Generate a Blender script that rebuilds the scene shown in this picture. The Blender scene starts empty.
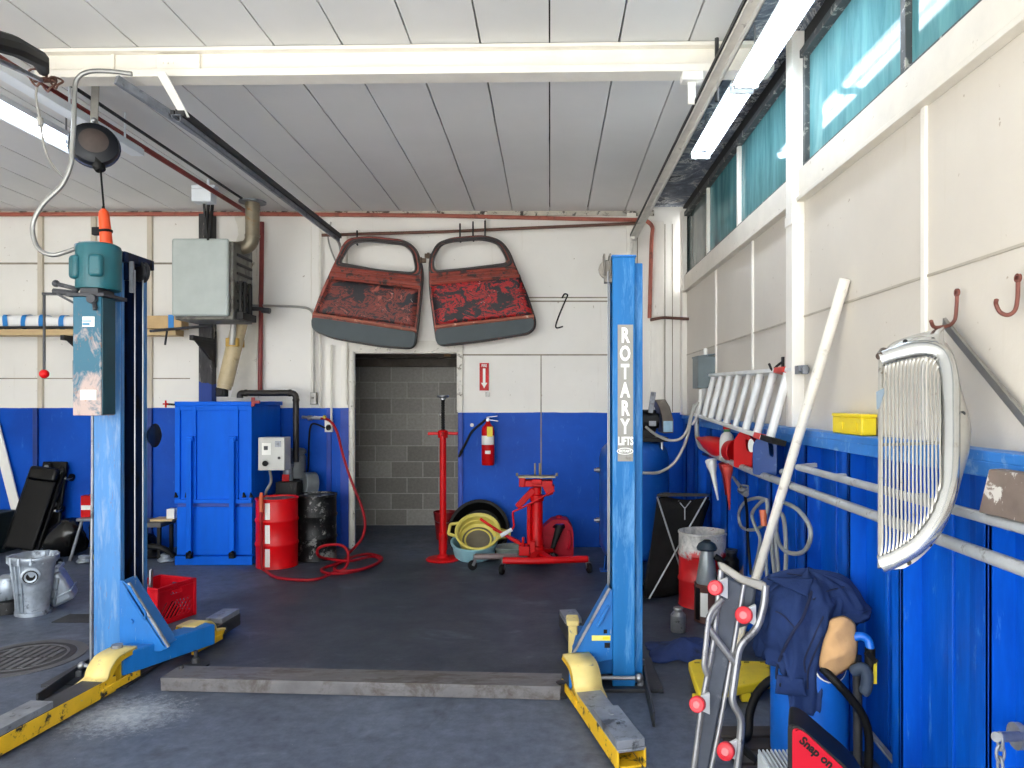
import bpy, bmesh, math, random
from mathutils import Vector as V, Matrix, noise
random.seed(7)
SC = bpy.context.scene
COL = SC.collection
FPX, CX, CY, EYE = 720.0, 550.0, 400.0, 1.6          # focal length, vanishing point (px) and eye height (m)
YB = 7.83                                            # back wall
XR = 1.447                                           # right wall
PI = math.pi
rad = math.radians

def W(px, py, Y):
    return V(((px - CX) * Y / FPX, Y, EYE - (py - CY) * Y / FPX))
def G(px, py, z=0.0):
    Y = FPX * (EYE - z) / (py - CY)
    return V(((px - CX) * Y / FPX, Y, z))
def RW(px, py, X=XR):
    Y = FPX * X / (px - CX)
    return V((X, Y, EYE - (py - CY) * Y / FPX))

# ------------------------------------------------------------------ materials
def lin(c):
    r = []
    for v in c[:3]:
        v = v / 255.0
        r.append(v / 12.92 if v <= 0.04045 else ((v + 0.055) / 1.055) ** 2.4)
    return (r[0], r[1], r[2], 1.0)

class NT:
    def __init__(s, name):
        s.m = bpy.data.materials.new(name); s.m.use_nodes = True
        s.t = s.m.node_tree; s.n = s.t.nodes
        s.b = s.n['Principled BSDF']; s.out = s.n['Material Output']
        s.tc = s.n.new('ShaderNodeTexCoord')
    def link(s, a, b): s.t.links.new(a, b)
    def vec(s, scale=(1, 1, 1), world=False):
        mp = s.n.new('ShaderNodeMapping'); mp.inputs['Scale'].default_value = scale
        if world:
            g = s.n.new('ShaderNodeNewGeometry'); s.link(g.outputs['Position'], mp.inputs['Vector'])
        else:
            s.link(s.tc.outputs['Object'], mp.inputs['Vector'])
        return mp.outputs['Vector']
    def noise(s, scale, detail=4, rough=.6, dist=0, vec=None):
        x = s.n.new('ShaderNodeTexNoise'); x.inputs['Scale'].default_value = scale
        x.inputs['Detail'].default_value = detail; x.inputs['Roughness'].default_value = rough
        x.inputs['Distortion'].default_value = dist
        s.link(vec if vec is not None else s.vec(), x.inputs['Vector'])
        return x.outputs['Fac']
    def ramp(s, fac, stops, const=False):
        r = s.n.new('ShaderNodeValToRGB'); cr = r.color_ramp
        if const: cr.interpolation = 'CONSTANT'
        while len(cr.elements) < len(stops): cr.elements.new(0.5)
        for e, (p, c) in zip(cr.elements, stops):
            e.position = p; e.color = c if len(c) == 4 else lin(c)
        s.link(fac, r.inputs['Fac'])
        return r.outputs['Color']
    def mask(s, fac, lo, hi): return s.ramp(fac, [(lo, (0, 0, 0, 1)), (hi, (1, 1, 1, 1))])
    def mix(s, f, a, b, mode='MIX'):
        x = s.n.new('ShaderNodeMix'); x.data_type = 'RGBA'; x.blend_type = mode
        for i, v in ((0, f), (6, a), (7, b)):
            if hasattr(v, 'is_linked') or hasattr(v, 'links'): s.link(v, x.inputs[i])
            else: x.inputs[i].default_value = v
        return x.outputs[2]
    def bump(s, h, strength=.3, dist=.01):
        b = s.n.new('ShaderNodeBump'); b.inputs['Strength'].default_value = strength
        b.inputs['Distance'].default_value = dist
        s.link(h, b.inputs['Height']); s.link(b.outputs['Normal'], s.b.inputs['Normal'])
    def math(s, op, a, b=0.0):
        x = s.n.new('ShaderNodeMath'); x.operation = op
        for i, v in ((0, a), (1, b)):
            if hasattr(v, 'links'): s.link(v, x.inputs[i])
            else: x.inputs[i].default_value = v
        return x.outputs[0]

def MAT(name, c, rough=.5, metal=0.0, var=.12, vs=6.0, wear=None, wt=(.58, .66), ws=8.0, bump=0.0, bs=40, stretch=(1, 1, 1), coat=0, wear2=None, w2t=(.62, .68), w2s=20, vcol=None, spec=None, wdet=6):
    """painted / metal / plastic surface: base colour, gentle mottling, optional worn patches of the metal or primer below"""
    t = NT(name); b = t.b
    c0 = lin(c); cd = tuple(v * (1 - var * 2) for v in c0[:3]) + (1,); cl = tuple(min(1, v * (1 + var)) for v in c0[:3]) + (1,)
    if vcol: cd = lin(vcol)
    v = t.vec(stretch)
    col = t.ramp(t.noise(vs, 5, .6, 0, v), [(.32, cd), (.68, cl)])
    rg = None
    if wear:
        mk = t.mask(t.noise(ws, wdet, .7, .3, v), *wt)
        col = t.mix(mk, col, lin(wear))
    if wear2:
        mk2 = t.mask(t.noise(w2s, 6, .75, .6, v), *w2t)
        col = t.mix(mk2, col, lin(wear2))
    t.link(col, b.inputs['Base Color'])
    b.inputs['Metallic'].default_value = metal; b.inputs['Roughness'].default_value = rough
    if coat: b.inputs['Coat Weight'].default_value = coat
    if spec is not None: b.inputs['Specular IOR Level'].default_value = spec
    if bump: t.bump(t.noise(bs, 4, .6, 0, v), bump)
    return t.m

def EMIT(name, c, s):
    t = NT(name); t.b.inputs['Base Color'].default_value = lin(c)
    t.b.inputs['Emission Color'].default_value = lin(c); t.b.inputs['Emission Strength'].default_value = s
    return t.m

# ------------------------------------------------------------------ mesh builder
def catmull(pts, n=6, closed=False):
    P = [V(p) for p in pts]; out = []; N = len(P)
    for i in range(N if closed else N - 1):
        if closed: a, b, c, d = P[(i - 1) % N], P[i], P[(i + 1) % N], P[(i + 2) % N]
        else: a, b, c, d = P[max(i - 1, 0)], P[i], P[i + 1], P[min(i + 2, N - 1)]
        for k in range(n):
            t = k / n
            out.append(.5 * ((2 * b) + (c - a) * t + (2 * a - 5 * b + 4 * c - d) * t * t + (3 * b - a - 3 * c + d) * t ** 3))
    if not closed: out.append(P[-1])
    return out

def fillet(pts, r, n=5, closed=False):
    """polyline with rounded corners"""
    P = [V(p) for p in pts]; out = []; N = len(P)
    for i in range(N):
        if not closed and i in (0, N - 1): out.append(P[i]); continue
        a, b, c = P[(i - 1) % N], P[i], P[(i + 1) % N]
        rr = r[i] if isinstance(r, (list, tuple)) else r
        d1, d2 = (a - b), (c - b)
        k = min(rr, d1.length * .49, d2.length * .49)
        if k < 1e-5: out.append(b); continue
        p, q = b + d1.normalized() * k, b + d2.normalized() * k
        for j in range(n + 1):
            t = j / n
            out.append((1 - t) ** 2 * p + 2 * t * (1 - t) * b + t * t * q)
    return out

class MB:
    def __init__(s): s.bm = bmesh.new(); s.mi = 0
    def _faces(s, fs):
        for f in fs:
            if f: f.material_index = s.mi
    def box(s, a, b, M=None, taper=None):
        x0, y0, z0 = a; x1, y1, z1 = b
        co = [(x0, y0, z0), (x1, y0, z0), (x1, y1, z0), (x0, y1, z0), (x0, y0, z1), (x1, y0, z1), (x1, y1, z1), (x0, y1, z1)]
        if taper:
            cx, cy = (x0 + x1) / 2, (y0 + y1) / 2
            co = [c if i < 4 else (cx + (c[0] - cx) * taper, cy + (c[1] - cy) * taper, c[2]) for i, c in enumerate(co)]
        vs = [s.bm.verts.new((M @ V(c)) if M else c) for c in co]
        fs = [s.bm.faces.new([vs[i] for i in q]) for q in ((3, 2, 1, 0), (4, 5, 6, 7), (0, 1, 5, 4), (1, 2, 6, 5), (2, 3, 7, 6), (3, 0, 4, 7))]
        s._faces(fs); return s
    def cbox(s, c, d, M=None):
        return s.box((c[0] - d[0] / 2, c[1] - d[1] / 2, c[2] - d[2] / 2), (c[0] + d[0] / 2, c[1] + d[1] / 2, c[2] + d[2] / 2), M)
    def bar(s, p, q, w, h, up=(0, 0, 1)):
        """rectangular bar from p to q, w across, h along up"""
        p, q = V(p), V(q); d = (q - p); L = d.length; d.normalize()
        u = V(up); x = d.cross(u)
        if x.length < 1e-4: x = d.cross(V((0, 1, 0)))
        x.normalize(); u = x.cross(d).normalized()
        M = Matrix(((x.x, d.x, u.x, p.x), (x.y, d.y, u.y, p.y), (x.z, d.z, u.z, p.z), (0, 0, 0, 1)))
        return s.box((-w / 2, 0, -h / 2), (w / 2, L, h / 2), M)
    def tube(s, pts, r, n=10, cap=True, closed=False):
        P = [V(p) for p in pts]; N = len(P)
        R = r if isinstance(r, (list, tuple)) else [r] * N
        T = []
        for i in range(N):
            if closed: t = P[(i + 1) % N] - P[(i - 1) % N]
            else: t = P[min(i + 1, N - 1)] - P[max(i - 1, 0)]
            if t.length < 1e-9: t = V((0, 0, 1))
            T.append(t.normalized())
        nrm = T[0].orthogonal().normalized(); rings = []
        for i in range(N):
            nrm = nrm - T[i] * nrm.dot(T[i])
            if nrm.length < 1e-6: nrm = T[i].orthogonal()
            nrm.normalize(); bn = T[i].cross(nrm)
            rings.append([s.bm.verts.new(P[i] + (nrm * math.cos(2 * PI * k / n) + bn * math.sin(2 * PI * k / n)) * R[i]) for k in range(n)])
        fs = []
        for i in range(N if closed else N - 1):
            a, b = rings[i], rings[(i + 1) % N]
            off = 0
            if closed and i == N - 1:
                off = min(range(n), key=lambda k: (a[0].co - b[k].co).length)
            for k in range(n):
                fs.append(s.bm.faces.new((a[k], a[(k + 1) % n], b[(k + 1 + off) % n], b[(k + off) % n])))
        if cap and not closed:
            fs.append(s.bm.faces.new(list(reversed(rings[0])))); fs.append(s.bm.faces.new(rings[-1]))
        s._faces(fs); return s
    def cyl(s, p, q, r, r2=None, n=20):
        return s.tube([p, q], [r, r if r2 is None else r2], n)
    def lathe(s, prof, M=None, n=28, a0=0, a1=2 * PI):
        """profile [(r, z)...] spun round local z"""
        full = abs(a1 - a0 - 2 * PI) < 1e-6
        K = n if full else n + 1
        rings = []
        for r, z in prof:
            if r < 1e-6:
                v = s.bm.verts.new((M @ V((0, 0, z))) if M else (0, 0, z)); rings.append([v] * K)
            else:
                ring = []
                for k in range(K):
                    a = a0 + (a1 - a0) * k / n
                    c = V((r * math.cos(a), r * math.sin(a), z)); ring.append(s.bm.verts.new((M @ c) if M else c))
                rings.append(ring)
        fs = []
        for a, b in zip(rings, rings[1:]):
            for k in range(n):
                q = [a[k % K], a[(k + 1) % K], b[(k + 1) % K], b[k % K]]
                u = []
                for v in q:
                    if v not in u: u.append(v)
                if len(u) >= 3:
                    try: fs.append(s.bm.faces.new(u))
                    except ValueError: pass
        s._faces(fs); return s
    def ball(s, c, r, n=14, sc=(1, 1, 1)):
        M = Matrix.Translation(c) @ Matrix.Diagonal((sc[0], sc[1], sc[2], 1))
        m = max(6, n // 2)
        return s.lathe([(r * math.sin(PI * i / m), -r * math.cos(PI * i / m)) for i in range(m + 1)], M, n)
    def plate(s, loops, thick, f):
        """flat shape with holes: loops of 2-D points, f maps (u, v, w) to 3-D, thickness along w"""
        allb = []
        for lp in loops:
            lo = [s.bm.verts.new(f(p[0], p[1], 0)) for p in lp]
            hi = [s.bm.verts.new(f(p[0], p[1], thick)) for p in lp]
            allb.append((lo, hi))
        fs = []
        for k in (0, 1):
            ed = []
            for pair in allb:
                vs = pair[k]
                for i in range(len(vs)):
                    e = s.bm.edges.get((vs[i], vs[(i + 1) % len(vs)])) or s.bm.edges.new((vs[i], vs[(i + 1) % len(vs)]))
                    ed.append(e)
            r = bmesh.ops.triangle_fill(s.bm, use_beauty=True, use_dissolve=False, edges=ed)
            fs += [g for g in r['geom'] if isinstance(g, bmesh.types.BMFace)]
        for lo, hi in allb:
            N = len(lo)
            for i in range(N):
                fs.append(s.bm.faces.new((lo[i], lo[(i + 1) % N], hi[(i + 1) % N], hi[i])))
        s._faces(fs); return s
    def prism(s, poly, vec):
        """3-D polygon pushed along vec"""
        vec = V(vec)
        lo = [s.bm.verts.new(p) for p in poly]; hi = [s.bm.verts.new(V(p) + vec) for p in poly]
        N = len(lo)
        fs = [s.bm.faces.new(list(reversed(lo))), s.bm.faces.new(hi)]
        for i in range(N): fs.append(s.bm.faces.new((lo[i], lo[(i + 1) % N], hi[(i + 1) % N], hi[i])))
        s._faces(fs); return s
    def grid(s, nu, nv, f, closed=False):
        vs = [[s.bm.verts.new(f(i / (nu if closed else nu - 1), j / (nv - 1))) for j in range(nv)] for i in range(nu)]
        fs = []
        for i in range(nu if closed else nu - 1):
            for j in range(nv - 1):
                a, b = vs[i], vs[(i + 1) % nu]
                fs.append(s.bm.faces.new((a[j], b[j], b[j + 1], a[j + 1])))
        s._faces(fs); return s
    def text(s, body, M, size=1.0, sx=1.0, depth=.002, bold=0.0, align='CENTER'):
        cu = bpy.data.curves.new('lettering', 'FONT'); cu.body = body; cu.size = size
        cu.align_x = align; cu.align_y = 'CENTER'; cu.extrude = depth / 2; cu.offset = bold; cu.resolution_u = 3
        ob = bpy.data.objects.new('lettering', cu); COL.objects.link(ob)
        dg = bpy.context.evaluated_depsgraph_get()
        me = bpy.data.meshes.new_from_object(ob.evaluated_get(dg))
        bpy.data.objects.remove(ob); bpy.data.curves.remove(cu)
        me.transform(M @ Matrix.Diagonal((sx, 1, 1, 1)))
        nf = len(s.bm.faces)
        s.bm.from_mesh(me); s.bm.faces.ensure_lookup_table()
        s._faces(s.bm.faces[nf:]); bpy.data.meshes.remove(me)
        return s
    def apply(s, M):
        bmesh.ops.transform(s.bm, matrix=M, verts=s.bm.verts); return s
    def jitter(s, amp, scale=5.0, seed=0):
        for v in s.bm.verts:
            n = noise.noise_vector(v.co * scale + V((seed * 7.3, seed * 3.1, seed)))
            v.co += n * amp
        return s
    def build(s, name, mats, parent=None, bevel=0.0, smooth=35, solid=0, sub=0, kind=None, local=False, base=None, seg=2):
        bmesh.ops.recalc_face_normals(s.bm, faces=s.bm.faces)
        me = bpy.data.meshes.new(name); 
        o = bpy.data.objects.new(name, me)
        if parent is not None:
            M = WM.get(parent.name)
            if M is not None and not local: bmesh.ops.transform(s.bm, matrix=M.inverted(), verts=s.bm.verts)
            if M is not None: WM[o.name] = M
            o.parent = parent
        else:
            if base is None:
                xs = [v.co for v in s.bm.verts]
                base = V(((min(c.x for c in xs) + max(c.x for c in xs)) / 2, (min(c.y for c in xs) + max(c.y for c in xs)) / 2, min(c.z for c in xs)))
            M = Matrix.Translation(base); bmesh.ops.transform(s.bm, matrix=M.inverted(), verts=s.bm.verts)
            o.location = base; WM[o.name] = M
        s.bm.to_mesh(me); s.bm.free()
        for m in (mats if isinstance(mats, (list, tuple)) else [mats]): me.materials.append(m)
        COL.objects.link(o)
        if solid:
            md = o.modifiers.new('thickness', 'SOLIDIFY'); md.thickness = solid; md.offset = 0
        if bevel:
            md = o.modifiers.new('bevel', 'BEVEL'); md.width = bevel; md.segments = seg; md.limit_method = 'ANGLE'; md.angle_limit = rad(40)
        if sub:
            md = o.modifiers.new('smooth', 'SUBSURF'); md.levels = sub; md.render_levels = sub
        if smooth:
            me.shade_smooth()
            if smooth < 180 and not sub: me.set_sharp_from_angle(angle=rad(smooth))
        if kind: o['kind'] = kind
        return o

WM = {}
def tag(o, label, cat, group=None, kind=None):
    o['label'] = label; o['category'] = cat
    if group: o['group'] = group
    if kind: o['kind'] = kind
    return o
def thing(name, label, cat, loc=(0, 0, 0), rot=(0, 0, 0), group=None):
    o = bpy.data.objects.new(name, None); COL.objects.link(o)
    o.location = loc; o.rotation_euler = rot; o.empty_display_size = .1
    from mathutils import Euler
    WM[o.name] = Matrix.Translation(loc) @ Euler(rot).to_matrix().to_4x4()
    return tag(o, label, cat, group)
def copy_tree(o, parent=None):
    c = o.copy(); COL.objects.link(c); c.parent = parent
    for ch in list(o.children): copy_tree(ch, c)
    return c
def struct(mb, name, mats, bevel=0, smooth=35, label=None, parent=None, **k):
    o = mb.build(name, mats, parent, bevel, smooth, kind='structure' if parent is None else None, **k)
    if parent is None: o['label'] = label or name.replace('_', ' '); o['category'] = name.split('_')[0]
    return o
def Mrot(loc, rx=0, ry=0, rz=0):
    from mathutils import Euler
    return Matrix.Translation(loc) @ Euler((rx, ry, rz)).to_matrix().to_4x4()
def frame(o, x, y):
    """matrix whose local x, y run along the given world directions, z = x cross y, at o"""
    x = V(x).normalized(); z = x.cross(V(y)).normalized(); y = z.cross(x)
    return Matrix(((x.x, y.x, z.x, o[0]), (x.y, y.y, z.y, o[1]), (x.z, y.z, z.z, o[2]), (0, 0, 0, 1)))
# ================================================================== materials of the room
def wall_mat(name, zline, white=(240, 237, 231), blue=(0, 84, 196), bluedark=(0, 68, 170)):
    """two coats of paint: white above the line, blue below"""
    t = NT(name); g = t.n.new('ShaderNodeNewGeometry'); sp = t.n.new('ShaderNodeSeparateXYZ')
    t.link(g.outputs['Position'], sp.inputs[0])
    wob = t.math('MULTIPLY', t.noise(3, 3, .5, 0, t.vec((1, 1, 1), True)), .02)
    z = t.math('ADD', sp.outputs['Z'], wob)
    step = t.math('GREATER_THAN', z, zline + .01)
    vw = t.vec((1, 1, 1), True)
    wcol = t.ramp(t.noise(1.2, 5, .6, .4, vw), [(.3, tuple(int(v * .965) for v in white)), (.7, white)])
    streak = t.mask(t.noise(2.2, 6, .7, .2, t.vec((7, 7, .5), True)), .62, .80)
    wcol = t.mix(t.math('MULTIPLY', streak, .35), wcol, lin((196, 186, 168)))
    spots = t.mask(t.noise(26, 3, .5, 0, vw), .735, .76)
    wcol = t.mix(t.math('MULTIPLY', spots, .6), wcol, lin((150, 132, 108)))
    bcol = t.ramp(t.noise(1.6, 5, .6, .4, vw), [(.3, bluedark), (.7, blue)])
    scuff = t.mask(t.noise(7, 8, .8, .6, t.vec((2.5, 2.5, .8), True)), .58, .70)
    bcol = t.mix(t.math('MULTIPLY', scuff, .5), bcol, lin((60, 128, 214)))
    t.link(t.mix(step, bcol, wcol), t.b.inputs['Base Color'])
    t.b.inputs['Roughness'].default_value = .5; t.b.inputs['Specular IOR Level'].default_value = .22
    t.bump(t.noise(30, 4, .6, 0, vw), .12)
    return t.m

M_wall = wall_mat('two_tone_wall_paint', 1.513)
M_wallR = wall_mat('two_tone_wall_paint_right_of_doorway', 1.464)
M_white = MAT('white_trim_paint', (238, 234, 226), .45, var=.03, wear=(176, 164, 142), wt=(.66, .76), ws=7, stretch=(3, 3, .6))
M_whiteside = MAT('white_steel_panel', (236, 230, 219), .45, var=.02, vs=2, wear=(205, 195, 176), wt=(.62, .85), ws=2.5, stretch=(4, 4, .4))
M_beam = MAT('cream_beam_paint', (236, 231, 221), .45, var=.03, wear=(190, 176, 150), wt=(.68, .78), ws=6)
M_joint = MAT('grey_joint_strip', (178, 170, 156), .6, var=.1)
M_seam = MAT('dark_seam', (60, 56, 52), .8)
M_bluewall = MAT('blue_steel_siding', (2, 88, 196), .45, spec=.25, var=.10, vs=2.2, vcol=(0, 68, 168), wear=(60, 128, 210), wt=(.60, .72), ws=5, stretch=(4, 4, .8), wear2=(150, 172, 205), w2t=(.735, .76), w2s=14, bump=.08)
M_blueledge = MAT('worn_light_blue_ledge', (52, 124, 204), .45, var=.1, wear=(130, 168, 214), wt=(.55, .66), ws=9, wear2=(214, 214, 208), w2t=(.68, .72), w2s=16)
M_darkchar = MAT('charred_black_steel', (34, 32, 32), .7, var=.2, wear=(92, 88, 84), wt=(.62, .7), ws=7, stretch=(3, 3, .8))

# ceiling boards
t = NT('grey_ceiling_boards')
t.link(t.ramp(t.noise(.9, 4, .6, .3, t.vec((1, 1, 1), True)), [(.3, (218, 218, 217)), (.7, (228, 227, 226))]), t.b.inputs['Base Color'])
t.b.inputs['Roughness'].default_value = .6
M_ceil = t.m
M_gap = MAT('black_ceiling_gap', (26, 25, 25), .9)
t = NT('peeling_dark_deck')
n1 = t.noise(3.2, 7, .72, 1.2, t.vec((1, .7, 1), True))
c1 = t.ramp(n1, [(.30, (74, 80, 94)), (.47, (112, 120, 136)), (.53, (150, 156, 166)), (.55, (222, 224, 226)), (.58, (60, 64, 74)), (.68, (136, 142, 154))])
t.link(c1, t.b.inputs['Base Color']); t.b.inputs['Roughness'].default_value = .8; t.bump(n1, .5, .02)
M_deck = t.m

# floor: oil-darkened concrete
t = NT('oil_stained_concrete')
vw = t.vec((1, 1, 1), True)
base = t.ramp(t.noise(.55, 5, .6, .5, vw), [(.30, (60, 70, 90)), (.70, (92, 104, 126))])
fine = t.ramp(t.noise(14, 6, .7, 0, vw), [(.30, (44, 50, 62)), (.72, (116, 124, 140))])
col = t.mix(.45, base, fine)
g = t.n.new('ShaderNodeNewGeometry'); sp = t.n.new('ShaderNodeSeparateXYZ'); t.link(g.outputs['Position'], sp.inputs[0])
# the working bay between the posts is soaked with oil
def band(v, a, b, c, d):
    m = t.n.new('ShaderNodeMapRange'); m.interpolation_type = 'SMOOTHSTEP'
    m.inputs[1].default_value = a; m.inputs[2].default_value = b; t.link(v, m.inputs[0])
    m2 = t.n.new('ShaderNodeMapRange'); m2.interpolation_type = 'SMOOTHSTEP'
    m2.inputs[1].default_value = d; m2.inputs[2].default_value = c; t.link(v, m2.inputs[0])
    return t.math('MULTIPLY', m.outputs[0], m2.outputs[0])
wob = t.math('MULTIPLY', t.math('SUBTRACT', t.noise(1.1, 4, .6, 0, vw), .5), 1.6)
bx = band(t.math('ADD', sp.outputs['X'], wob), -2.9, -2.1, 1.2, 1.6)
by = band(t.math('ADD', sp.outputs['Y'], wob), 3.6, 4.4, 7.0, 7.8)
oil = t.math('MULTIPLY', t.math('MULTIPLY', bx, by), .72)
col = t.mix(oil, col, lin((38, 43, 53)))
spots = t.mask(t.noise(2.6, 6, .7, .8, vw), .57, .70)
col = t.mix(t.math('MULTIPLY', spots, .5), col, lin((40, 45, 56)))
pale = t.mask(t.noise(1.7, 5, .65, .8, t.vec((1, 1.6, 1), True)), .60, .76)
col = t.mix(t.math('MULTIPLY', pale, .45), col, lin((126, 134, 150)))
fleck = t.mask(t.noise(95, 2, .5, 0, vw), .73, .77)
col = t.mix(t.math('MULTIPLY', fleck, .5), col, lin((170, 172, 176)))
# absorbent powder spilled beside the post
vm = t.n.new('ShaderNodeVectorMath'); vm.operation = 'SUBTRACT'; t.link(g.outputs['Position'], vm.inputs[0]); vm.inputs[1].default_value = (-2.16, 3.66, 0)
vm2 = t.n.new('ShaderNodeVectorMath'); vm2.operation = 'MULTIPLY'; t.link(vm.outputs[0], vm2.inputs[0]); vm2.inputs[1].default_value = (2.6, 3.4, 1)
ln = t.n.new('ShaderNodeVectorMath'); ln.operation = 'LENGTH'; t.link(vm2.outputs[0], ln.inputs[0])
pm = t.math('SUBTRACT', 1.25, ln.outputs['Value'])
pn = t.mask(t.math('ADD', t.math('MULTIPLY', pm, .26), t.math('MULTIPLY', t.noise(26, 9, .85, .3, vw), .8)), .50, .74)
col = t.mix(t.math('MULTIPLY', pn, .62), col, lin((196, 204, 214)))
# unseen floor by the door coloured paler, added to bounce light onto the ceiling
edge = t.n.new('ShaderNodeMapRange'); edge.interpolation_type = 'SMOOTHSTEP'; edge.inputs[1].default_value = 2.9; edge.inputs[2].default_value = 2.2
t.link(t.math('ADD', sp.outputs['Y'], t.math('MULTIPLY', wob, .25)), edge.inputs[0])
col = t.mix(edge.outputs[0], col, lin((172, 172, 170)))
t.link(col, t.b.inputs['Base Color'])
t.link(t.ramp(t.noise(2.2, 5, .6, .3, vw), [(.3, (.42, .42, .42, 1)), (.7, (.68, .68, .68, 1))]), t.b.inputs['Roughness'])
t.bump(t.noise(24, 6, .65, 0, vw), .22)
M_floor = t.m

# concrete block
t = NT('grey_concrete_block')
br = t.n.new('ShaderNodeTexBrick'); br.inputs['Scale'].default_value = 1.0
br.inputs['Brick Width'].default_value = .406; br.inputs['Row Height'].default_value = .203; br.inputs['Mortar Size'].default_value = .006
br.inputs['Color1'].default_value = lin((140, 136, 130)); br.inputs['Color2'].default_value = lin((176, 172, 165)); br.inputs['Mortar'].default_value = lin((190, 186, 178))
br.inputs['Bias'].default_value = -.1
mp = t.n.new('ShaderNodeMapping'); mp.inputs['Rotation'].default_value = (rad(-90), 0, 0)
t.link(t.n.new('ShaderNodeNewGeometry').outputs['Position'], mp.inputs['Vector']); t.link(mp.outputs[0], br.inputs['Vector'])
gr = t.ramp(t.noise(30, 5, .7, 0, t.vec((1, 1, 1), True)), [(.3, (.72, .72, .72, 1)), (.7, (1, 1, 1, 1))])
t.link(t.mix(1.0, br.outputs['Color'], gr, 'MULTIPLY'), t.b.inputs['Base Color']); t.b.inputs['Roughness'].default_value = .9
t.bump(br.outputs['Fac'], -.5, .01)
M_cmu = t.m

# old obscured window glass, weather stained
def pane_mat(name, c, c2, streakc, tr=.55):
    t = NT(name)
    v = t.vec((5, 5, .8), True)
    col = t.ramp(t.noise(1.6, 6, .65, .6, v), [(.34, c2), (.62, c)])
    st = t.mask(t.noise(5, 7, .75, .4, t.vec((6, 6, .45), True)), .60, .74)
    col = t.mix(t.math('MULTIPLY', st, .5), col, lin(streakc))
    t.link(col, t.b.inputs['Base Color']); t.b.inputs['Roughness'].default_value = .06; t.b.inputs['Specular IOR Level'].default_value = .25
    tl = t.n.new('ShaderNodeBsdfTranslucent'); t.link(col, tl.inputs['Color'])
    ms = t.n.new('ShaderNodeMixShader'); ms.inputs[0].default_value = tr
    t.link(t.b.outputs[0], ms.inputs[1]); t.link(tl.outputs[0], ms.inputs[2]); t.link(ms.outputs[0], t.out.inputs['Surface'])
    return t.m
M_pane = pane_mat('aqua_obscured_glass', (124, 172, 176), (92, 140, 146), (164, 200, 202), .36)
M_pane2 = pane_mat('stained_teal_glass', (100, 148, 151), (68, 112, 117), (40, 66, 74), .30)
M_pane3 = pane_mat('grimy_grey_glass', (104, 116, 114), (78, 90, 90), (60, 72, 72), .2)
M_darkframe = MAT('dark_window_steel', (72, 76, 78), .6, var=.15, wear=(170, 168, 160), wt=(.56, .64), ws=14)

# ================================================================== shell
ZC = lambda y: 3.65 + .011 * (YB - y)
YF, XL = -2.2, -7.6
def wallbox(name, mats, a, b): return struct(MB().box(a, b), name, mats, smooth=0)

struct(MB().box((XL - .15, YF, -.15), (XR + .15, 9.4, 0)), 'floor', M_floor, smooth=0, label='dark oil-stained concrete shop floor')
apron = MAT('pale_concrete_apron', (176, 174, 168), .85, var=.06, vs=1.5)
struct(MB().box((-30, -26, -.2), (30, YF, -.02)), 'ground', apron, smooth=0, label='pale concrete apron outside')

DX0, DX1, DZ = (352.5 - 550) / 91.95, (458 - 550) / 91.95, 2.122
mb = MB().box((XL, YB, 0), (DX0, YB + .12, 3.9)).box((DX0, YB, DZ), (DX1, YB + .12, 3.9))
struct(mb, 'wall_back', M_wall, smooth=0, label='white and blue painted back wall')
struct(MB().box((DX1, YB, 0), (XR + .12, YB + .12, 3.9)), 'wall_back_beside_doorway', M_wallR, smooth=0, label='white and blue painted wall beside the doorway')
# side wall, upper white sheet panels below the windows
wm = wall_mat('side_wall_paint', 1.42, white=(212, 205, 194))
struct(MB().box((XR, .3, 0), (XR + .12, YB, 2.80)), 'wall_right', wm, smooth=0, label='white and blue steel side wall')
struct(MB().box((XR, .3, 3.585), (XR + .12, YB, 3.9)), 'wall_right_head', M_darkchar, smooth=0, label='dark header above the side windows')
struct(MB().box((XL - .12, YF, 0), (XL, YB + .12, 4.0)), 'wall_left', M_white, smooth=0)
# unseen front wall with two open doors, added to block light on side wall
mb = MB(); mb.box((.95, YF - .15, 0), (XR + .12, YF, 3.9)); mb.box((-3.0, YF - .15, 0), (-2.55, YF, 3.9)); mb.box((XL, YF - .15, 0), (XL + .5, YF, 3.9)); mb.box((XL, YF - .15, 3.45), (XR + .12, YF, 3.9)); mb.box((XR, YF - .15, 0), (XR + .12, .3, 3.9))
struct(mb, 'wall_front_blocker', M_white, smooth=0, label='unseen white front wall added to block light, with two open overhead doorways')
# store room behind the doorway
AX0, AX1, AY = DX0 - .75, DX1 + .5, 9.2
struct(MB().box((AX0 - .1, AY, 0), (AX1 + .1, AY + .1, 2.6)), 'wall_alcove', M_cmu, smooth=0, label='grey concrete block wall behind the doorway')
struct(MB().box((AX0 - .1, YB + .12, 0), (AX0, AY, 2.6)), 'wall_alcove_side', M_cmu, smooth=0)
struct(MB().box((AX1, YB + .12, 0), (AX1 + .1, AY, 2.6)), 'wall_alcove_far_side', M_cmu, smooth=0)
struct(MB().box((AX0 - .1, YB + .12, 2.45), (AX1 + .1, AY + .1, 2.6)), 'ceiling_alcove', M_darkchar, smooth=0)

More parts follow.
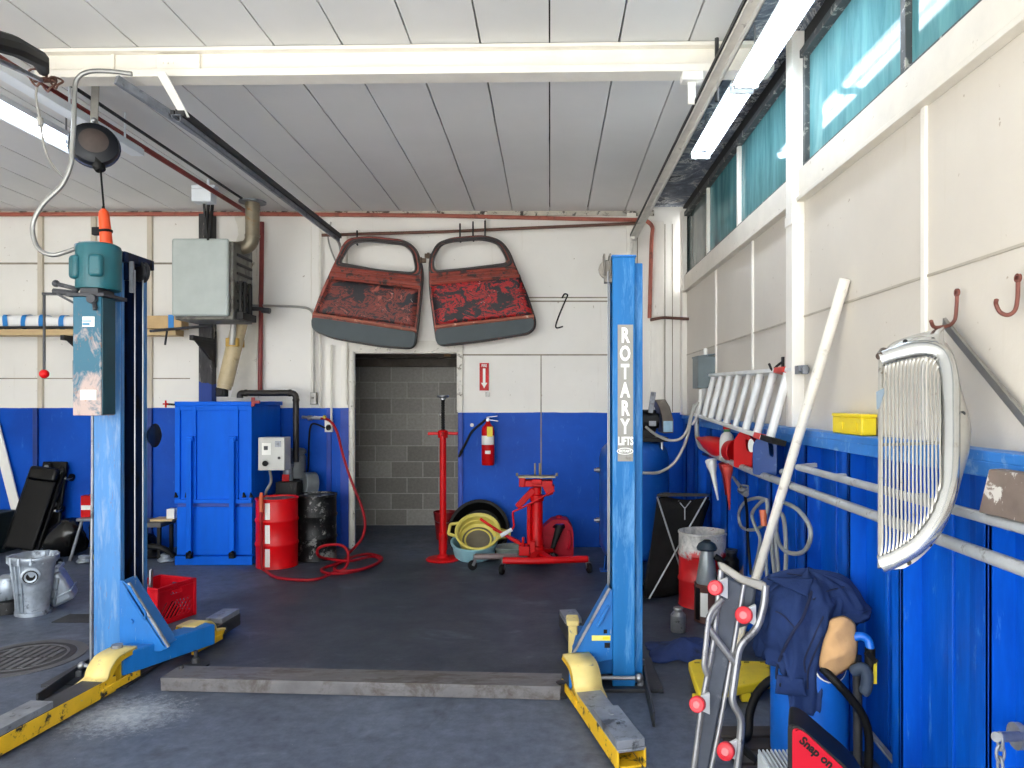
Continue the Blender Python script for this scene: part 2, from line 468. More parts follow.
# ceiling boards with black gaps
PW = .4057
mb = MB(); mb.mi = 1
def zq(x0, x1, y0, y1, dz):
    vs = [mb.bm.verts.new((x, y, ZC(y) + dz)) for x, y in ((x0, y0), (x0, y1), (x1, y1), (x1, y0))]
    f = mb.bm.faces.new(vs); f.material_index = mb.mi
zq(XL, 1.12, YF, YB + .1, .05)
mb.mi = 0
k = -20
xs = [-.003 + PW * k for k in range(-19, 3)] 
for x0 in xs:
    x1 = min(x0 + PW, 1.11)
    if x1 - x0 < .05: continue
    N = 44
    rows = []
    for i in range(N + 1):
        y = YF + (YB - YF) * i / N
        n0 = noise.noise(V((x0 * 9, y * 3.1, 0))) ; n1 = noise.noise(V((x1 * 9, y * 2.7, 5)))
        a = x0 + .0045 + .006 * max(0, n0) ; b = x1 - .0045 - .007 * max(0, n1)
        z = ZC(y)
        rows.append([mb.bm.verts.new(p) for p in ((a, y, z + .05), (a, y, z), (b, y, z), (b, y, z + .05))])
    for r, q in zip(rows, rows[1:]):
        for j in range(3): mb.bm.faces.new((r[j], r[j + 1], q[j + 1], q[j]))
struct(mb, 'ceiling', [M_ceil, M_gap], smooth=30, label='grey ceiling of long boards with black gaps')
mb = MB()
mb.box((1.11, YF, 3.70), (XR + .12, YB + .1, 3.80))
struct(mb, 'ceiling_deck', M_deck, smooth=0, label='dark peeling strip of ceiling above the side windows')
mb = MB().box((XL - .15, YF, 3.80), (XR + .15, 9.4, 3.95))
struct(mb, 'roof', M_darkchar, smooth=0)
# plaster edge along the top of the back wall
mb = MB(); mb.box((XL, YB - .02, 3.60), (1.13, YB, 3.66))
struct(mb, 'trim_1', MAT('dirty_ceiling_edge', (196, 190, 178), .7, var=.1, wear=(70, 64, 58), wt=(.52, .58), ws=9), label='dirty strip where wall meets ceiling')

# steel beam across the bay
YBM = 4.22
zt = ZC(YBM) - .005; zb = 3.512
mb = MB()
def ibeam(x0, x1):
    mb.box((x0, YBM, zt - .022), (x1, YBM + .12, zt)); mb.box((x0, YBM + .05, zb + .01), (x1, YBM + .07, zt - .01))
    mb.box((x0, YBM, zb), (x1, YBM + .13, zb + .045))
ibeam(-3.06, 1.30)
mb.box((-2.34, YBM + .025, zb + .05), (-2.08, YBM + .052, zt - .03)); mb.box((-2.62, YBM + .035, zb + .045), (-2.60, YBM + .05, zt - .02))
for i in range(3): mb.cyl((-2.30 + .03 * i, YBM + .027, 3.60), (-2.30 + .03 * i, YBM + .02, 3.60), .008, n=8)
for v in mb.bm.verts: v.co.y -= (v.co.x + .9) * .022
bo = struct(mb, 'beam', M_beam, bevel=.004, label='cream painted steel beam across the ceiling')
# side column
mb = MB(); mb.box((1.375, 4.09, 1.445), (XR, 4.20, 3.70)).box((1.37, 4.085, 2.60), (XR, 4.205, 2.66))
struct(mb, 'pillar', M_white, bevel=.004, label='white steel column between the side windows')
# sill band with lower flashing
mb = MB(); mb.box((XR - .035, .3, 2.755), (XR, 4.09, 2.908)); mb.box((XR - .035, 4.20, 2.765), (XR, 7.72, 2.908))
mb.box((XR - .05, .3, 2.725), (XR, 4.09, 2.75)); mb.box((XR - .05, 4.20, 2.735), (XR, 7.72, 2.76))
M_sill = MAT('stained_white_sill', (222, 216, 204), .5, var=.04, wear=(150, 132, 108), wt=(.64, .72), ws=12, wear2=(96, 74, 58), w2t=(.76, .785), w2s=30)
struct(mb, 'sill', M_sill, bevel=.003, label='stained white sill band under the side windows')
def rag(pts, y, name, mat, label, thick=.012, cat='scrap', vecx=(1, 0, 0)):
    pass
# windows
def window(idx, y0, y1, mull, pmats):
    z0, z1 = 2.908, 3.585
    mb = MB()
    for a, b in (((XR - .012, y0, z0), (XR + .05, y1, z0 + .03)), ((XR - .03, y0, z1 - .045), (XR + .05, y1, z1)), ((XR - .012, y0, z0), (XR + .05, y0 + .035, z1)), ((XR - .012, y1 - .035, z0), (XR + .05, y1, z1))): mb.box(a, b)
    w = struct(mb, 'window_%d' % idx, M_darkframe, bevel=.003, label='steel framed side window of obscured glass')
    ys = [y0 + .02] + mull + [y1 - .02]
    for m_ in mull:
        MB().box((XR - .012, m_ - .022, z0 + .02), (XR + .05, m_ + .022, z1 - .03)).build('mullion', M_darkframe if idx == 1 else M_white, w, .003)
    for a, b, pm_ in zip(ys, ys[1:], pmats):
        MB().box((XR + .016, a, z0 + .02), (XR + .024, b, z1 - .03)).build('pane', pm_, w, smooth=0)
    return w
window(1, .3, 4.09, [1.65, 2.93], [M_pane, M_pane, M_pane])
w2 = window(2, 4.20, 7.72, [5.52, 6.60], [M_pane2, M_pane2, M_pane3])
# battens and joints on the upper side wall
mb = MB()
for y in (6.25, 5.12, 2.77, 1.75): mb.box((XR - .014, y - .018, 1.445), (XR, y + .018, 2.73))
mb.box((XR - .05, 7.60, 1.445), (XR, 7.74, 3.62))
struct(mb, 'trim_2', M_white, bevel=.003, label='white battens on the side wall')
mb = MB().box((XR - .006, .3, 2.070), (XR, 7.6, 2.080))
struct(mb, 'trim_3', M_joint, smooth=0, label='horizontal joint along the side wall')
# blue lower lining: ledge, studs, ridges
XI = 1.352
mb = MB().box((XI, .6, 1.408), (XR, 4.6, 1.442)).box((XI + .02, 4.6, 1.408), (XR, 7.5, 1.442)); mb.box((XI, .6, 1.36), (XI + .012, 7.2, 1.41))
struct(mb, 'ledge', M_blueledge, bevel=.004, label='worn light blue ledge along the side wall')
mb = MB()
for y in [1.70, 2.25, 2.81, 3.30, 3.85, 4.45, 5.0, 5.55, 6.1, 6.65, 7.2]:
    mb.box((XI + .004, y - .022, 0), (XR, y - .006, 1.40)); mb.box((XI + .004, y - .022, 0), (XI + .018, y + .045, 1.40)); mb.box((XR - .02, y + .14, 0), (XR, y + .20, 1.40))
    mb.box((XR - .016, y - .25, 0), (XR, y - .22, 1.40))
struct(mb, 'trim_4', M_bluewall, bevel=.003, label='blue steel studs lining the side wall')
mb = MB().box((XR - .006, .3, 0), (XR - .001, YB - .1, 1.40))
struct(mb, 'trim_5', M_bluewall, smooth=0, label='blue steel sheet on the lower side wall')

# back wall details -------------------------------------------------
def bx(px): return (px - 550) / 91.95
def bz(py): return 1.6 - (py - 400) / 91.95
def wallstrip(mb, x0, x1, y0, y1, d=.012): mb.box((bx(x0), YB - d, bz(y1)), (bx(x1), YB, bz(y0)))
mb = MB()
M_rib = MAT('beige_panel_rib', (206, 196, 178), .55, var=.06, wear=(122, 110, 92), wt=(.62, .7), ws=9, stretch=(3, 3, .5))
for p in (-68, -12, 42, 95, 151): wallstrip(mb, p - 2.4, p + 2.4, 214, 408, .035)
struct(mb, 'trim_6', M_rib, bevel=.003, label='beige upright ribs of the sheet-clad wall')
mb = MB()
for p in (-68, -12, 37, 95, 151): wallstrip(mb, p - 2.2, p + 2.2, 408, 547, .035)
struct(mb, 'trim_7', MAT('dark_blue_rib', (12, 50, 128), .5, var=.15), bevel=.003, label='dark blue upright ribs near the floor')
mb = MB()
wallstrip(mb, -130, 190, 262.6, 264.4, .006); wallstrip(mb, -130, 190, 378, 379, .005)
wallstrip(mb, 432, 612, 297, 298.2, .006); wallstrip(mb, 432, 612, 300.6, 302, .006)
wallstrip(mb, 458, 612, 354.2, 355.6, .008); wallstrip(mb, 540.5, 541.6, 355, 546, .006)
for p in (637, 664.5, 672.0): wallstrip(mb, p, p + .8, 224, 412, .004)
struct(mb, 'trim_8', MAT('wall_joint_strip', (150, 140, 124), .7, var=.2), smooth=0, label='thin joints between wall sheets')  # grooves between the sheets, drawn as slim darker strips
mb = MB()
wallstrip(mb, 626.5, 635.5, 214, 412, .05); wallstrip(mb, 327, 331.5, 345, 408, .02); wallstrip(mb, 341.5, 349, 345, 408, .025); wallstrip(mb, 650, 663.5, 222, 412, .02)
wallstrip(mb, 310.5, 312, 216, 408, .01)
struct(mb, 'trim_9', M_white, bevel=.003, label='white upright boards on the back wall')
mb = MB(); wallstrip(mb, 327, 331.5, 409, 546, .02); wallstrip(mb, 341, 351, 409, 546, .025); wallstrip(mb, 458.5, 463, 413, 546, .03)
struct(mb, 'trim_10', MAT('blue_door_board', (10, 62, 168), .5, var=.12), bevel=.003, label='blue boards beside the doorway')
# door frame
mb = MB(); wallstrip(mb, 349, 463, 341, 352, .03); wallstrip(mb, 457, 463, 352, 412, .03)
mb.box((bx(352.6), YB - .03, bz(353.5)), (bx(457), YB + .1, bz(352)))
mb.cyl((bx(353.2), YB - .05, 0), (bx(353.2), YB - .05, bz(352)), .034, n=12)
mb.cyl((bx(353.2), YB - .05, bz(385)), (bx(353.2), YB - .05, bz(370)), .04, n=12)
struct(mb, 'door_1', MAT('chipped_white_door_frame', (222, 218, 208), .5, var=.06, wear=(120, 112, 100), wt=(.60, .68), ws=9), bevel=.004, label='chipped white frame of the open doorway')
mb = MB(); mb.box((AX0, YB + .5, 2.20), (AX1, YB + .62, 2.28)); mb.box((AX0, YB + 1.22, 2.02), (AX1, YB + 1.37, 2.12)); mb.box((AX0, YB + 1.30, 2.14), (AX1, YB + 1.36, 2.2))
struct(mb, 'beam_alcove', MAT('dusty_brown_lintel', (92, 84, 76), .8, var=.2), bevel=.003, label='dusty lintel behind the doorway')
struct(MB().box((bx(434), 8.55, 2.12), (bx(441), 8.62, 2.33)).box((bx(429), 8.5, 2.28), (bx(446), 8.7, 2.34)), 'trim_11', MAT('old_brown_timber', (150, 116, 76), .7), bevel=.003, label='short brown timber block above the doorway')

# scorched steel post and torn sheet beside the flue
mb = MB().box((bx(203.5), YB - .11, 0), (bx(216.5), YB, 3.6))
M_post = NT('scorched_post')
tt = M_post; gg = tt.n.new('ShaderNodeNewGeometry'); ss = tt.n.new('ShaderNodeSeparateXYZ'); tt.link(gg.outputs['Position'], ss.inputs[0])
cc = tt.ramp(tt.noise(5, 6, .7, .5, tt.vec((3, 3, .7), True)), [(.35, (26, 25, 27)), (.58, (60, 58, 60)), (.66, (168, 162, 152))])
tt.link(tt.mix(tt.math('LESS_THAN', tt.math('ADD', ss.outputs['Z'], tt.math('MULTIPLY', tt.noise(5, 4, .6, 0, tt.vec((1, 1, 1), True)), .3)), 1.93), cc, lin((16, 56, 138))), tt.b.inputs['Base Color']); tt.b.inputs['Roughness'].default_value = .65
struct(mb, 'pillar_scorched', M_post.m, bevel=.004, label='scorched black steel post beside the unit heater')
# ================================================================== two-post lift
M_lift = MAT('lift_blue_paint', (24, 108, 184), .38, var=.08, vs=3, wear=(150, 160, 172), wt=(.63, .70), ws=9, stretch=(3, 3, .8), wear2=(92, 76, 70), w2t=(.70, .73), w2s=16)
M_liftpale = MAT('scratched_lift_blue', (56, 122, 186), .45, var=.08, vs=3, wear=(112, 146, 186), wt=(.50, .70), ws=8, stretch=(4, 4, .5), wear2=(112, 96, 92), w2t=(.62, .67), w2s=14)
M_liftblue = MAT('lettered_post_blue', (26, 112, 180), .5, spec=.3, var=.08, vs=3, wear=(96, 154, 208), wt=(.50, .66), ws=4, stretch=(3, 3, .4), wear2=(96, 92, 100), w2t=(.68, .72), w2s=14)
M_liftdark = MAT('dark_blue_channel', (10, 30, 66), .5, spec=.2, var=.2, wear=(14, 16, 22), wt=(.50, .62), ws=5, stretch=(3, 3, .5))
M_yel = MAT('chipped_yellow_arm', (226, 180, 32), .5, var=.08, wear=(44, 40, 36), wt=(.56, .62), ws=11, wear2=(150, 150, 152), w2t=(.66, .70), w2s=18)
M_paleyel = MAT('pale_worn_yellow', (226, 204, 130), .5, var=.06, wear=(150, 142, 124), wt=(.60, .68), ws=12)
M_armsteel = MAT('scuffed_grey_steel', (138, 142, 150), .42, .35, var=.14, vs=12, wear=(70, 72, 78), wt=(.56, .66), ws=10, wear2=(205, 208, 212), w2t=(.70, .73), w2s=22)
M_armdark = MAT('grimy_black_steel', (56, 57, 62), .5, .2, var=.2, wear=(104, 106, 110), wt=(.62, .70), ws=14)
M_steel = MAT('bright_steel', (150, 152, 156), .35, .85, var=.08)
M_black = MAT('black_rubber', (12, 12, 13), .6, spec=.25, var=.2)
M_signgrey = MAT('grey_decal', (150, 148, 142), .5, var=.06, wear=(120, 116, 108), wt=(.6, .7), ws=10)
M_letter = MAT('white_lettering', (246, 246, 242), .5, var=.01)
M_teal = MAT('teal_motor_paint', (20, 88, 98), .4, var=.1, wear=(18, 62, 70), wt=(.6, .7), ws=9)
_t = NT('rust_worn_teal_box'); _s = _t.n.new('ShaderNodeSeparateXYZ'); _t.link(_t.tc.outputs['Object'], _s.inputs[0])
_n = _t.noise(6, 7, .7, .5, _t.vec((1.5, 1.5, 1)))
_g = _t.math('ADD', _n, _t.math('MULTIPLY', _t.math('SUBTRACT', 1.86, _s.outputs['Z']), .55))
_c = _t.mix(_t.mask(_g, .50, .64), lin((20, 88, 112)), lin((172, 152, 146)))
_c = _t.mix(_t.math('MULTIPLY', _t.mask(_t.noise(16, 6, .7, .4, _t.vec((1.5, 1.5, .8))), .58, .66), .8), _c, lin((140, 92, 66)))
_t.link(_c, _t.b.inputs['Base Color']); _t.b.inputs['Roughness'].default_value = .5; M_tealbox = _t.m
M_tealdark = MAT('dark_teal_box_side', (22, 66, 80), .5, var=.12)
M_paper = MAT('white_sticker', (236, 236, 230), .5, var=.03)
M_red = MAT('glossy_red_paint', (196, 8, 14), .42, var=.1, spec=.25)

def post_c(mb, x0, x1, y0, y1, z0, z1, t=.012, sgn=1):
    """C-shaped column open along sgn * x"""
    lip = .03
    w = x0 if sgn > 0 else x1; e = x1 if sgn > 0 else x0
    # near and far flanges with rounded outer edge, web between them
    mb.box((min(w, e), y0, z0), (max(w, e), y0 + t, z1)); mb.box((min(w, e), y1 - t, z0), (max(w, e), y1, z1))
    mb.box((min(w, w + sgn * t), y0 + t, z0), (max(w, w + sgn * t), y1 - t, z1))
    mb.box((min(e, e - sgn * t), y0 + t, z0), (max(e, e - sgn * t), y0 + lip + t, z1)); mb.box((min(e, e - sgn * t), y1 - lip - t, z0), (max(e, e - sgn * t), y1 - t, z1))

def arm(parent, piv, tip, w, h, z, mat_side, mat_top, padlen, name='swing_arm', open_end=True):
    """box-section arm lying from pivot to tip with a flat steel rest on its end"""
    p, q = V((piv[0], piv[1], z)), V((tip[0], tip[1], z))
    d = (q - p).normalized(); s_ = d.cross(V((0, 0, 1))).normalized(); t_ = .012
    L = (q - p).length
    mb = MB()
    mb.bar(p + s_ * (w / 2 - t_ / 2), q + s_ * (w / 2 - t_ / 2), t_, h); mb.bar(p - s_ * (w / 2 - t_ / 2), q - s_ * (w / 2 - t_ / 2), t_, h)
    mb.mi = 1
    up = V((0, 0, h / 2 - t_ / 2)); mb.bar(p + up, q + up, w - .002, t_ + .002)
    mb.mi = 0; mb.bar(p - up, q - up, w * .7, t_)
    a = mb.build(name, [mat_side, mat_top], parent, .003)
    mb = MB(); e0 = q - d * padlen + V((0, 0, h / 2 + .018)); mb.bar(e0, q + V((0, 0, h / 2 + .018)) - d * .01, w * .95, .034)
    for k in (.25, .5, .75):
        c = e0 + d * padlen * k + V((0, 0, .017)); mb.cyl(c, c + V((0, 0, .004)), .012, n=10)
    mb.build('arm_rest', M_armsteel if mat_top is not M_armdark else M_armsteel, a, .004)
    return a, d, s_

# ---- post carrying the motor
L1 = thing('lift_post', 'tall blue two-post lift column with the teal motor and rusty control box', 'car lift post', (-2.57, 4.3, 0))
mb = MB()
x0, x1, y0, y1 = -2.645, -2.487, 4.17, 4.45
post_c(mb, x0, x1, y0, y1, .02, 2.43)
c_ = mb.build('column', M_liftpale, L1, .006)
mb = MB(); mb.box((x0 + .013, y0 + .06, .05), (x0 + .03, y1 - .06, 2.40)); mb.box((x0 + .03, y0 + .12, .1), (x0 + .06, y0 + .16, 2.38))
mb.box((x0 + .012, y0 + .011, .05), (x1 - .002, y0 + .02, 2.4)); mb.box((x0 + .013, y1 - .022, .05), (x1 - .002, y1 - .011, 2.4))
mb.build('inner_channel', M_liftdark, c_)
mb = MB(); mb.box((x0 - .01, y0 - .012, 2.40), (x1 + .035, y1 + .012, 2.46)); mb.box((x1 - .02, y0 + .03, 2.30), (x1 + .03, y0 + .06, 2.44))
mb.build('top_plate', M_liftdark, L1, .004)
mb = MB(); mb.lathe([(.0, -.02), (.055, -.02), (.062, -.014), (.048, -.006), (.048, .006), (.062, .014), (.055, .02), (0, .02)], Mrot((x1 + .03, y0 + .17, 2.37), 0, PI / 2, rad(55)), 24)
mb.build('pulley', M_armdark, L1)
for dx, dy in ((.025, .10), (.033, .17)):
    MB().cyl((x1 + dx, y0 + dy, .42), (x1 + dx, y0 + dy, 2.37), .0045, n=8).build('lift_cable', M_steel, L1)
MB().tube(catmull([(x0 - .012, y0 + .01, 2.1), (x0 - .012, y0 + .01, 1.2), (x0 - .013, y0, .4), (x0 - .01, y0 - .004, .06)], 6), .008, 8).build('hydraulic_line', M_armsteel, L1)
mb = MB(); mb.lathe([(0, 0), (.05, .004), (.075, .03), (.05, .045), (0, .045)], Mrot((x1 + .005, y1 + .02, 1.38), 0, PI / 2, 0), 18); mb.build('safety_latch_cover', M_liftdark, L1)
# base plate with its raised edge angle
mb = MB(); mb.box((-2.83, 4.0, .001), (-2.35, 4.62, .02))
a_, b_ = G(37, 707), G(92, 668)
mb.bar(a_ + V((0, 0, .035)), b_ + V((0, 0, .035)), .012, .07); mb.bar(G(40, 703) + V((.03, 0, .01)), b_ + V((.03, 0, .01)), .06, .014)
mb.build('base_plate', M_armdark, L1, .003)
for p in ((-2.70, 4.12), (-2.68, 4.52), (-2.41, 4.55)): MB().cyl((p[0], p[1], .02), (p[0], p[1], .05), .018, n=6).build('anchor_bolt', M_armsteel, L1)
mb = MB(); mb.cyl((-2.68, 4.135, .075), (-2.50, 4.135, .06), .011, n=10).ball((-2.69, 4.135, .075), .022)
mb.build('lock_rod', M_steel, L1)
# carriage with sloping gusset
A, B = V((-2.44, 4.0, .13)), V((-2.16, 4.55, .13))
dA = (B - A).normalized(); sA = dA.cross(V((0, 0, 1)))
mb = MB(); mb.bar(A + dA * .03, B, .13, .125)
cg = mb.build('carriage', M_lift, L1, .006)
mb = MB()
def gus(yo, th):
    mb.prism([(x1 - .002, y0 + yo, .20), (x1 - .002, y0 + yo, .56), (x1 + .06, y0 + yo, .53), (x1 + .285, y0 + yo, .17), (x1 + .235, y0 + yo, .145), (x1 + .05, y0 + yo, .15)], (0, th, 0))
gus(-.01, .012)
mb.bar((x1 + .015, y0 + .055, .555), (x1 + .262, y0 + .055, .172), .13, .012, up=(.84, 0, .54))
mb.build('gusset', M_lift, L1, .003)
mb = MB(); mb.bar((x1 + .055, y0 - .012, .545), (x1 + .285, y0 - .012, .175), .014, .012); mb.build('gusset_edge', M_armsteel, L1)
mb = MB(); mb.tube(fillet([(x1 + .045, y0 - .02, .50), (x1 + .15, y0 - .02, .335), (x1 + .158, y0 - .02, .37), (x1 + .06, y0 - .02, .53)], .01), .006, 6); mb.cyl((x1 + .07, y0 - .012, .32), (x1 + .07, y0 - .022, .32), .014, n=10)
mb.build('latch_handle', M_lift, L1)
def hump(parent, base, d, w, mats, z0, z1):
    """curved bracket where the arm drops off the carriage: side cheeks and a bent top plate"""
    d = V((d[0], d[1], 0)).normalized(); s_ = d.cross(V((0, 0, 1)))
    prof = [(-.16, z1), (-.06, z1), (0, z1 - .01), (.05, z1 - .05), (.07, z1 - .09), (.10, z0 + .03), (.16, z0 + .015)]
    prof = [(p[0], p[1]) for p in catmull([(a, b, 0) for a, b in prof], 3)]
    B0 = V((base[0], base[1], 0))
    mb = MB(); mb.mi = 1
    mb.grid(len(prof), 2, lambda u, v: B0 + d * prof[round(u * (len(prof) - 1))][0] + V((0, 0, prof[round(u * (len(prof) - 1))][1])) + s_ * (v - .5) * w)
    top = mb.build('arm_bracket_top', mats, parent, 0, 60, solid=.014)
    mb = MB()
    for k in (-1, 1):
        outer = [B0 + d * a + V((0, 0, b)) + s_ * k * w / 2 for a, b in prof]
        inner = [B0 + d * (a - .028) + V((0, 0, b - .032)) + s_ * k * w / 2 for a, b in reversed(prof)]
        mb.prism(outer + inner, s_ * (-k) * .012)
        mb.bar(B0 + d * -.18 + V((0, 0, z0 - .02)) + s_ * k * w / 2, B0 + d * .12 + V((0, 0, z0 - .02)) + s_ * k * w / 2, .014, .04)
    mb.box((-.03, -.03, z0 - .03), (.03, .03, z1 - .02), Matrix.Translation(B0 - d * .1))
    mb.build('arm_bracket', [M_yel], parent, .003)
    return top
# front arm towards the door, rear arm towards the back wall
p1 = V((-2.42, 3.92)); t1 = V((-2.505, 3.16))
a1, d1, _ = arm(L1, p1, t1, .125, .085, .062, M_yel, M_armdark, .34)
d1v = V((t1[0] - p1[0], t1[1] - p1[1], 0))
hump(L1, (-2.425, 3.93), d1v, .135, [M_paleyel, M_paleyel], .07, .20)
mb = MB(); mb.cyl((-2.435, 4.05, .19), (-2.435, 4.05, .225), .03, n=14); mb.build('pivot_pin', M_armsteel, L1)
p2 = V((-2.20, 4.42)); t2 = V((-2.165, 5.06))
a2, d2, _ = arm(L1, (-2.255, 4.45), (-2.215, 5.02), .12, .08, .075, M_armdark, M_armdark, .24)
hump(L1, (-2.235, 4.62), V((.1, .6, 0)), .125, [M_paleyel, M_paleyel], .07, .19)
for q in ((-2.10, 4.10), (-2.13, 4.33)):
    mb = MB(); mb.lathe([(0, 0), (.075, 0), (.08, .012), (.03, .022), (.022, .05), (.012, .055), (.012, .09), (0, .09)], Matrix.Translation((q[0], q[1], .001)), 18); mb.build('screw_adapter', M_armdark, L1)
# power unit
mx0, mx1, my = (75 - 550) * 4.02 / FPX, (117 - 550) * 4.02 / FPX, 4.02
bx0, bx1 = -2.605, -2.45
mb = MB(); mb.box((bx0, 3.93, 1.515), (bx1, 4.055, 2.165))
pu = mb.build('control_box', [M_tealbox], L1, .004)
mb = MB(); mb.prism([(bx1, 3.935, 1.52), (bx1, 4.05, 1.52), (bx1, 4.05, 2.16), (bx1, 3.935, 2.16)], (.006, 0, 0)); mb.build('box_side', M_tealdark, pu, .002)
MB().box((-2.55, 3.926, 2.0), (-2.485, 3.929, 2.055)).build('sticker', M_paper, pu); MB().box((-2.562, 3.926, 1.60), (-2.475, 3.929, 1.655)).build('sticker', M_paper, pu)
mb = MB(); mb.box((-2.547, 3.924, 2.008), (-2.51, 3.926, 2.02)); mb.box((-2.547, 3.924, 2.027), (-2.50, 3.926, 2.034)); mb.build('sticker_print', MAT('blue_print', (60, 130, 170), .5), pu)
mb = MB(); mb.box((bx0 - .03, 3.97, 1.70), (bx0 - .001, 4.05, 1.82)); mb.build('switch_box', M_armsteel, pu, .004)
mb = MB(); mb.box((-2.64, 3.92, 2.165), (-2.43, 4.14, 2.185)); mb.cyl((-2.49, 3.90, 2.15), (-2.49, 3.95, 2.15), .026, n=14); mb.cyl((-2.49, 3.93, 2.15), (-2.47, 3.91, 2.09), .012, n=10); mb.box((-2.58, 3.95, 2.185), (-2.48, 4.10, 2.215))
mb.build('pump_body', M_armdark, L1, .003)
mb = MB(); M_ = Matrix.Translation((-2.525, 4.03, 2.215))
mb.lathe([(0, 0), (.109, 0), (.113, .01), (.113, .225), (.107, .245), (.09, .255), (.04, .262), (0, .262)], M_, 30)
mo = mb.build('motor', M_teal, L1)
mb = MB(); mb.cbox((0, 0, 0), (.075, .05, .125), Mrot((-2.475, 3.925, 2.335), 0, 0, rad(12))); mb.build('capacitor_cover', M_teal, mo, .02, seg=3)
mb = MB(); mb.cbox((0, 0, 0), (.08, .055, .13), Mrot((-2.600, 3.95, 2.33), 0, 0, rad(-36))); mb.build('capacitor_cover', M_teal, mo, .02, seg=3)
mb = MB(); mb.cbox((-2.60, 4.03, 2.465), (.05, .05, .035)); mb.cyl((-2.655, 4.03, 2.46), (-2.58, 4.03, 2.465), .018, n=12); mb.build('cable_gland', M_armsteel, mo, .004)
mb = MB(); mb.box((-2.425, 4.15, 2.22), (-2.405, 4.165, 2.40)); mb.build('name_plate', M_armsteel, mo)
# lever with red ball
mb = MB(); mb.cyl((-2.82, 4.0, 2.19), (-2.64, 4.02, 2.19), .008, n=8); mb.cyl((-2.81, 4.0, 2.19), (-2.81, 4.0, 1.76), .007, n=8); mb.bar((-2.74, 4.0, 2.19), (-2.64, 4.03, 2.13), .02, .012)
mb.cyl((-2.74, 4.0, 2.245), (-2.62, 4.0, 2.215), .012, n=8); mb.ball((-2.745, 4.0, 2.247), .02); mb.cyl((-2.76, 4.0, 2.205), (-2.64, 4.02, 2.195), .016, n=8)
lv = mb.build('release_lever', M_armdark, L1)
MB().ball((-2.81, 4.0, 1.745), .025).build('red_ball', M_red, lv)

# ---- post with the lettering
L2 = thing('lift_post', 'tall blue two-post lift column with vertical white lettering on a grey strip', 'car lift post', (.42, 4.1, 0), (0, rad(.55), 0))
x0, x1, y0, y1 = .345, .470, 3.97, 4.25
mb = MB(); post_c(mb, x0, x1, y0, y1, .02, 2.39, sgn=-1)
mb.box((x1 + .001, y0 + .05, .02), (x1 + .048, y1 - .02, 2.365))
c2 = mb.build('column', M_liftblue, L2, .01, seg=3, local=False)
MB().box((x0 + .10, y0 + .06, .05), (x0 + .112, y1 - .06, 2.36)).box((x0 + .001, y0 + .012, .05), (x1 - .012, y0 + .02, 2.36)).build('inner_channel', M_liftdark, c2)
MB().box((x0 - .006, y0 - .006, 2.388), (x1 + .006, y1 + .006, 2.40)).build('top_plate', M_lift, L2, .003)
mb = MB(); sx0, sx1 = x0 + .028, x1 - .012
mb.box((sx0, y0 - .004, 1.262), (sx1, y0 - .001, 2.015)); sg = mb.build('lettering_strip', M_signgrey, L2)
mb = MB(); xc = (sx0 + sx1) / 2 - .002
for i, ch in enumerate('ROTARY'):
    mb.text(ch, Mrot((xc, y0 - .0055, 1.953 - .1005 * i), PI / 2, 0, 0), .112, .64, .003, .0042)
mb.text('LIFTS', Mrot((xc + .003, y0 - .0055, 1.372), PI / 2, 0, 0), .062, .60, .003, .0022)
mb.build('lettering', M_letter, sg, smooth=0)
mb = MB(); N = 28
ring = [V((xc + .043 * math.cos(2 * PI * k / N), y0 - .006, 1.318 + .017 * math.sin(2 * PI * k / N))) for k in range(N)]
mb.tube(ring, .0025, 6, closed=True)
mb.text('ROTARY', Mrot((xc, y0 - .0055, 1.318), PI / 2, 0, 0), .020, .85, .002, .0008)
mb.build('oval_mark', M_letter, sg, smooth=0)
mb = MB(); mb.lathe([(0, -.02), (.05, -.02), (.055, -.012), (.043, -.004), (.043, .004), (.055, .012), (.05, .02), (0, .02)], Mrot((x0 - .016, y0 + .10, 2.335), 0, PI / 2, rad(78)), 20)
mb.box((x0 - .045, y0 + .06, 2.30), (x0 - .036, y0 + .14, 2.42)); mb.box((x0 - .04, y0 + .06, 2.26), (x0 + .005, y0 + .12, 2.285)); mb.box((x0 - .012, y0 + .05, 2.30), (x0 - .004, y0 + .15, 2.42))
mb.build('pulley', MAT('grey_pulley', (128, 122, 114), .5, .3, var=.15), L2, .002)
for dx, dy in ((-.020, .06), (-.009, .10)):
    MB().cyl((x0 + dx, y0 + dy, .42), (x0 + dx, y0 + dy, 2.32), .004, n=8).build('lift_cable', M_steel, L2)
MB().box((x0 - .045, y0 + .04, .36), (x0 - .006, y0 + .10, .50)).build('cable_anchor', M_armsteel, L2, .004)
mb = MB(); mb.box((.17, 3.93, .001), (.62, 4.42, .02)); e0, e1 = G(654, 727), G(644, 682)
mb.bar(e0 + V((0, 0, .03)), e1 + V((0, 0, .05)), .012, .09)
mb.build('base_plate', M_armdark, L2, .003)
for p in ((.50, 3.99), (.55, 4.3), (.25, 4.36)): MB().cyl((p[0], p[1], .02), (p[0], p[1], .05), .018, n=6).build('anchor_bolt', M_armsteel, L2)
mb = MB(); mb.cyl((.28, 3.925, .085), (.49, 3.925, .085), .011, n=10).ball((.485, 3.925, .085), .026); mb.build('lock_rod', M_steel, L2)
mb = MB()
mb.prism([(x0, y0 - .002, .17), (x0, y0 - .002, .56), (x0 - .03, y0 - .002, .54), (x0 - .215, y0 - .002, .205), (x0 - .205, y0 - .002, .15), (x0 - .1, y0 - .002, .15)], (0, .012, 0))
mb.bar((x0 - .015, y0 + .055, .56), (x0 - .215, y0 + .055, .20), .125, .012, up=(-.86, 0, .5))
mb.build('gusset', M_lift, L2, .003)
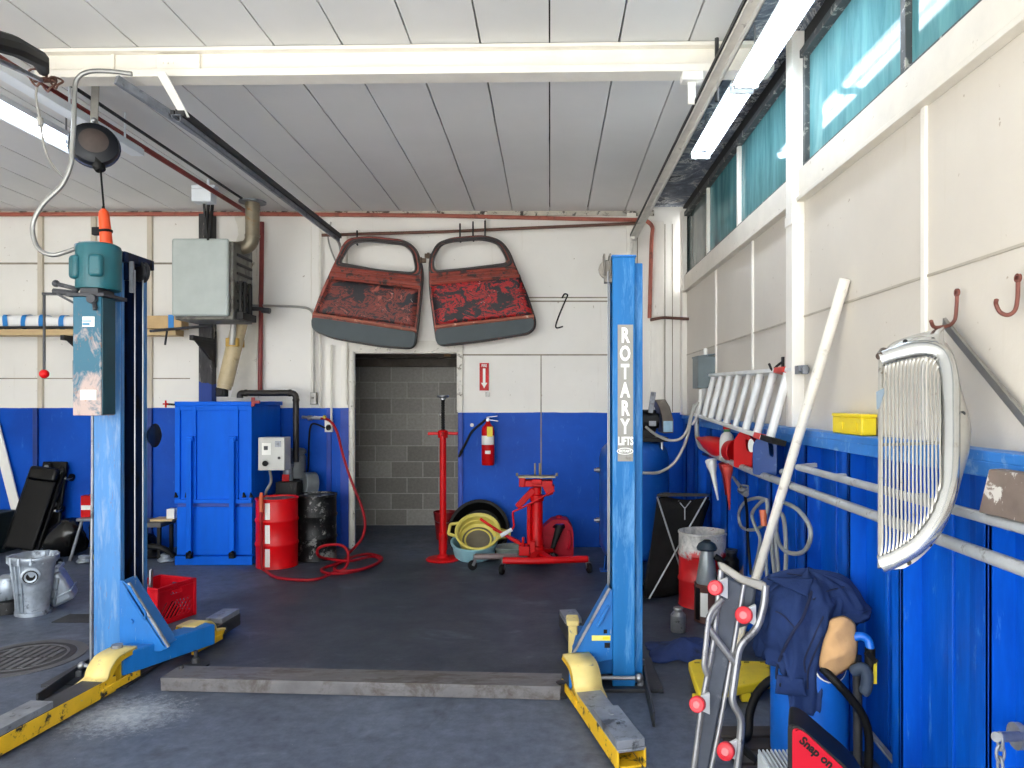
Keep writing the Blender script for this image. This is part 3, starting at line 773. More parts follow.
mb = MB(); mb.bar((x0 - .018, y0 - .006, .565), (x0 - .222, y0 - .006, .195), .014, .014); mb.build('gusset_edge', M_armsteel, L2)
mb = MB(); mb.bar((x0 - .02, y0 - .012, .47), (x0 - .085, y0 - .012, .355), .014, .018); mb.build('latch_handle', M_lift, L2, .003)
mb = MB(); mb.box((x0 - .115, y0 - .006, .275), (x0 - .012, y0 - .003, .303)); st = mb.build('caution_sticker', MAT('pale_yellow_sticker', (238, 228, 120), .5), L2)
MB().box((x0 - .055, y0 - .008, .281), (x0 - .017, y0 - .006, .297)).build('sticker_block', MAT('yellow_sticker_block', (236, 214, 40), .5), st)
MB().box((x0 - .05, y0 - .006, .315), (x0 - .03, y0 - .002, .335)).build('slot', M_black, L2); MB().box((x0 - .045, y0 - .006, .235), (x0 - .015, y0 - .002, .262)).build('slot', M_black, L2)
A, B = V((.17, 3.83, .125)), V((.24, 4.5, .125))
mb = MB(); mb.bar(A, B, .14, .13); mb.box((.20, 4.04, .06), (x0 + .02, 4.20, .20)); mb.build('carriage', M_lift, L2, .006)
p1, t1 = (.178, 3.78), (.35, 3.085)
arm(L2, p1, t1, .135, .085, .062, M_yel, M_armsteel, .36)
hump(L2, (.180, 3.80), V((t1[0] - p1[0], t1[1] - p1[1], 0)), .15, [M_paleyel, M_paleyel], .07, .205)
p2, t2 = (.20, 4.5), (.12, 5.0)
arm(L2, p2, t2, .12, .08, .075, M_armdark, M_armdark, .22)
mb = MB(); mb.box((.112, 4.32, .02), (.165, 4.44, .25)); mb.box((.10, 4.31, .245), (.175, 4.45, .275)); mb.build('arm_stop', M_paleyel, L2, .008)
mb = MB(); mb.lathe([(0, 0), (.035, 0), (.04, .02), (.02, .03), (.02, .07), (.03, .08), (0, .09)], Matrix.Translation((.06, 3.88, .001)), 16); mb.build('screw_adapter', M_armdark, L2)

# ---- plate across the floor
a, b = V((-2.14, 3.957)), V((.055, 3.835))
d = (b - a); 
mb = MB(); M_ = frame((a[0], a[1], .001), (d[0], d[1], 0), (-d[1], d[0], 0))
Lf = d.length
mb.box((0, .004, 0), (Lf, .185, .068), M_); mb.box((-.002, 0, .055), (Lf + .002, .187, .072), M_); mb.box((0, -.001, .0), (Lf, .005, .058), M_)
tag(mb.build('floor_cover_plate', MAT('scuffed_steel_cover', (116, 114, 116), .45, .3, var=.15, vs=4, wear=(86, 80, 76), wt=(.5, .62), ws=4, stretch=(1, 3, 1), wear2=(158, 160, 168), w2t=(.66, .72), w2s=18), None, .006), 'long grey steel cover plate across the floor between the lift columns', 'cover plate')
# ================================================================== things hung from ceiling and beam
M_track = MAT('grey_track_steel', (232, 229, 222), .45, .0, var=.08, wear=(120, 116, 110), wt=(.6, .7), ws=8)
M_trackdark = MAT('dark_track_edge', (40, 40, 42), .6)
M_tube = EMIT('lit_fluorescent_tube', (238, 246, 255), 8.0)
M_fixt = MAT('white_light_housing', (226, 232, 238), .35, var=.02)
M_redpipe = MAT('dark_red_pipe', (128, 42, 38), .5, var=.12, wear=(86, 40, 36), wt=(.6, .7), ws=9)
M_orpipe = MAT('faded_red_pipe', (168, 92, 76), .5, var=.1, wear=(128, 72, 58), wt=(.55, .65), ws=8)
M_brpipe = MAT('brown_pipe', (104, 70, 58), .55, .2, var=.15)
M_cond = MAT('grey_conduit', (168, 166, 160), .45, .4, var=.1)
M_condw = MAT('white_conduit', (226, 222, 212), .5, var=.05, wear=(150, 142, 130), wt=(.62, .7), ws=9)
M_white2 = MAT('white_bracket_paint', (238, 236, 230), .5, var=.03)

def rail(T, x, z, y0, y1, dark, lite, drop=0):
    mb = MB(); mb.box((x - .028, y0, z - .004), (x + .028, y1, z)); mb.box((x + .024, y0, z - .045), (x + .028, y1, z)); mb.box((x - .028, y0, z - .016), (x - .024, y1, z)); mb.box((x + .004, y0, z - .045), (x + .028, y1, z - .041))
    r = mb.build('rail', lite, T)
    MB().box((x - .034, y0, z + .001), (x - .012, y1, z + .026)).build('angle_iron', dark, r)
    return r
# overhead door tracks
T = thing('door_track', 'pale steel overhead-door track beside the fluorescent fixture with its white hanger', 'door track', (.87, 5, 3.3))
rail(T, .872, 3.315, 2.2, 7.55, M_trackdark, M_track)
mb = MB(); pts = catmull([(.872, 7.5, 3.295), (.872, 7.62, 3.285), (.872, 7.70, 3.2), (.872, 7.715, 3.08), (.872, 7.715, 2.55)], 5); mb.tube(pts, .016, 8); mb.build('curved_end', M_track, T)
mb = MB(); mb.box((.80, 4.17, 3.315), (.845, 4.19, 3.489)); mb.box((.76, 4.13, 3.44), (.88, 4.21, 3.488)); mb.build('hanger', M_white2, T, .004)
MB().cyl((.95, 4.10, 3.30), (.95, 4.10, 3.66), .012, n=8).build('hanger_rod', M_trackdark, T)
T = thing('door_track', 'dark steel overhead-door track running to the back wall above the gray heater', 'door track', (-2.245, 5, 3.3))
rail(T, -2.245, 3.315, 4.32, 7.60, M_trackdark, M_armsteel)
mb = MB(); mb.box((-2.255, 4.33, 3.306), (-2.20, 7.60, 3.35)); mb.build('dark_angle', M_trackdark, T)
mb = MB(); mb.tube(catmull([(-2.245, 7.58, 3.295), (-2.235, 7.66, 3.24), (-2.235, 7.70, 3.1), (-2.235, 7.70, 2.5)], 5), .016, 8); mb.build('curved_end', M_cond, T)
mb = MB(); mb.prism([(-2.285, 4.16, 3.50), (-2.225, 4.16, 3.50), (-2.185, 4.36, 3.315), (-2.235, 4.36, 3.315)], (0, .012, 0)); mb.build('hanger', M_white2, T, .003)
mb = MB(); mb.bar((-2.53, 4.20, 3.47), (-2.26, 4.7, 3.32), .03, .05); mb.build('diagonal_brace', M_armsteel, T)

# lit strip lights
def strip_light(x, z, y0, y1, label, tubes=2, hang=True, refl=.16):
    T = thing('strip_light', label, 'fluorescent light', (x, (y0 + y1) / 2, z), group='fluorescent strip lights')
    mb = MB(); mb.box((x - .044, y0, z + .058), (x + .044, y1, z + .09))
    mb.prism([(x - refl / 2, y0, z + .015), (x - .045, y0, z + .05), (x + .045, y0, z + .05), (x + refl / 2, y0, z + .015), (x + refl / 2, y0, z + .020), (x + .047, y0, z + .056), (x - .047, y0, z + .056), (x - refl / 2, y0, z + .020)], (0, y1 - y0, 0))
    for y in (y0 + .01, y1 - .035): mb.box((x - .07, y, z - .015), (x + .07, y + .025, z + .03))
    mb.build('housing', M_fixt, T, .002)
    for k in ((-1, 1) if tubes == 2 else (0,)):
        MB().cyl((x + k * .04, y0 + .03, z), (x + k * .042, y1 - .03, z), .017, n=12).build('tube', M_tube, T)
    if hang:
        for y in (y0 + .2, y1 - .2): MB().cyl((x, y, z + .09), (x, y, (ZC(y) if x < 1 else 3.70)), .006, n=6).build('hanger_rod', M_steel, T)
    return T
strip_light(1.14, 3.44, 4.27, 5.47, 'far one of the two lit strip lights in line below the side windows')
strip_light(1.15, 3.44, 3.04, 4.24, 'lit strip light hung nearer the door, in line below the side windows')
strip_light(-3.36, 3.36, 4.0, 5.2, 'lit strip light behind the black hanging reel', tubes=1, refl=.22)
mb = MB(); mb.box((-3.115, 3.2, 3.415), (-3.02, 5.36, 3.465)); mb.box((-3.10, 3.2, 3.465), (-3.035, 5.36, 3.478))
for y in (4.6, 5.2): mb.cyl((-3.07, y, 3.47), (-3.07, y, ZC(y)), .008, n=6)
mb.cyl((-3.07, 5.36, 3.44), (-3.07, 5.385, 3.44), .02, n=10)
tag(mb.build('cable_tray', M_fixt, None, .003), 'unlit white strip housing along the ceiling beside the lit tube', 'light housing')

# pipes along the ceiling
def pipe(name, pts, r, mat, label, cat='pipe', n=10, fil=.08, group=None):
    mb = MB(); mb.tube(fillet(pts, fil), r, n)
    return tag(mb.build(name, mat), label, cat, group)
pipe('sprinkler_pipe', [(-3.14, 2.6, 3.55), (-3.12, 7.40, 3.535)], .022, M_redpipe, 'dark red pipe along the ceiling behind the black reel')
pipe('conduit', [(-3.02, 4.5, 3.585), (-3.03, 7.5, 3.58)], .012, M_trackdark, 'thin dark pipe along the ceiling next to the dark red pipe', 'conduit')
# bundle of black cables at the end of the beam
T = thing('cable_bundle', 'black wrapped cable bundle with wire loops above the motor', 'cables', (-2.9, 3.9, 3.5))
mb = MB(); mb.tube([(-2.46, 3.0, 3.14), (-2.50, 3.35, 3.25), (-2.66, 3.75, 3.375), (-2.83, 4.02, 3.44)], [.045, .048, .045, .03], 10); mb.build('wrapped_bundle', M_black, T)
mb = MB(); mb.tube([(-2.47, 3.0, 3.09), (-2.62, 3.55, 3.23), (-2.84, 4.02, 3.385)], .014, 8); mb.build('bare_bar', M_armsteel, T)
mb = MB()
for c, r in (((-2.86, 4.02, 3.40), .045), ((-2.80, 4.02, 3.36), .035), ((-2.77, 4.04, 3.38), .03)):
    mb.tube([V(c) + V((r * math.cos(a), .02 * math.sin(a * 2), r * math.sin(a))) for a in [2 * PI * k / 18 for k in range(18)]], .006, 6, closed=True)
mb.tube([(-2.90, 4.05, 3.40), (-2.78, 4.05, 3.40)], .016, 8)
mb.build('wire_loop', M_brpipe, T)
MB().tube(catmull([W(40, 78, 4.05), W(36, 95, 4.05), W(40, 118, 4.05), W(44, 145, 4.05), W(52, 165, 4.1), W(64, 178, 4.15)], 6), .006, 6).build('hanging_wire', M_cond, T)
MB().cyl(W(40, 118, 4.05), W(40.5, 126, 4.05), .016, n=10).build('inline_plug', M_cond, T)
# bent conduit feeding the motor
mb = MB(); mb.tube(catmull([W(132, 74, 4.1), W(112, 71.5, 4.08), W(90, 71.5, 4.06), W(78, 78, 4.05), W(74.5, 92, 4.05), W(74, 120, 4.05), W(72, 150, 4.05), W(71, 164, 4.05), W(62, 185, 4.05), W(44, 203, 4.05), W(34, 220, 4.05), W(33, 235, 4.05), W(39, 249, 4.05), W(52, 255, 4.05), W(66, 252, 4.05), W(77, 248, 4.03)], 6), .0125, 10)
tag(mb.build('flexible_conduit', MAT('silver_conduit', (150, 150, 148), .35, .6, var=.1)), 'silver conduit curving down from the beam to the teal motor', 'conduit')
# retractable reel with lamp
RC = W(94, 146, 4.6)
T = thing('cord_reel', 'black retractable cord reel hanging below the ceiling', 'cord reel', RC)
mb = MB(); Mr = Mrot(RC, rad(78), rad(14), rad(28))
mb.lathe([(0, -.055), (.10, -.055), (.135, -.045), (.142, -.03), (.142, .03), (.135, .045), (.10, .055), (.085, .062), (.06, .066), (0, .066)], Mr, 30)
rb = mb.build('housing', MAT('black_reel_plastic', (26, 29, 36), .35, var=.15), T)
MB().lathe([(0, .0665), (.078, .0665), (.082, .071), (.06, .076), (.03, .08), (0, .08)], Mr, 26).build('hub_cover', MAT('worn_brown_hub', (78, 68, 64), .5, var=.2), rb)
MB().lathe([(.143, -.008), (.149, -.006), (.149, .006), (.143, .008)], Mr, 30).build('rim_band', MAT('dark_blue_band', (30, 44, 82), .4), rb)
mb = MB(); p = RC + V((.045, -.02, -.135)); mb.cyl(p + V((-.02, 0, .04)), p + V((.012, 0, -.03)), .045, .03, 14); mb.build('cord_guide', M_black, rb, .004)
mb = MB(); mb.bar(RC + V((-.02, .03, .13)), RC + V((-.02, .05, .47)), .05, .008, up=(0, 1, 0)); mb.bar(RC + V((-.10, .04, -.02)), RC + V((-.02, .05, .17)), .05, .02, up=(0, 1, 0)); mb.build('mounting_bracket', M_cond, T, .002)
mb = MB(); mb.ball(RC + V((-.0, .0, .165)), .018); mb.build('bolt', M_steel, T)
MB().cyl(p + V((.01, 0, -.03)), W(104, 210, 4.55), .006, n=6).build('cord', M_black, T)
T = thing('work_lamp', 'orange hand lamp hanging on the reel cord above the teal motor', 'work lamp', W(107, 249, 4.55))
mb = MB(); a, b = W(103.5, 209, 4.55), W(107, 251, 4.55); u = (b - a)
mb.tube([a, a + u * .06, a + u * .16, a + u * .5, a + u * .8, b], [.012, .026, .031, .034, .036, .034], 16)
lb = mb.build('handle', MAT('orange_lamp_plastic', (240, 84, 34), .4, var=.06), T)
mb = MB(); mb.tube([a + u * .50, a + u * .56], .042, 16); mb.cbox(a + u * .53 + V((-.055, 0, 0)), (.05, .03, .05)); mb.build('hook_clamp', M_black, T, .004)
MB().tube([a - u * .06, a + u * .02], [.007, .012], 10).build('cord_grip', M_black, T)

# unit heater with flue
HY = 6.9
T = thing('unit_heater', 'pale gray box heater hanging in front of the back wall', 'heater', W(200, 316, HY))
a, b = W(171, 316, HY), W(228, 238, HY)
mb = MB(); mb.box((a.x, HY, a.z), (b.x, HY + .05, b.z)); mb.build('front_cover', MAT('pale_grey_enamel', (176, 184, 180), .4, var=.04, wear=(150, 152, 146), wt=(.62, .75), ws=3), T, .03, seg=4)
mb = MB(); mb.box((a.x + .01, HY + .05, a.z - .03), (b.x + .03, HY + .50, b.z - .02)); hb = mb.build('casing', MAT('grimy_grey_casing', (112, 110, 102), .5, var=.15, wear=(66, 62, 56), wt=(.5, .62), ws=7), T, .01)
mb = MB()
for i in range(7): mb.box((b.x + .03, HY + .12, a.z + .06 + i * .09), (b.x + .045, HY + .46, a.z + .085 + i * .09))
mb.build('louver', M_charred if False else M_darkchar, hb, .002)
mb = MB()
for i in range(5): mb.cyl((b.x + .06 + .014 * (i % 2), HY + .14 + i * .06, a.z + .02), (b.x + .06 + .014 * (i % 2), HY + .14 + i * .06, a.z + .36), .017, n=8)
mb.box((b.x + .03, HY + .1, a.z - .02), (b.x + .10, HY + .42, a.z + .05))
mb.build('gas_valve', M_darkchar, hb)
mb = MB()
for x in (a.x + .23, a.x + .27): mb.bar((x, HY + .2, b.z - .02), (x + .02, HY + .25, ZC(HY)), .022, .022)
mb.build('hanger', M_darkchar, T)
mb = MB(); f0, f1 = W(234, 250, HY + .25), W(246, 247, HY + .3); yy = HY + .28
Mflue = MAT('stained_galvanised_flue', (142, 132, 112), .4, .5, var=.15, wear=(150, 110, 66), wt=(.58, .66), ws=6)
px = lambda x, y: W(x, y, yy)
pts = fillet([px(226, 249), px(236, 249), px(248, 247), px(252.5, 240), px(252.5, 201)], [0, 0, .08, .06, 0], 4)
mb.tube(pts, .068, 18)
for q, dd in ((px(252.5, 206), V((0, 0, 1))), (px(252.5, 236), V((0, 0, 1))), (px(236, 249), V((1, 0, 0)))): mb.cyl(q - dd * .012, q + dd * .012, .073, n=18)
mb.build('flue_pipe', Mflue, T, smooth=50)
MB().cyl(px(252.5, 203), px(252.5, 201.5), .13, n=20).build('flue_collar', M_armsteel, T)
mb = MB(); c = W(203, 196, 6.7); mb.cbox((c.x, 6.72, c.z), (.18, .12, .12)); mb.cyl((c.x - .05, 6.72, c.z + .06), (c.x - .05, 6.72, ZC(6.7)), .012, n=8).cyl((c.x + .04, 6.72, c.z + .06), (c.x + .04, 6.72, ZC(6.7)), .012, n=8); mb.box((c.x - .1, 6.68, c.z + .07), (c.x + .12, 6.76, c.z + .1))
tag(mb.build('junction_box', M_fixt, None, .008), 'small white box on the ceiling above the gray heater', 'junction box')
pipe('conduit', [W(204, 201, 6.75), W(205, 220, 6.8), W(208, 240, 6.9)], .012, M_trackdark, 'short dark conduit from the white ceiling box to the heater', 'conduit')
# ================================================================== against the back wall
M_cab = MAT('cabinet_blue', (0, 98, 222), .55, var=.06, vs=2, wear=(40, 128, 226), wt=(.68, .78), ws=6, stretch=(3, 3, .6), spec=.15)
M_cabdark = MAT('cabinet_blue_recess', (6, 66, 168), .35, var=.06)
M_drumred = MAT('drum_red', (206, 8, 18), .38, spec=.3, var=.08, vs=4, wear=(120, 20, 24), wt=(.66, .72), ws=9)
M_drumblk = MAT('scratched_black_drum', (17, 18, 19), .42, spec=.3, var=.2, wear=(128, 128, 126), wt=(.55, .60), ws=8, wear2=(60, 60, 60), w2t=(.56, .62), w2s=22)
M_drumtop = MAT('drum_lid_steel', (128, 128, 126), .4, .4, var=.15)

# ---- blue cabinet
CYF = 6.98
T = thing('steel_cabinet', 'tall blue steel cabinet with welded door bars beside the red drum', 'cabinet', (-3.24, 7.35, 0))
cx0, cx1 = (176 - 550) * CYF / FPX, (252.5 - 550) * CYF / FPX
mb = MB(); mb.box((cx0 + .01, CYF + .04, .002), (cx1, 7.70, 1.56)); mb.build('body', M_cab, T, .004)
MB().box((cx0 - .01, CYF - .012, 1.545), (cx1 + .02, 7.71, 1.585)).build('top', M_cab, T, .004)
def pz(py, Y=CYF): return EYE - (py - CY) * Y / FPX
def px_(p, Y=CYF): return (p - CX) * Y / FPX
mb = MB()
mb.box((cx0, CYF, pz(501)), (cx1, CYF + .04, 1.545))
d1 = mb.build('upper_door', M_cab, T, .004)
mb = MB()
for a, b in ((176, 181), (193.5, 197), (236, 239), (249, 252.5)): mb.box((px_(a), CYF - .022, pz(501)), (px_(b), CYF, 1.54))
mb.box((cx0, CYF - .016, 1.50), (cx1, CYF, 1.545)); mb.box((cx0, CYF - .03, pz(503)), (cx1, CYF, pz(499)))
mb.build('door_bar', M_cab, d1, .003)
mb = MB(); mb.box((cx0 + .005, CYF + .005, pz(555)), (cx1 - .005, CYF + .04, pz(507))); d2 = mb.build('lower_door', M_cab, T, .004)
MB().box((cx0 + .01, CYF + .02, pz(507.5)), (cx1 - .01, CYF + .045, pz(500))).build('gap', M_cabdark, T)
MB().box((cx0 - .005, CYF - .015, .002), (cx1, CYF + .04, pz(556))).build('plinth', M_cab, T, .003)
for a, b in ((189.5, 194.5), (232, 237)):
    mb = MB(); mb.box((px_(a), CYF - .07, pz(556)), (px_(b), CYF - .035, pz(438))); mb.box((px_(a) - .005, CYF - .06, pz(441)), (px_(b) + .012, CYF, pz(436)))
    lb = mb.build('lock_bar', M_cab, T, .004)
    mb = MB(); x = px_((a + b) / 2); mb.cbox((x, CYF - .05, pz(554)), (.05, .05, .06)); mb.cyl((x - .02, CYF - .06, pz(554)), (x + .02, CYF - .08, pz(550)), .016, n=8); mb.build('clamp', M_black, lb, .004)
for p in (176.5, 187, 244, 251):
    mb = MB(); x = px_(p); mb.prism([(x, CYF - .045, pz(497)), (x + .03, CYF - .045, pz(497)), (x + .008, CYF - .045, pz(492))], (0, .03, 0)); mb.build('clip', M_black, T)
mb = MB(); x = px_(166, 6.95); mb.cyl((x, 6.95, pz(404)), (cx0, 6.95, 1.555), .01, n=8); h = mb.build('side_latch', M_black, T)
mb = MB(); mb.cbox((x, 6.945, pz(404)), (.055, .014, .014)).cbox((x, 6.945, pz(404)), (.014, .014, .07)); mb.build('red_cross_handle', M_red, h, .003)
mb = MB(); mb.cbox((cx1 + .015, CYF - .02, pz(402)), (.03, .03, .09)); mb.cbox((cx1 + .04, CYF - .02, pz(402)), (.08, .02, .03)); mb.build('corner_latch', MAT('dark_red_latch', (150, 30, 34), .5), T, .004)
# bent black pipe from the cabinet top down to the pump
mb = MB(); mb.tube(fillet([W(240, 398, 7.5), W(240, 393, 7.5), W(296, 393, 7.5), W(296, 462, 7.5)], .06), .032, 12)
for q in (W(246, 393, 7.5), W(290, 393, 7.5), W(296, 400, 7.5)): mb.ball(q, .038, 10)
tag(mb.build('hydraulic_pipe', MAT('black_iron_pipe', (46, 42, 40), .45, .3, var=.15)), 'bent black iron pipe from the blue cabinet down to the pump', 'pipe')
# control box on cabinet side
BY = 6.98
T = thing('control_panel', 'gray electrical control box with black dial mounted on the blue cabinet', 'control box', W(271, 470, BY))
a, b = W(258, 470.5, BY), W(284.5, 437.5, BY)
mb = MB(); mb.box((a.x, BY, a.z), (b.x, BY + .17, b.z)); mb.build('box', MAT('light_grey_enamel', (190, 190, 186), .4, var=.04), T, .006)
mb = MB(); mb.box((W(262, 0, BY).x, BY - .004, pz(455)), (W(271, 0, BY).x, BY, pz(443))); lb = mb.build('label_plate', M_paper, T)
mb = MB(); mb.box((W(264, 0, BY).x, BY - .006, pz(450)), (W(268, 0, BY).x, BY - .004, pz(446))); mb.build('print', M_armdark, lb)
MB().cyl(W(265, 463.5, BY - .001), W(265, 463.5, BY - .03), .027, n=18).build('dial', M_black, T)
MB().cyl(W(279, 458, BY - .001), W(279, 458, BY - .012), .014, n=14).build('button', M_armdark, T)
mb = MB(); mb.box((W(275, 0, BY).x, BY - .003, pz(447)), (W(281, 0, BY).x, BY, pz(441))); mb.build('badge', M_armsteel, T)
mb = MB(); mb.tube(catmull([W(270, 471, BY + .08), W(271, 482, BY + .12), W(266, 492, BY + .14), W(268, 498, BY + .35), W(275, 495, BY + .5)], 6), .014, 8); mb.build('cable', M_cond, T)
# pump on its tank, behind the drums
T = thing('hydraulic_pump', 'gray electric pump with upright motor behind the scratched black drum', 'pump', W(300, 545, 7.55))
mb = MB(); c = W(298, 478, 7.6); mb.lathe([(0, 0), (.085, 0), (.09, .02), (.09, .22), (.075, .25), (.095, .255), (.095, .29), (.07, .31), (0, .32)], Matrix.Translation((c.x - .01, 7.6, .78)), 22); mb.build('motor', MAT('pump_grey', (96, 100, 102), .45, .2, var=.12), T)
mb = MB(); mb.cyl(W(303, 484, 7.52), W(315, 484, 7.60), .125, n=22); mb.build('reservoir', MAT('reservoir_grey', (120, 126, 130), .4, .3, var=.1), T, .008)
mb = MB(); mb.lathe([(0, 0), (.05, 0), (.05, .16), (.06, .165), (.06, .19), (0, .2)], Matrix.Translation((W(288, 0, 7.5).x, 7.5, .74)), 16); mb.build('filter', M_armsteel, T)
MB().box((W(286, 0, 7.5).x - .02, 7.44, .70), (W(291, 0, 7.5).x, 7.452, .83)).build('red_label', M_red, T)
mb = MB(); mb.box((-2.81, 7.36, .05), (-2.585, 7.74, .76)); mb.box((-2.79, 7.4, .002), (-2.60, 7.7, .05)); mb.build('tank', M_darkchar, T, .01)
def drum(name, label, c, r, h, mats, group=None, ribs=(.34, .68), lid=True, band=None):
    T = thing(name, label, 'drum', c, group=group)
    pr = [(0, .012), (r - .012, .012), (r - .004, 0), (r + .004, .004), (r, .02)]
    for k in ribs:
        z = h * k; pr += [(r, z - .022), (r + .008, z - .008), (r + .008, z + .008), (r, z + .022)]
    pr += [(r, h - .022), (r + .006, h - .016), (r + .007, h - .003), (r + .001, h)]
    if lid: pr += [(r - .008, h - .004), (r - .012, h - .016)]
    else: pr += [(r - .006, h), (r - .008, h - .01), (r - .008, .03), (0, .03)]
    M_ = Matrix.Translation(c)
    MB().lathe(pr, M_, 40).build('shell', mats[0], T, smooth=40)
    if lid:
        l = MB().lathe([(r - .012, h - .016), (r * .9, h - .018), (r * .86, h - .014), (0, h - .012)], M_, 36).build('lid', mats[1], T)
        MB().cyl(V(c) + V((r * .5, -r * .2, h - .014)), V(c) + V((r * .5, -r * .2, h - .002)), .03, n=14).build('bung', M_steel, l)
        MB().cyl(V(c) + V((-r * .6, r * .2, h - .014)), V(c) + V((-r * .6, r * .2, h - .004)), .018, n=12).build('bung', M_steel, l)
    return T
T = drum('steel_drum', 'glossy red drum with a white stripe beside the blue cabinet', (-2.635, 6.95, .002), .192, .662, [M_drumred, M_drumtop])
c = V((-2.635, 6.95, 0)); a0 = rad(-98)
mb = MB()
for k, w in ((0, .03), (.13, .016)):
    for z0, z1 in ((.03, .20), (.25, .425), (.475, .63)):
        mb.grid(4, 2, lambda u, v: c + V((.1945 * math.cos(a0 + k + (u - .5) * w / .19), .1945 * math.sin(a0 + k + (u - .5) * w / .19), z0 + (z1 - z0) * v)))
mb.build('white_stripe', M_paper, T)
drum('steel_drum', 'scratched black drum beside the doorway', (-2.365, 7.28, .002), .198, .65, [M_drumblk, M_drumblk])
# beige hydraulic cylinder leaning over the cabinet
T = thing('hydraulic_cylinder', 'beige hydraulic cylinder leaning on the wall above the blue cabinet', 'hydraulic cylinder', W(222, 397, 7.45))
a, b = W(224, 389, 7.45), W(241.5, 316, 7.55); u = b - a
M_beige = MAT('greasy_beige_paint', (196, 178, 140), .4, var=.1, wear=(140, 118, 80), wt=(.58, .68), ws=7)
mb = MB(); mb.tube([a, a + u * .05, a + u * .051, b - u * .05, b], [.07, .07, .078, .078, .07], 20); mb.build('barrel', M_beige, T, smooth=40)
mb = MB(); mb.cbox(a + V((-.02, 0, -.03)), (.10, .09, .10)); mb.cyl(a + V((-.02, -.06, -.035)), a + V((-.02, .06, -.035)), .035, n=14); mb.build('clevis', M_darkchar, T, .01)
mb = MB(); mb.cbox(a + u * .63, (.13, .175, .09)); mb.build('ochre_label', MAT('ochre_label', (190, 150, 60), .5), T, .01)
mb = MB(); mb.cyl(b, b + u * .13, .04, n=14); mb.build('rod_end', M_darkchar, T)
T = thing('valve_pipe', 'gray pipe valve and fittings across the wall below the heater', 'pipe valve', W(240, 308, 7.4))
mb = MB(); mb.cyl(W(228, 308, 7.45), W(262, 309, 7.45), .022, n=10); mb.cyl(W(262, 310, 7.45), W(270, 311, 7.45), .03, n=10); mb.build('pipe', M_armdark, T)
mb = MB(); mb.ball(W(238, 307, 7.42), .055, 12); mb.cyl(W(238, 300, 7.42), W(238, 316, 7.42), .04, n=12); mb.build('valve_body', M_cond, T)
mb = MB(); mb.tube(catmull([W(234, 314, 7.42), W(233, 330, 7.42), W(232, 345, 7.42)], 5), .03, 10); mb.build('down_pipe', M_cond, T)
# torn sheet
def ragged(pts, seed, amp=.012, n=5):
    out = []; P = [V((p[0], p[1], 0)) for p in pts]
    for i, a in enumerate(P):
        b = P[(i + 1) % len(P)]
        for k in range(n):
            q = a.lerp(b, k / n); m = noise.noise_vector(q * 9 + V((seed, seed, 0))) * amp; out.append((q.x + m.x, q.y + m.y))
    return out
pts = [(bx(p), bz(q)) for p, q in ((236, 216), (258, 216), (259, 398), (232, 398), (248, 330), (249, 300), (238, 285), (246, 270), (232, 250), (240, 235))]
MB().plate([ragged(pts, 3, .03)], .02, lambda u, v, w: V((u, YB - .024 + w, v))).build('torn_sheet', MAT('torn_pale_sheet', (222, 218, 206), .6, var=.06, wear=(128, 118, 100), wt=(.6, .68), ws=6), None)
tag(bpy.data.objects['torn_sheet'], 'torn pale wall sheet with ragged edge behind the flue pipe', 'wall sheet')

# ---- pipes and conduits on the back wall
yw = YB - .06
wp = lambda p, q, y=yw: W(p, q, y)
pipe('red_pipe', [wp(-40, 214.5), wp(250, 214), wp(430, 215.5), wp(606, 219.5), wp(646, 220), wp(653, 226), wp(651.5, 240), wp(649.5, 318)], .022, M_orpipe, 'faded red pipe along the top of the back wall, turning down behind the lettered post', fil=.09)
pipe('red_pipe', [wp(262, 222), wp(260, 392)], .024, M_redpipe, 'dark red upright pipe on the wall beside the flue')
pipe('hanging_pipe', [wp(322, 235.2, 7.70), wp(450, 231.5, 7.70), wp(610, 224.5, 7.70), wp(640, 223.0, 7.70)], .017, M_brpipe, 'thin brown pipe on the wall from which both truck doors hang')
pipe('brown_pipe', [wp(650, 320, 7.74), wp(662, 317.5, 7.72), wp(690, 319, 7.5)], .016, M_brpipe, 'short brown pipe running out to the corner beside the lettered post')
conds = [([(320, 216), (320, 408)], .014, 'gray upright conduit on the wall beside the door track end'),
         ([(347, 236), (347, 250), (346.5, 405)], .012, 'gray upright conduit behind the hanging truck door above the doorway'),
         ([(331, 345), (331.5, 432)], .012, 'thin conduit running down to the wall outlet beside the doorway'),
         ([(486, 212), (486, 238)], .012, 'short conduit at the wall top above the red truck door')]
for pts, r, lab in conds: pipe('conduit', [wp(*p) for p in pts], r, M_condw, lab, 'conduit', 8)
pipe('conduit', [wp(246, 305), wp(296, 306.5), wp(308, 308), (wp(313, 312)), wp(314, 325), wp(314, 393)], .013, M_cond, 'gray conduit bending down the wall to the small switch box', 'conduit', 8)
pipe('curved_wire', catmull([wp(331, 222), wp(328, 236), wp(331, 250), wp(336, 262)], 5), .009, M_cond, 'curved gray wire above the darker truck door', 'wire', 8)
mb = MB(); a = wp(314, 398.5); mb.cbox(a + V((0, 0, 0)), (.065, .07, .13)); mb.cyl(a + V((0, -.035, 0)), a + V((0, -.05, .01)), .012, n=8)
tag(mb.build('switch_box', M_cond, None, .006), 'small gray switch box on the wall above the blue paint line', 'switch')
T = thing('wall_outlet', 'white wall outlet with black plug on the blue wall beside the doorway', 'outlet', wp(329, 433))
mb = MB(); mb.cbox(wp(329, 426, YB - .03), (.085, .04, .13)); mb.build('cover', M_paper, T, .005)
mb = MB(); mb.cyl(wp(328.5, 427, YB - .05), wp(328.5, 428, YB - .10), .028, n=12); mb.build('plug', M_black, T)
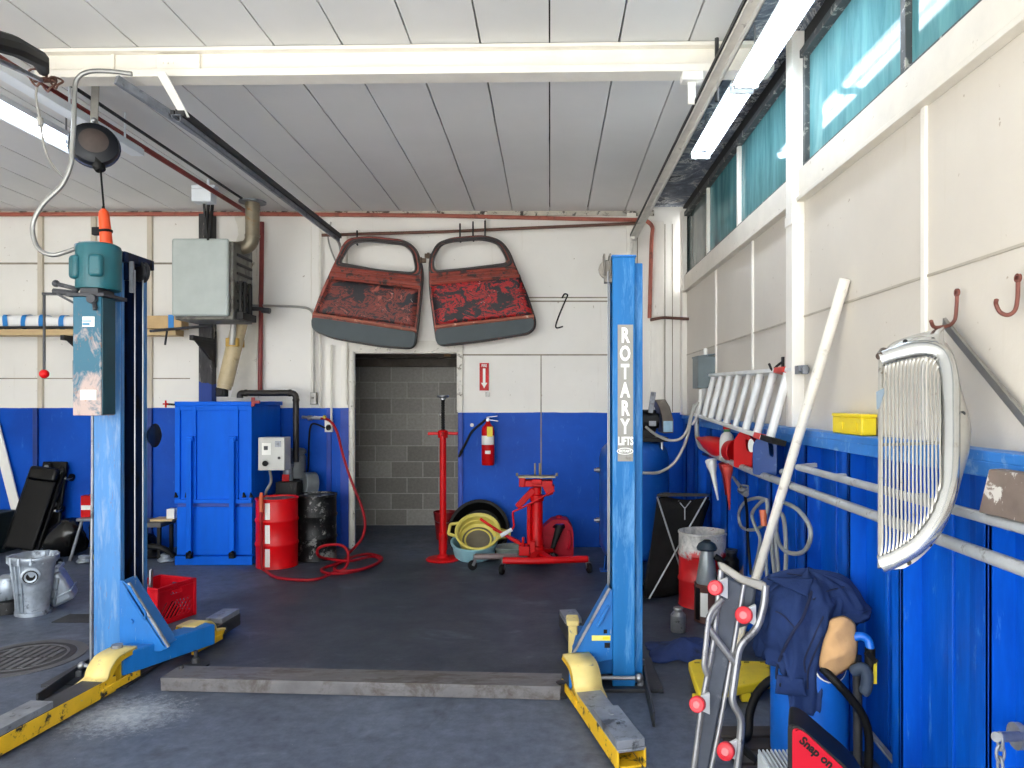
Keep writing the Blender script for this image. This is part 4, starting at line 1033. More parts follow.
pipe('plug_cable', catmull([wp(325, 428, 7.74), wp(312, 424, 7.7), wp(309, 440, 7.7), wp(308, 470, 7.7), wp(302, 500, 7.7)], 6), .01, M_black, 'black cable from the wall outlet down behind the drums', 'cable', 8)
# black wire hook
pts = [wp(555, 325), wp(554.5, 328), wp(562, 327)]
mb = MB(); mb.tube(catmull([wp(563, 326.5, 7.818), wp(556, 327.5, 7.818), wp(558, 318, 7.818), wp(566, 299, 7.818), wp(567.5, 295, 7.818), wp(564.5, 294, 7.818), wp(562, 298, 7.818)], 6), .008, 8)
tag(mb.build('wire_hook', M_black), 'thin black wire hook hanging on the white wall beside the truck doors', 'hook')

# ---- truck doors
t = NT('weathered_door_red_black'); v = t.vec((1, 1, 1.6))
def truckmat(name, seed, red, pink, pinkt, blk=(.52, .56)):
    t = NT(name); mp = t.n.new('ShaderNodeMapping'); mp.inputs['Location'].default_value = (seed, seed * 2, 0); mp.inputs['Scale'].default_value = (1, 1, 1.5)
    t.link(t.tc.outputs['Object'], mp.inputs[0]); v = mp.outputs[0]
    n = t.noise(5.5, 9, .72, .9, v)
    c = t.ramp(n, [(.0, (22, 24, 30)), (.475, (34, 30, 36)), (.495, red), (.545, red), (.56, (30, 24, 28)), (.60, (46, 30, 32)), (.615, pink), (.75, pink)])
    big = t.mask(t.noise(2.6, 7, .7, .8, v), *blk); c = t.mix(big, c, lin((26, 27, 34)))
    m = t.mask(t.noise(3.1, 7, .7, 1.0, v), *pinkt); c = t.mix(m, c, lin(pink))
    fl = t.mask(t.noise(13, 6, .75, 1.2, v), .665, .675); c = t.mix(fl, c, lin((206, 190, 182)))
    t.link(c, t.b.inputs['Base Color']); t.b.inputs['Roughness'].default_value = .6; t.bump(n, .4, .01)
    return t.m
M_td1 = truckmat('weathered_red_black_paint', 1.3, (128, 52, 42), (168, 86, 72), (.60, .63), (.56, .60))
M_td2 = truckmat('weathered_scarlet_black_paint', 4.1, (178, 26, 28), (160, 40, 40), (.62, .65), (.54, .58))
M_tdframe = MAT('oxide_red_paint', (148, 62, 46), .5, var=.12, wear=(58, 42, 40), wt=(.54, .60), ws=8, wear2=(196, 150, 128), w2t=(.70, .72), w2s=18)
M_tddark = MAT('black_door_frame', (50, 44, 44), .5, var=.2, wear=(120, 78, 66), wt=(.60, .66), ws=10)
M_tdgrey = MAT('dark_grey_primer', (66, 76, 80), .6, var=.06)
M_chromedull = MAT('dull_chrome', (176, 174, 168), .35, .7, var=.1)
DS = 2.6667
def truck_door(label, outer, hole, rails, gtop, gpoly, hinge, mat, Y=7.60, frame_hi=None, tilt=0):
    cv = lambda p: (256 + p[0] / DS, 150 + p[1] / DS)
    w2 = lambda p, y: W(*cv(p), y)
    def to2(p): q = w2(p, Y); return (q.x, q.z)
    T = thing('truck_door_shell', label, 'truck door', w2((sum(p[0] for p in outer) / len(outer), max(p[1] for p in outer)), Y))
    o2 = [(p.x, p.y) for p in fillet([(a, b, 0) for a, b in [to2(p) for p in outer]], .09, 6, True)]
    h2 = [(p.x, p.y) for p in fillet([(a, b, 0) for a, b in [to2(p) for p in hole]], .10, 6, True)]
    f = lambda u, v, w: V((u, Y + w, v))
    MB().plate([o2, h2], .035, f).build('shell', M_tdframe, T, .006, seg=2)
    # pressed return flange round the back
    mb = MB(); mb.tube([V((a, Y + .05, b)) for a, b in o2], .018, 6, closed=True); mb.build('back_flange', M_tddark, T)
    mb = MB(); mb.tube([V((a, Y - .004, b)) for a, b in h2], .013, 8, closed=True); wf = mb.build('window_frame', M_tddark, T)
    hc = V((sum(p[0] for p in h2) / len(h2), sum(p[1] for p in h2) / len(h2)))
    mb = MB(); mb.tube([V((hc.x + (a - hc.x) * 1.10, Y - .002, hc.y + (b - hc.y) * 1.14)) for a, b in h2], .012, 8, closed=True); mb.build('window_bead', M_tddark, wf)
    mb = MB(); mb.tube([V((hc.x + (a - hc.x) * .965, Y + .0, hc.y + (b - hc.y) * .95)) for a, b in h2], .006, 6, closed=True); mb.build('window_channel', M_chromedull, wf)
    # painted centre panel, slightly crowned
    pp = [to2(p) for p in rails['panel']]
    N = 14
    def pan(u, v):
        a = V(pp[0]).lerp(V(pp[1]), u); b = V(pp[3]).lerp(V(pp[2]), u); q = a.lerp(b, v)
        return V((q.x, Y - .010 - .022 * math.sin(PI * u) ** .5 * math.sin(PI * v) ** .6, q.y))
    MB().grid(N, N, pan).build('panel', mat, T, smooth=180, solid=.006)
    for r in rails['mould']:
        mb = MB(); a, b = [w2(p, Y - .012) for p in r]; mb.tube([a, a.lerp(b, .5) + V((0, -.012, 0)), b], .016, 8); mb.build('moulding', M_tdframe, T)
    a, b = [w2(p, Y - .014) for p in gtop]; mb = MB(); mb.tube([a, b], .014, 8); mb.build('moulding', MAT('pale_red_trim', (176, 104, 84), .5, var=.15, wear=(220, 196, 176), wt=(.6, .68), ws=12), T)
    g2 = [(p.x, p.y) for p in fillet([(x, y, 0) for x, y in [to2(p) for p in gpoly]], .05, 5, True)]
    MB().plate([g2], .05, lambda u, v, w: V((u, Y - .024 + w, v))).build('lower_panel', M_tdgrey, T, .008)
    for h in hinge:
        mb = MB(); a = w2(h, Y); mb.box((a.x - .04, Y - .01, a.z - .022), (a.x + .05, Y + .03, a.z + .022)); mb.cyl((a.x, Y - .01, a.z - .03), (a.x, Y - .01, a.z + .03), .014, n=8); mb.build('hinge', MAT('brown_hinge', (92, 72, 56), .5, .3) if 'brown_hinge' not in bpy.data.materials else bpy.data.materials['brown_hinge'], T, .003)
    return T
truck_door('weathered truck door with dull brick-red and black panel, hanging over the doorway',
    [(238, 236), (300, 230), (392, 240), (424, 262), (440, 312), (441, 345), (436, 400), (421, 528), (330, 521), (205, 500), (150, 478), (148, 446), (170, 385), (203, 312), (214, 290)],
    [(252, 247), (300, 242), (398, 252), (420, 272), (431, 330), (330, 322), (226, 303), (226, 295)],
    {'panel': [(197, 345), (434, 372), (424, 472), (158, 434)], 'mould': [((208, 313), (440, 341)), ((200, 326), (439, 352)), ((196, 340), (437, 366))]},
    ((152, 436), (428, 482)), [(149, 446), (429, 486), (421, 528), (330, 521), (205, 500), (150, 478)], [(440, 294)], M_td1)
truck_door('weathered truck door with bright scarlet and black panel, hung nearer the lettered post',
    [(488, 246), (520, 234), (608, 227), (650, 240), (673, 268), (690, 312), (722, 388), (743, 452), (742, 474), (726, 488), (600, 508), (483, 521), (476, 470), (463, 372), (462, 290)],
    [(492, 252), (520, 244), (606, 237), (646, 249), (662, 274), (674, 303), (560, 317), (474, 325), (472, 290)],
    {'panel': [(466, 358), (704, 332), (738, 440), (480, 466)], 'mould': [((466, 333), (692, 314)), ((467, 345), (697, 324)), ((467, 357), (702, 336))]},
    ((476, 472), (741, 442)), [(478, 478), (742, 448), (742, 474), (726, 488), (600, 508), (483, 521)], [(460, 282)], M_td2)
for i, (p, q, q2) in enumerate(((269.5, 231, 242), (460, 224, 239), (473, 222, 238), (485, 221, 236))):
    lab = ['over the darker truck door', 'holding the scarlet truck door, first from its hinge', 'holding the scarlet truck door, between two other hooks', 'holding the scarlet truck door, last from its hinge'][i]
    P = p if i else 357
    mb = MB(); mb.tube(catmull([W(P, q + 2, 7.72), W(P, q, 7.70), W(P, q + 2, 7.66), W(P, q2 - 2, 7.64), W(P, q2 + 2, 7.62), W(P + .6, q2 + 3, 7.585)], 5), .009, 8)
    tag(mb.build('hanging_hook', M_darkchar), 'small dark hook on the brown pipe ' + lab, 'hook', None)

# ---- lumber on wall brackets
SY = 7.42
def bracket(p, label):
    T = thing('wall_bracket', label, 'shelf bracket', W(p, 345, YB - .03))
    x = W(p, 0, SY).x
    mb = MB(); mb.box((x - .02, SY - .12, pz(338, SY) - .03), (x + .02, YB - .04, pz(336, SY))); mb.prism([(x - .012, SY - .1, pz(337, SY) - .01), (x - .012, YB - .04, pz(337, SY) - .01), (x - .012, YB - .04, pz(362, SY))], (.024, 0, 0))
    mb.build('arm', M_darkchar, T, .003); MB().box((x - .03, YB - .045, pz(366, SY)), (x + .03, YB - .036, pz(328, SY))).build('wall_plate', M_darkchar, T, .002)
bracket(70, 'black wall bracket under the boards behind the teal control box'); bracket(197, 'black wall bracket under the boards beside the scorched post')
M_ply = MAT('tan_board', (206, 178, 132), .6, var=.06, vs=3, stretch=(.6, 6, 6))
mb = MB(); mb.box((W(-60, 0, SY).x, SY - .05, pz(335.8, SY)), (W(178, 0, SY).x, SY + .12, pz(329.5, SY))); tag(mb.build('board', M_ply, None, .003), 'long tan board lying on the wall brackets under the wrapped bundle', 'board')
mb = MB(); mb.box((W(-60, 0, SY).x, SY - .09, pz(329, SY)), (W(128, 0, SY).x, SY - .03, pz(327, SY))); mb.cyl(W(150, 330.2, SY - .09), W(212, 326, SY - .06), .012, n=8) if False else None
tag(mb.build('steel_strip', M_darkchar, None, .002), 'dark steel strip lying on the tan board behind the teal box', 'steel strip')
T = thing('wrapped_bundle', 'long bundle wrapped in white sheet and blue tape on the wall brackets', 'wrapped bundle', W(20, 329, SY))
x0_, x1_ = W(-60, 0, SY).x, W(112, 0, SY).x; zb_, zt_ = pz(328.8, SY), pz(315.5, SY)
def wrap(u, v):
    a = 2 * PI * u; x = x0_ + (x1_ - x0_) * v
    ry, rz = .075, (zt_ - zb_) / 2
    k = max(abs(math.cos(a)), abs(math.sin(a))) ** .6
    q = V((x, SY + .06 + ry * math.cos(a) / k, (zb_ + zt_) / 2 + rz * math.sin(a) / k))
    n_ = noise.noise_vector(q * 7) * .018; n_.z = max(n_.z, -.002) if math.sin(a) < 0 else n_.z
    return q + n_
MB().grid(20, 70, wrap, closed=True).build('white_wrap', MAT('white_plastic_sheet', (240, 240, 240), .4, var=.03), T, smooth=180)
M_btape = MAT('blue_tape', (36, 130, 206), .5, var=.05)
for p in (5, 24, 43.5, 62):
    x = W(p, 0, SY).x
    MB().grid(20, 3, lambda u, v: wrap(u, (x + (v - .5) * .05 - x0_) / (x1_ - x0_)) * 1 + V((0, (-.008 if math.cos(2 * PI * u) < 0 else .006), .007 * math.sin(2 * PI * u))), closed=True).build('tape_band', M_btape, T, smooth=180)
T = thing('cardboard_bundle', 'tan cardboard bundle with blue tape on the wall brackets beside the heater', 'cardboard bundle', W(160, 329, SY))
mb = MB(); mb.box((W(136, 0, SY).x, SY - .03, pz(328.8, SY)), (W(183, 0, SY).x, SY + .12, pz(316, SY))); mb.jitter(.006, 6); mb.build('cardboard', MAT('brown_cardboard', (204, 172, 124), .7, var=.08), T, .004)
mb = MB(); mb.box((W(170, 0, SY).x, SY - .037, pz(329, SY) + .003), (W(175.5, 0, SY).x, SY + .127, pz(315.2, SY))); mb.build('tape_band', M_btape, T)
mb = MB(); mb.cyl(W(150, 331, SY - .10), W(213, 325.5, SY - .08), .014, n=8); mb.bar(W(167, 331, SY - .11), W(165, 345, SY - .11), .03, .006)
tag(mb.build('grease_gun_rod', M_armdark), 'dark rod with hanging tag on the bracket beside the scorched post', 'rod')

# ---- fire extinguisher and sign
EY = 7.68
T = thing('fire_extinguisher', 'red fire extinguisher with yellow tag hanging on the blue wall', 'fire extinguisher', W(488, 465, EY))
c = W(488, 465, EY); r = .068
mb = MB(); hz = (465 - 424) * EY / FPX
mb.lathe([(0, 0), (r - .008, 0), (r, .012), (r, hz - .07), (r * .86, hz - .03), (r * .5, hz - .005), (.024, hz + .01), (.02, hz + .03), (0, hz + .03)], Matrix.Translation(c), 26); b = mb.build('cylinder', M_red, T)
mb = MB()
def lab(mb, z0, z1, a0, a1, rr=r + .001): mb.grid(9, 2, lambda u, v: c + V((rr * math.cos(a0 + (a1 - a0) * u), rr * math.sin(a0 + (a1 - a0) * u), z0 + (z1 - z0) * v)))
mb = MB(); lab(mb, hz * .50, hz * .72, rad(-170), rad(-20)); mb.build('white_label', M_paper, b)
mb = MB(); lab(mb, hz * .28, hz * .36, rad(-112), rad(-62)); mb.build('small_label', M_paper, b)
mb = MB(); mb.box((c.x - .004, EY - r - .012, c.z + hz * .70), (c.x + .055, EY - r - .009, c.z + hz * .94)); mb.build('yellow_tag', MAT('yellow_tag', (240, 216, 40), .5), T)
mb = MB(); mb.cyl(c + V((0, 0, hz + .02)), c + V((0, 0, hz + .06)), .018, n=12); mb.bar(c + V((-.02, 0, hz + .05)), c + V((.11, 0, hz + .03)), .025, .012); mb.bar(c + V((-.02, 0, hz + .07)), c + V((.10, 0, hz + .085)), .022, .01); mb.cyl(c + V((0, -.015, hz + .045)), c + V((0, -.035, hz + .045)), .02, n=12)
mb.build('valve', M_steel, T, .003)
mb = MB(); mb.tube(catmull([c + V((-.02, 0, hz + .05)), W(478, 426, EY), W(471, 433, EY), W(466, 443, EY), W(461, 452, EY)], 6), .013, 10); mb.cyl(W(462, 450, EY), W(459, 457, EY), .017, .012, 10); mb.build('hose', M_black, T)
MB().box((c.x - .02, EY + r - .01, c.z + .15), (c.x + .02, YB - .001, c.z + .34)).build('wall_hook', M_steel, T)
T = thing('fire_sign', 'red fire extinguisher sign with white arrow on the white wall', 'sign', W(484, 391, YB - .01))
a, b = W(479.5, 390.5, YB - .012), W(488.8, 363, YB - .012)
MB().box((a.x, YB - .012, a.z), (b.x, YB - .008, b.z)).build('plate', M_red, T)
mb = MB(); xm = (a.x + b.x) / 2; hh = b.z - a.z; yy_ = YB - .0135
mb.text('FIRE', Mrot((xm, yy_, b.z - hh * .10), PI / 2, 0, 0), .042, .75, .002, .001)
mb.prism([(xm - .014, yy_, b.z - hh * .20), (xm + .014, yy_, b.z - hh * .20), (xm + .014, yy_, a.z + hh * .28), (xm + .034, yy_, a.z + hh * .28), (xm, yy_, a.z + hh * .08), (xm - .034, yy_, a.z + hh * .28), (xm - .014, yy_, a.z + hh * .28)], (0, .001, 0))
mb.build('lettering', M_letter, T, smooth=0)
mb = MB(); q = W(487.5, 394.5, YB - .006); mb.cbox(q, (.045, .006, .05)); tag(mb.build('wall_tag', M_cond, None, .002), 'tiny gray wall tag below the red fire sign', 'tag')
mb = MB(); q = W(472, 425, YB - .004); mb.cyl(q, q + V((0, -.012, 0)), .02, n=14); tag(mb.build('wall_disc', M_paper), 'small white disc on the blue wall beside the extinguisher hose', 'disc')
# ================================================================== things standing on the floor
M_castblk = MAT('greasy_black_parts', (18, 18, 20), .45, .1, spec=.3, var=.25, wear=(104, 104, 106), wt=(.64, .70), ws=16)
M_alu = MAT('cast_aluminium', (168, 178, 190), .4, .55, var=.14, vs=10, wear=(92, 98, 108), wt=(.58, .68), ws=12, bump=.2)
M_vinyl = MAT('black_vinyl', (9, 9, 10), .5, spec=.25, var=.15)
M_plyel = MAT('drain_pan_yellow', (214, 200, 100), .5, var=.06, wear=(120, 110, 60), wt=(.64, .74), ws=8)
M_plblue = MAT('pale_blue_plastic', (142, 188, 200), .5, var=.05, wear=(84, 110, 118), wt=(.64, .74), ws=8)
M_hose = MAT('red_air_hose', (150, 12, 26), .5, spec=.25, var=.1)

# ---- tall red screw jack stand
c = V((W(443, 0, 7.2).x, 7.2, .002))
T = thing('jack_stand', 'tall red screw jack stand with a round foot in front of the doorway', 'jack stand', c)
M_ = Matrix.Translation(c)
mb = MB(); mb.lathe([(0, 0), (.165, 0), (.17, .008), (.16, .02), (.06, .028), (.05, .045), (.035, .06), (.035, .10), (0, .10)], M_, 32); mb.build('foot', M_red, T)
mb = MB(); mb.lathe([(0, .10), (.042, .10), (.042, .26), (.033, .27), (.033, 1.27), (0, 1.27)], M_, 22); b = mb.build('tube', M_red, T)
mb = MB(); mb.lathe([(.034, 1.22), (.05, 1.22), (.05, 1.29), (.024, 1.30), (0, 1.30)], M_, 18)
for k in range(4):
    a = PI / 2 * k + .06; mb.bar(c + V((.03 * math.cos(a), .03 * math.sin(a), 1.265)), c + V((.15 * math.cos(a), .15 * math.sin(a), 1.262)), .028, .03)
mb.build('spin_handle', M_red, T, .004)
mb = MB(); mb.tube([c + V((0, 0, 1.29 + .012 * i)) for i in range(27)], [.016 + .003 * (i % 2) for i in range(27)], 12); mb.build('screw', M_black, T, smooth=0)
mb = MB(); mb.lathe([(0, 1.60), (.03, 1.60), (.03, 1.615), (.058, 1.625), (.062, 1.645), (.05, 1.648), (.045, 1.635), (0, 1.632)], M_, 20); mb.cyl(c + V((-.03, -.02, 1.45)), c + V((-.02, -.02, 1.45)), .02, n=10); mb.build('saddle', M_steel, T)
# red bucket in the store room
c = V((W(445, 0, 8.3).x, 8.3, .002))
T = thing('bucket', 'dark red bucket in the doorway behind the screw jack stand', 'bucket', c)
M_dred = MAT('dark_red_bucket', (130, 24, 30), .45, var=.12)
MB().lathe([(0, .0), (.10, 0), (.125, .30), (.132, .30), (.132, .315), (.122, .315), (.098, .01), (0, .012)], Matrix.Translation(c), 26).build('pail', M_dred, T)
MB().tube(catmull([c + V((-.13, 0, .29)), c + V((-.10, -.09, .22)), c + V((0, -.14, .20)), c + V((.10, -.09, .22)), c + V((.13, 0, .29))], 5), .004, 6).build('bail', M_steel, T)

# ---- drain pans
PY = 7.28
T = thing('drain_pan', 'large round black oil pan leaning on the blue wall behind the yellow one', 'drain pan', W(480, 556, 7.5))
def tilt(c, rx, ry=0, rz=0): return Mrot(c, rx, ry, rz)
M_ = tilt(W(479, 531, 7.60), rad(70), rad(0), rad(-6))
MB().lathe([(0, -.06), (.24, -.06), (.30, .03), (.33, .035), (.33, .045), (.295, .045), (.235, -.045), (0, -.045)], M_, 40).build('pan', M_vinyl, T)
def basin(name, label, c, R, hgt, M_, mat, handles=True, spout=None):
    T = thing(name, label, 'drain pan', c)
    mb = MB(); mb.lathe([(0, 0), (R * .80, 0), (R * .9, .02), (R, hgt - .02), (R + .012, hgt - .015), (R + .014, hgt), (R - .004, hgt + .004), (R - .02, hgt - .012), (R * .88, .03), (R * .78, .012), (0, .012)], M_, 40); b = mb.build('basin', mat, T)
    return T, b
M_ = Mrot(W(474, 557, 7.22) + V((0, .06, .005)), rad(14), 0, 0)
T, b = basin('drain_pan', 'pale blue drain pan under the yellow one beside the screw jack stand', W(474, 560, 7.2), .225, .16, M_, M_plblue)
yc = V((W(477, 0, 7.2).x, 7.30, .175)); M_ = Mrot(yc, rad(42), rad(4), 0)
T, b = basin('drain_pan', 'yellow drain pan tipped towards the door on top of a pale blue pan', W(477, 556, 7.1), .215, .16, M_, M_plyel)
mb = MB(); mb.lathe([(.12, .013), (.135, .018), (.14, .013)], M_, 30); mb.lathe([(.178, .09), (.188, .095), (.191, .088)], M_, 30); mb.build('step_ring', M_plyel, b)
MB().lathe([(0, .0135), (.16, .0135)], M_, 30).build('oil_film', MAT('dirty_oil_residue', (104, 98, 84), .3, var=.15), b)
mb = MB(); P_ = lambda a, b_, z: M_ @ V((a, b_, z))
mb.tube(fillet([P_(-.21, .08, .155), P_(-.285, .06, .155), P_(-.285, -.06, .155), P_(-.21, -.08, .155)], .02), .016, 8); mb.build('handle', M_plyel, b)
mb = MB(); mb.prism([P_(.205, -.06, .16), P_(.33, -.03, .155), P_(.33, .03, .155), P_(.205, .06, .16), P_(.205, .06, .12), P_(.205, -.06, .12)], M_.to_3x3() @ V((0, 0, -.03))); mb.build('spout', M_plyel, b, .01)
c = W(511, 556, 7.15); c.z = .002
T, b = basin('drain_pan', 'small gray basin on the floor beside the transmission jack column', c, .165, .12, Matrix.Translation(c + V((0, .12, 0))), MAT('grey_green_basin', (136, 148, 140), .5, var=.1))

# ---- transmission jack
JY = 6.95
jc = V((W(537, 0, JY).x, JY, 0))
T = thing('transmission_jack', 'red transmission jack on casters in front of the blue wall', 'transmission jack', (jc.x, jc.y, 0))
# two spread legs
LA, LB, LC, LD = W(475, 545, 6.78), W(503, 563, 6.62), W(588, 559, 6.68), W(552, 552, 7.08)
for q in (LA, LB, LC, LD): q.z = .125
mb = MB()
hub = jc + V((0, -.02, .135))
mb.tube(catmull([LB + V((0, 0, 0)), LB.lerp(LC, .25) + V((0, -.03, .0)), LB.lerp(LC, .5) + V((0, -.03, 0)), LB.lerp(LC, .8) + V((0, -.01, 0)), LC], 5), .032, 10)
mb.bar(LB.lerp(LC, .35), hub, .07, .05); mb.bar(LB.lerp(LC, .55), hub, .07, .05); mb.bar(hub, LD, .05, .04)
mb.lathe([(0, .02), (.14, .02), (.15, .04), (.10, .06), (.07, .09), (.07, .17), (0, .17)], Matrix.Translation((jc.x, jc.y, .03)), 24)
base = mb.build('base', M_red, T, .006)
mb = MB(); mb.tube(catmull([LA, LA.lerp(hub, .3) + V((0, -.03, -.005)), LA.lerp(hub, .65) + V((0, -.03, -.02)), hub + V((-.1, -.05, -.04))], 5), .028, 10); mb.build('leg', MAT('worn_grey_leg', (128, 112, 110), .45, .2, var=.1), T)
for i, q in enumerate((LA, LB, LC, LD)):
    a = rad([200, 250, 290, 20][i]); d = V((math.cos(a), math.sin(a), 0)); n_ = V((-d.y, d.x, 0)); w = V((q.x, q.y, .0)) + d * .025 + V((0, 0, .046))
    mb = MB(); mb.cyl(q + V((0, 0, .02)), q + V((0, 0, -.035)), .014, n=10); 
    for k in (-1, 1): mb.bar(q + n_ * .022 * k + V((0, 0, -.03)), w + n_ * .022 * k, .028, .004, up=n_)
    cs = mb.build('caster', M_steel, T, .002)
    mb = MB(); mb.tube([w - n_ * .018, w - n_ * .012, w + n_ * .012, w + n_ * .018], [.040, .045, .045, .040], 20); mb.build('wheel', M_black, cs, .004)
mb = MB(); mb.lathe([(0, .17), (.060, .17), (.060, .26), (.055, .27), (.055, .62), (.064, .63), (.064, .68), (.040, .69), (.040, .76), (0, .76)], Matrix.Translation((jc.x, jc.y, 0)), 24); mb.build('ram_column', M_red, T)
mb = MB(); mb.cyl(jc + V((-.075, -.02, .20)), jc + V((-.075, -.02, .60)), .022, n=12); mb.cyl(jc + V((.02, -.062, .45)), jc + V((.02, -.062, .47)), .006, n=8); mb.build('pump_tube', M_red, T)
hz = .76
mb = MB(); mb.bar(jc + V((-.19, -.02, .57)), jc + V((-.03, -.01, .74)), .05, .06); mb.cbox(jc + V((0, 0, .80)), (.30, .16, .06)); mb.prism([jc + V((.05, -.08, .78)), jc + V((.17, -.08, .78)), jc + V((.155, -.08, .70)), jc + V((.10, -.08, .68))], (0, .14, 0)); mb.cbox(jc + V((-.14, -.07, .815)), (.06, .05, .09)); mb.cbox(jc + V((.0, -.09, .82)), (.10, .02, .05))
hd = mb.build('saddle_head', M_red, T, .008)
mb = MB(); mb.cbox(jc + V((0, 0, .862)), (.36, .20, .012)); mb.cbox(jc + V((0, -.10, .866)), (.36, .010, .018)); mb.cyl(jc + V((-.02, 0, .87)), jc + V((-.02, 0, .99)), .009, n=8); mb.cyl(jc + V((.025, 0, .87)), jc + V((.025, 0, .99)), .009, n=8); mb.cyl(jc + V((-.19, -.05, .87)), jc + V((-.19, -.05, .90)), .012, n=8); mb.cyl(jc + V((.19, -.05, .87)), jc + V((.19, -.05, .90)), .012, n=8)
mb.build('saddle_plate', MAT('brassy_steel_plate', (150, 138, 112), .45, .5, var=.15), hd, .003)
mb = MB(); mb.tube(fillet([jc + V((.17, -.10, .74)), jc + V((.02, -.11, .66)), jc + V((-.13, -.12, .58)), jc + V((-.23, -.13, .54)), jc + V((-.215, -.13, .40)), jc + V((-.24, -.13, .37))], .02), .009, 8)
cr = mb.build('crank', M_red, T)
mb = MB(); mb.tube([jc + V((-.235, -.13, .375)), jc + V((-.34, -.14, .315))], [.018, .022], 12); mb.build('crank_grip', MAT('pale_grip', (220, 226, 230), .4), cr)
mb = MB(); mb.bar(jc + V((-.42, -.02, .36)), jc + V((-.16, -.05, .24)), .045, .016); mb.tube(catmull([jc + V((-.55, .02, .45)), jc + V((-.42, -.01, .37)), jc + V((-.2, -.05, .24)), jc + V((-.06, -.03, .2))], 5), .014, 8); mb.build('foot_pedal', M_red, T, .003)
mb = MB(); mb.cbox(jc + V((-.12, -.10, .17)), (.10, .08, .09)); mb.cyl(jc + V((-.13, -.12, .21)), jc + V((-.13, -.12, .30)), .013, n=8); mb.cbox(jc + V((-.04, -.10, .19)), (.05, .05, .14)); mb.build('pump_block', M_red, T, .006)

# ---- gas can
GY = 7.3
c = V((W(557, 0, GY).x, GY, .002))
T = thing('gas_can', 'crimson plastic gas can behind the transmission jack', 'gas can', c)
M_can = MAT('crimson_plastic', (168, 6, 34), .5, spec=.25, var=.06)
prof = fillet([(-.165, 0, 0), (.165, 0, 0), (.165, .30, 0), (.10, .40, 0), (-.05, .40, 0), (-.165, .30, 0)], [.03, .03, .12, .03, .03, .05], 5, True)
hole = fillet([(-.05, .315, 0), (.08, .315, 0), (.075, .36, 0), (-.02, .36, 0)], .02, 4, True)
MB().plate([[(p.x, p.y) for p in prof], [(p.x, p.y) for p in hole]], .22, lambda u, v, w: V((c.x + u, c.y - .11 + w, .004 + v))).build('body', M_can, T, .022, seg=3)
mb = MB(); mb.cbox(c + V((-.08, -.115, .15)), (.11, .02, .18)); mb.tube(fillet([c + V((.11, -.12, .30)), c + V((.13, -.13, .25)), c + V((.13, -.13, .16)), c + V((.11, -.12, .11))], .02), .016, 8); mb.build('molded_ribs', M_can, T, .008)
MB().cyl(c + V((.02, 0, .40)), c + V((.02, 0, .425)), .03, n=14).build('cap', M_can, T)
mb = MB(); mb.tube([W(551, 553, 7.08), W(556, 538, 7.08), W(560, 526, 7.12)], [.02, .032, .045], 12); s_ = mb.build('spout', M_black, T)

# ---- air hose with reel on floor
mb = MB(); hz_ = .016
P = []
for p in [(321, 418, 7.72), (330, 421, 7.66), (337, 432, 7.62), (343, 455, 7.58), (351, 480, 7.55), (361, 505, 7.52), (365, 522, 7.46), (363, 536, 7.4), (356, 546, 7.36)]: P.append(W(*p))
def fl(px, py, z=hz_): return G(px, py, z)
loop = [fl(349, 553), fl(343, 561), fl(322, 569), fl(330, 573.5), fl(352, 572, .03), fl(374, 565, .02), fl(382, 558), fl(370, 554), fl(352, 557, .03), fl(336, 566, .03), fl(338, 571, .045), fl(362, 569, .045), fl(380, 561, .04), fl(372, 556.5, .03), fl(350, 561, .06),
        W(330, 559, 7.0), W(319, 556, 6.88), W(318, 549, 6.84), W(328, 545, 6.82), W(343, 546, 6.82), W(348.5, 556, 6.8), W(345, 568, 6.7), W(333, 576, 6.6), fl(315, 579.5), fl(292, 579.5), fl(275, 577), fl(266, 571), fl(262, 567, .05), W(261.5, 553, 6.72), W(261, 520, 6.72), W(261.3, 500, 6.74)]
for p in loop: 
    p.z = max(p.z, hz_)
mb.tube(catmull(P + loop, 7), .0135, 8)
T = tag(mb.build('air_hose', M_hose, None), 'long red air hose coiled on the floor from the wall to the red drum', 'air hose')
mb = MB(); mb.tube([W(261.3, 512, 6.70), W(261, 498, 6.72), W(261.5, 493, 6.74)], [.018, .020, .016], 10); mb.build('end_coupling', MAT('orange_coupling', (206, 90, 44), .4), T)
T = thing('air_coupling', 'steel air valve on the wall where the red hose starts', 'air valve', wp(312, 417, 7.7))
mb = MB(); mb.cyl(W(302, 417, 7.72), W(321, 418.5, 7.72), .016, n=10); mb.cyl(W(308, 418, 7.72), W(312, 418, 7.72), .028, n=12); mb.bar(W(314, 416.5, 7.68), W(325, 417, 7.68), .016, .012); mb.build('valve', M_armsteel, T)
mb = MB(); mb.ball(W(324.5, 417, 7.68), .02); mb.build('handle', MAT('yellow_valve_grip', (196, 176, 60), .5), T)

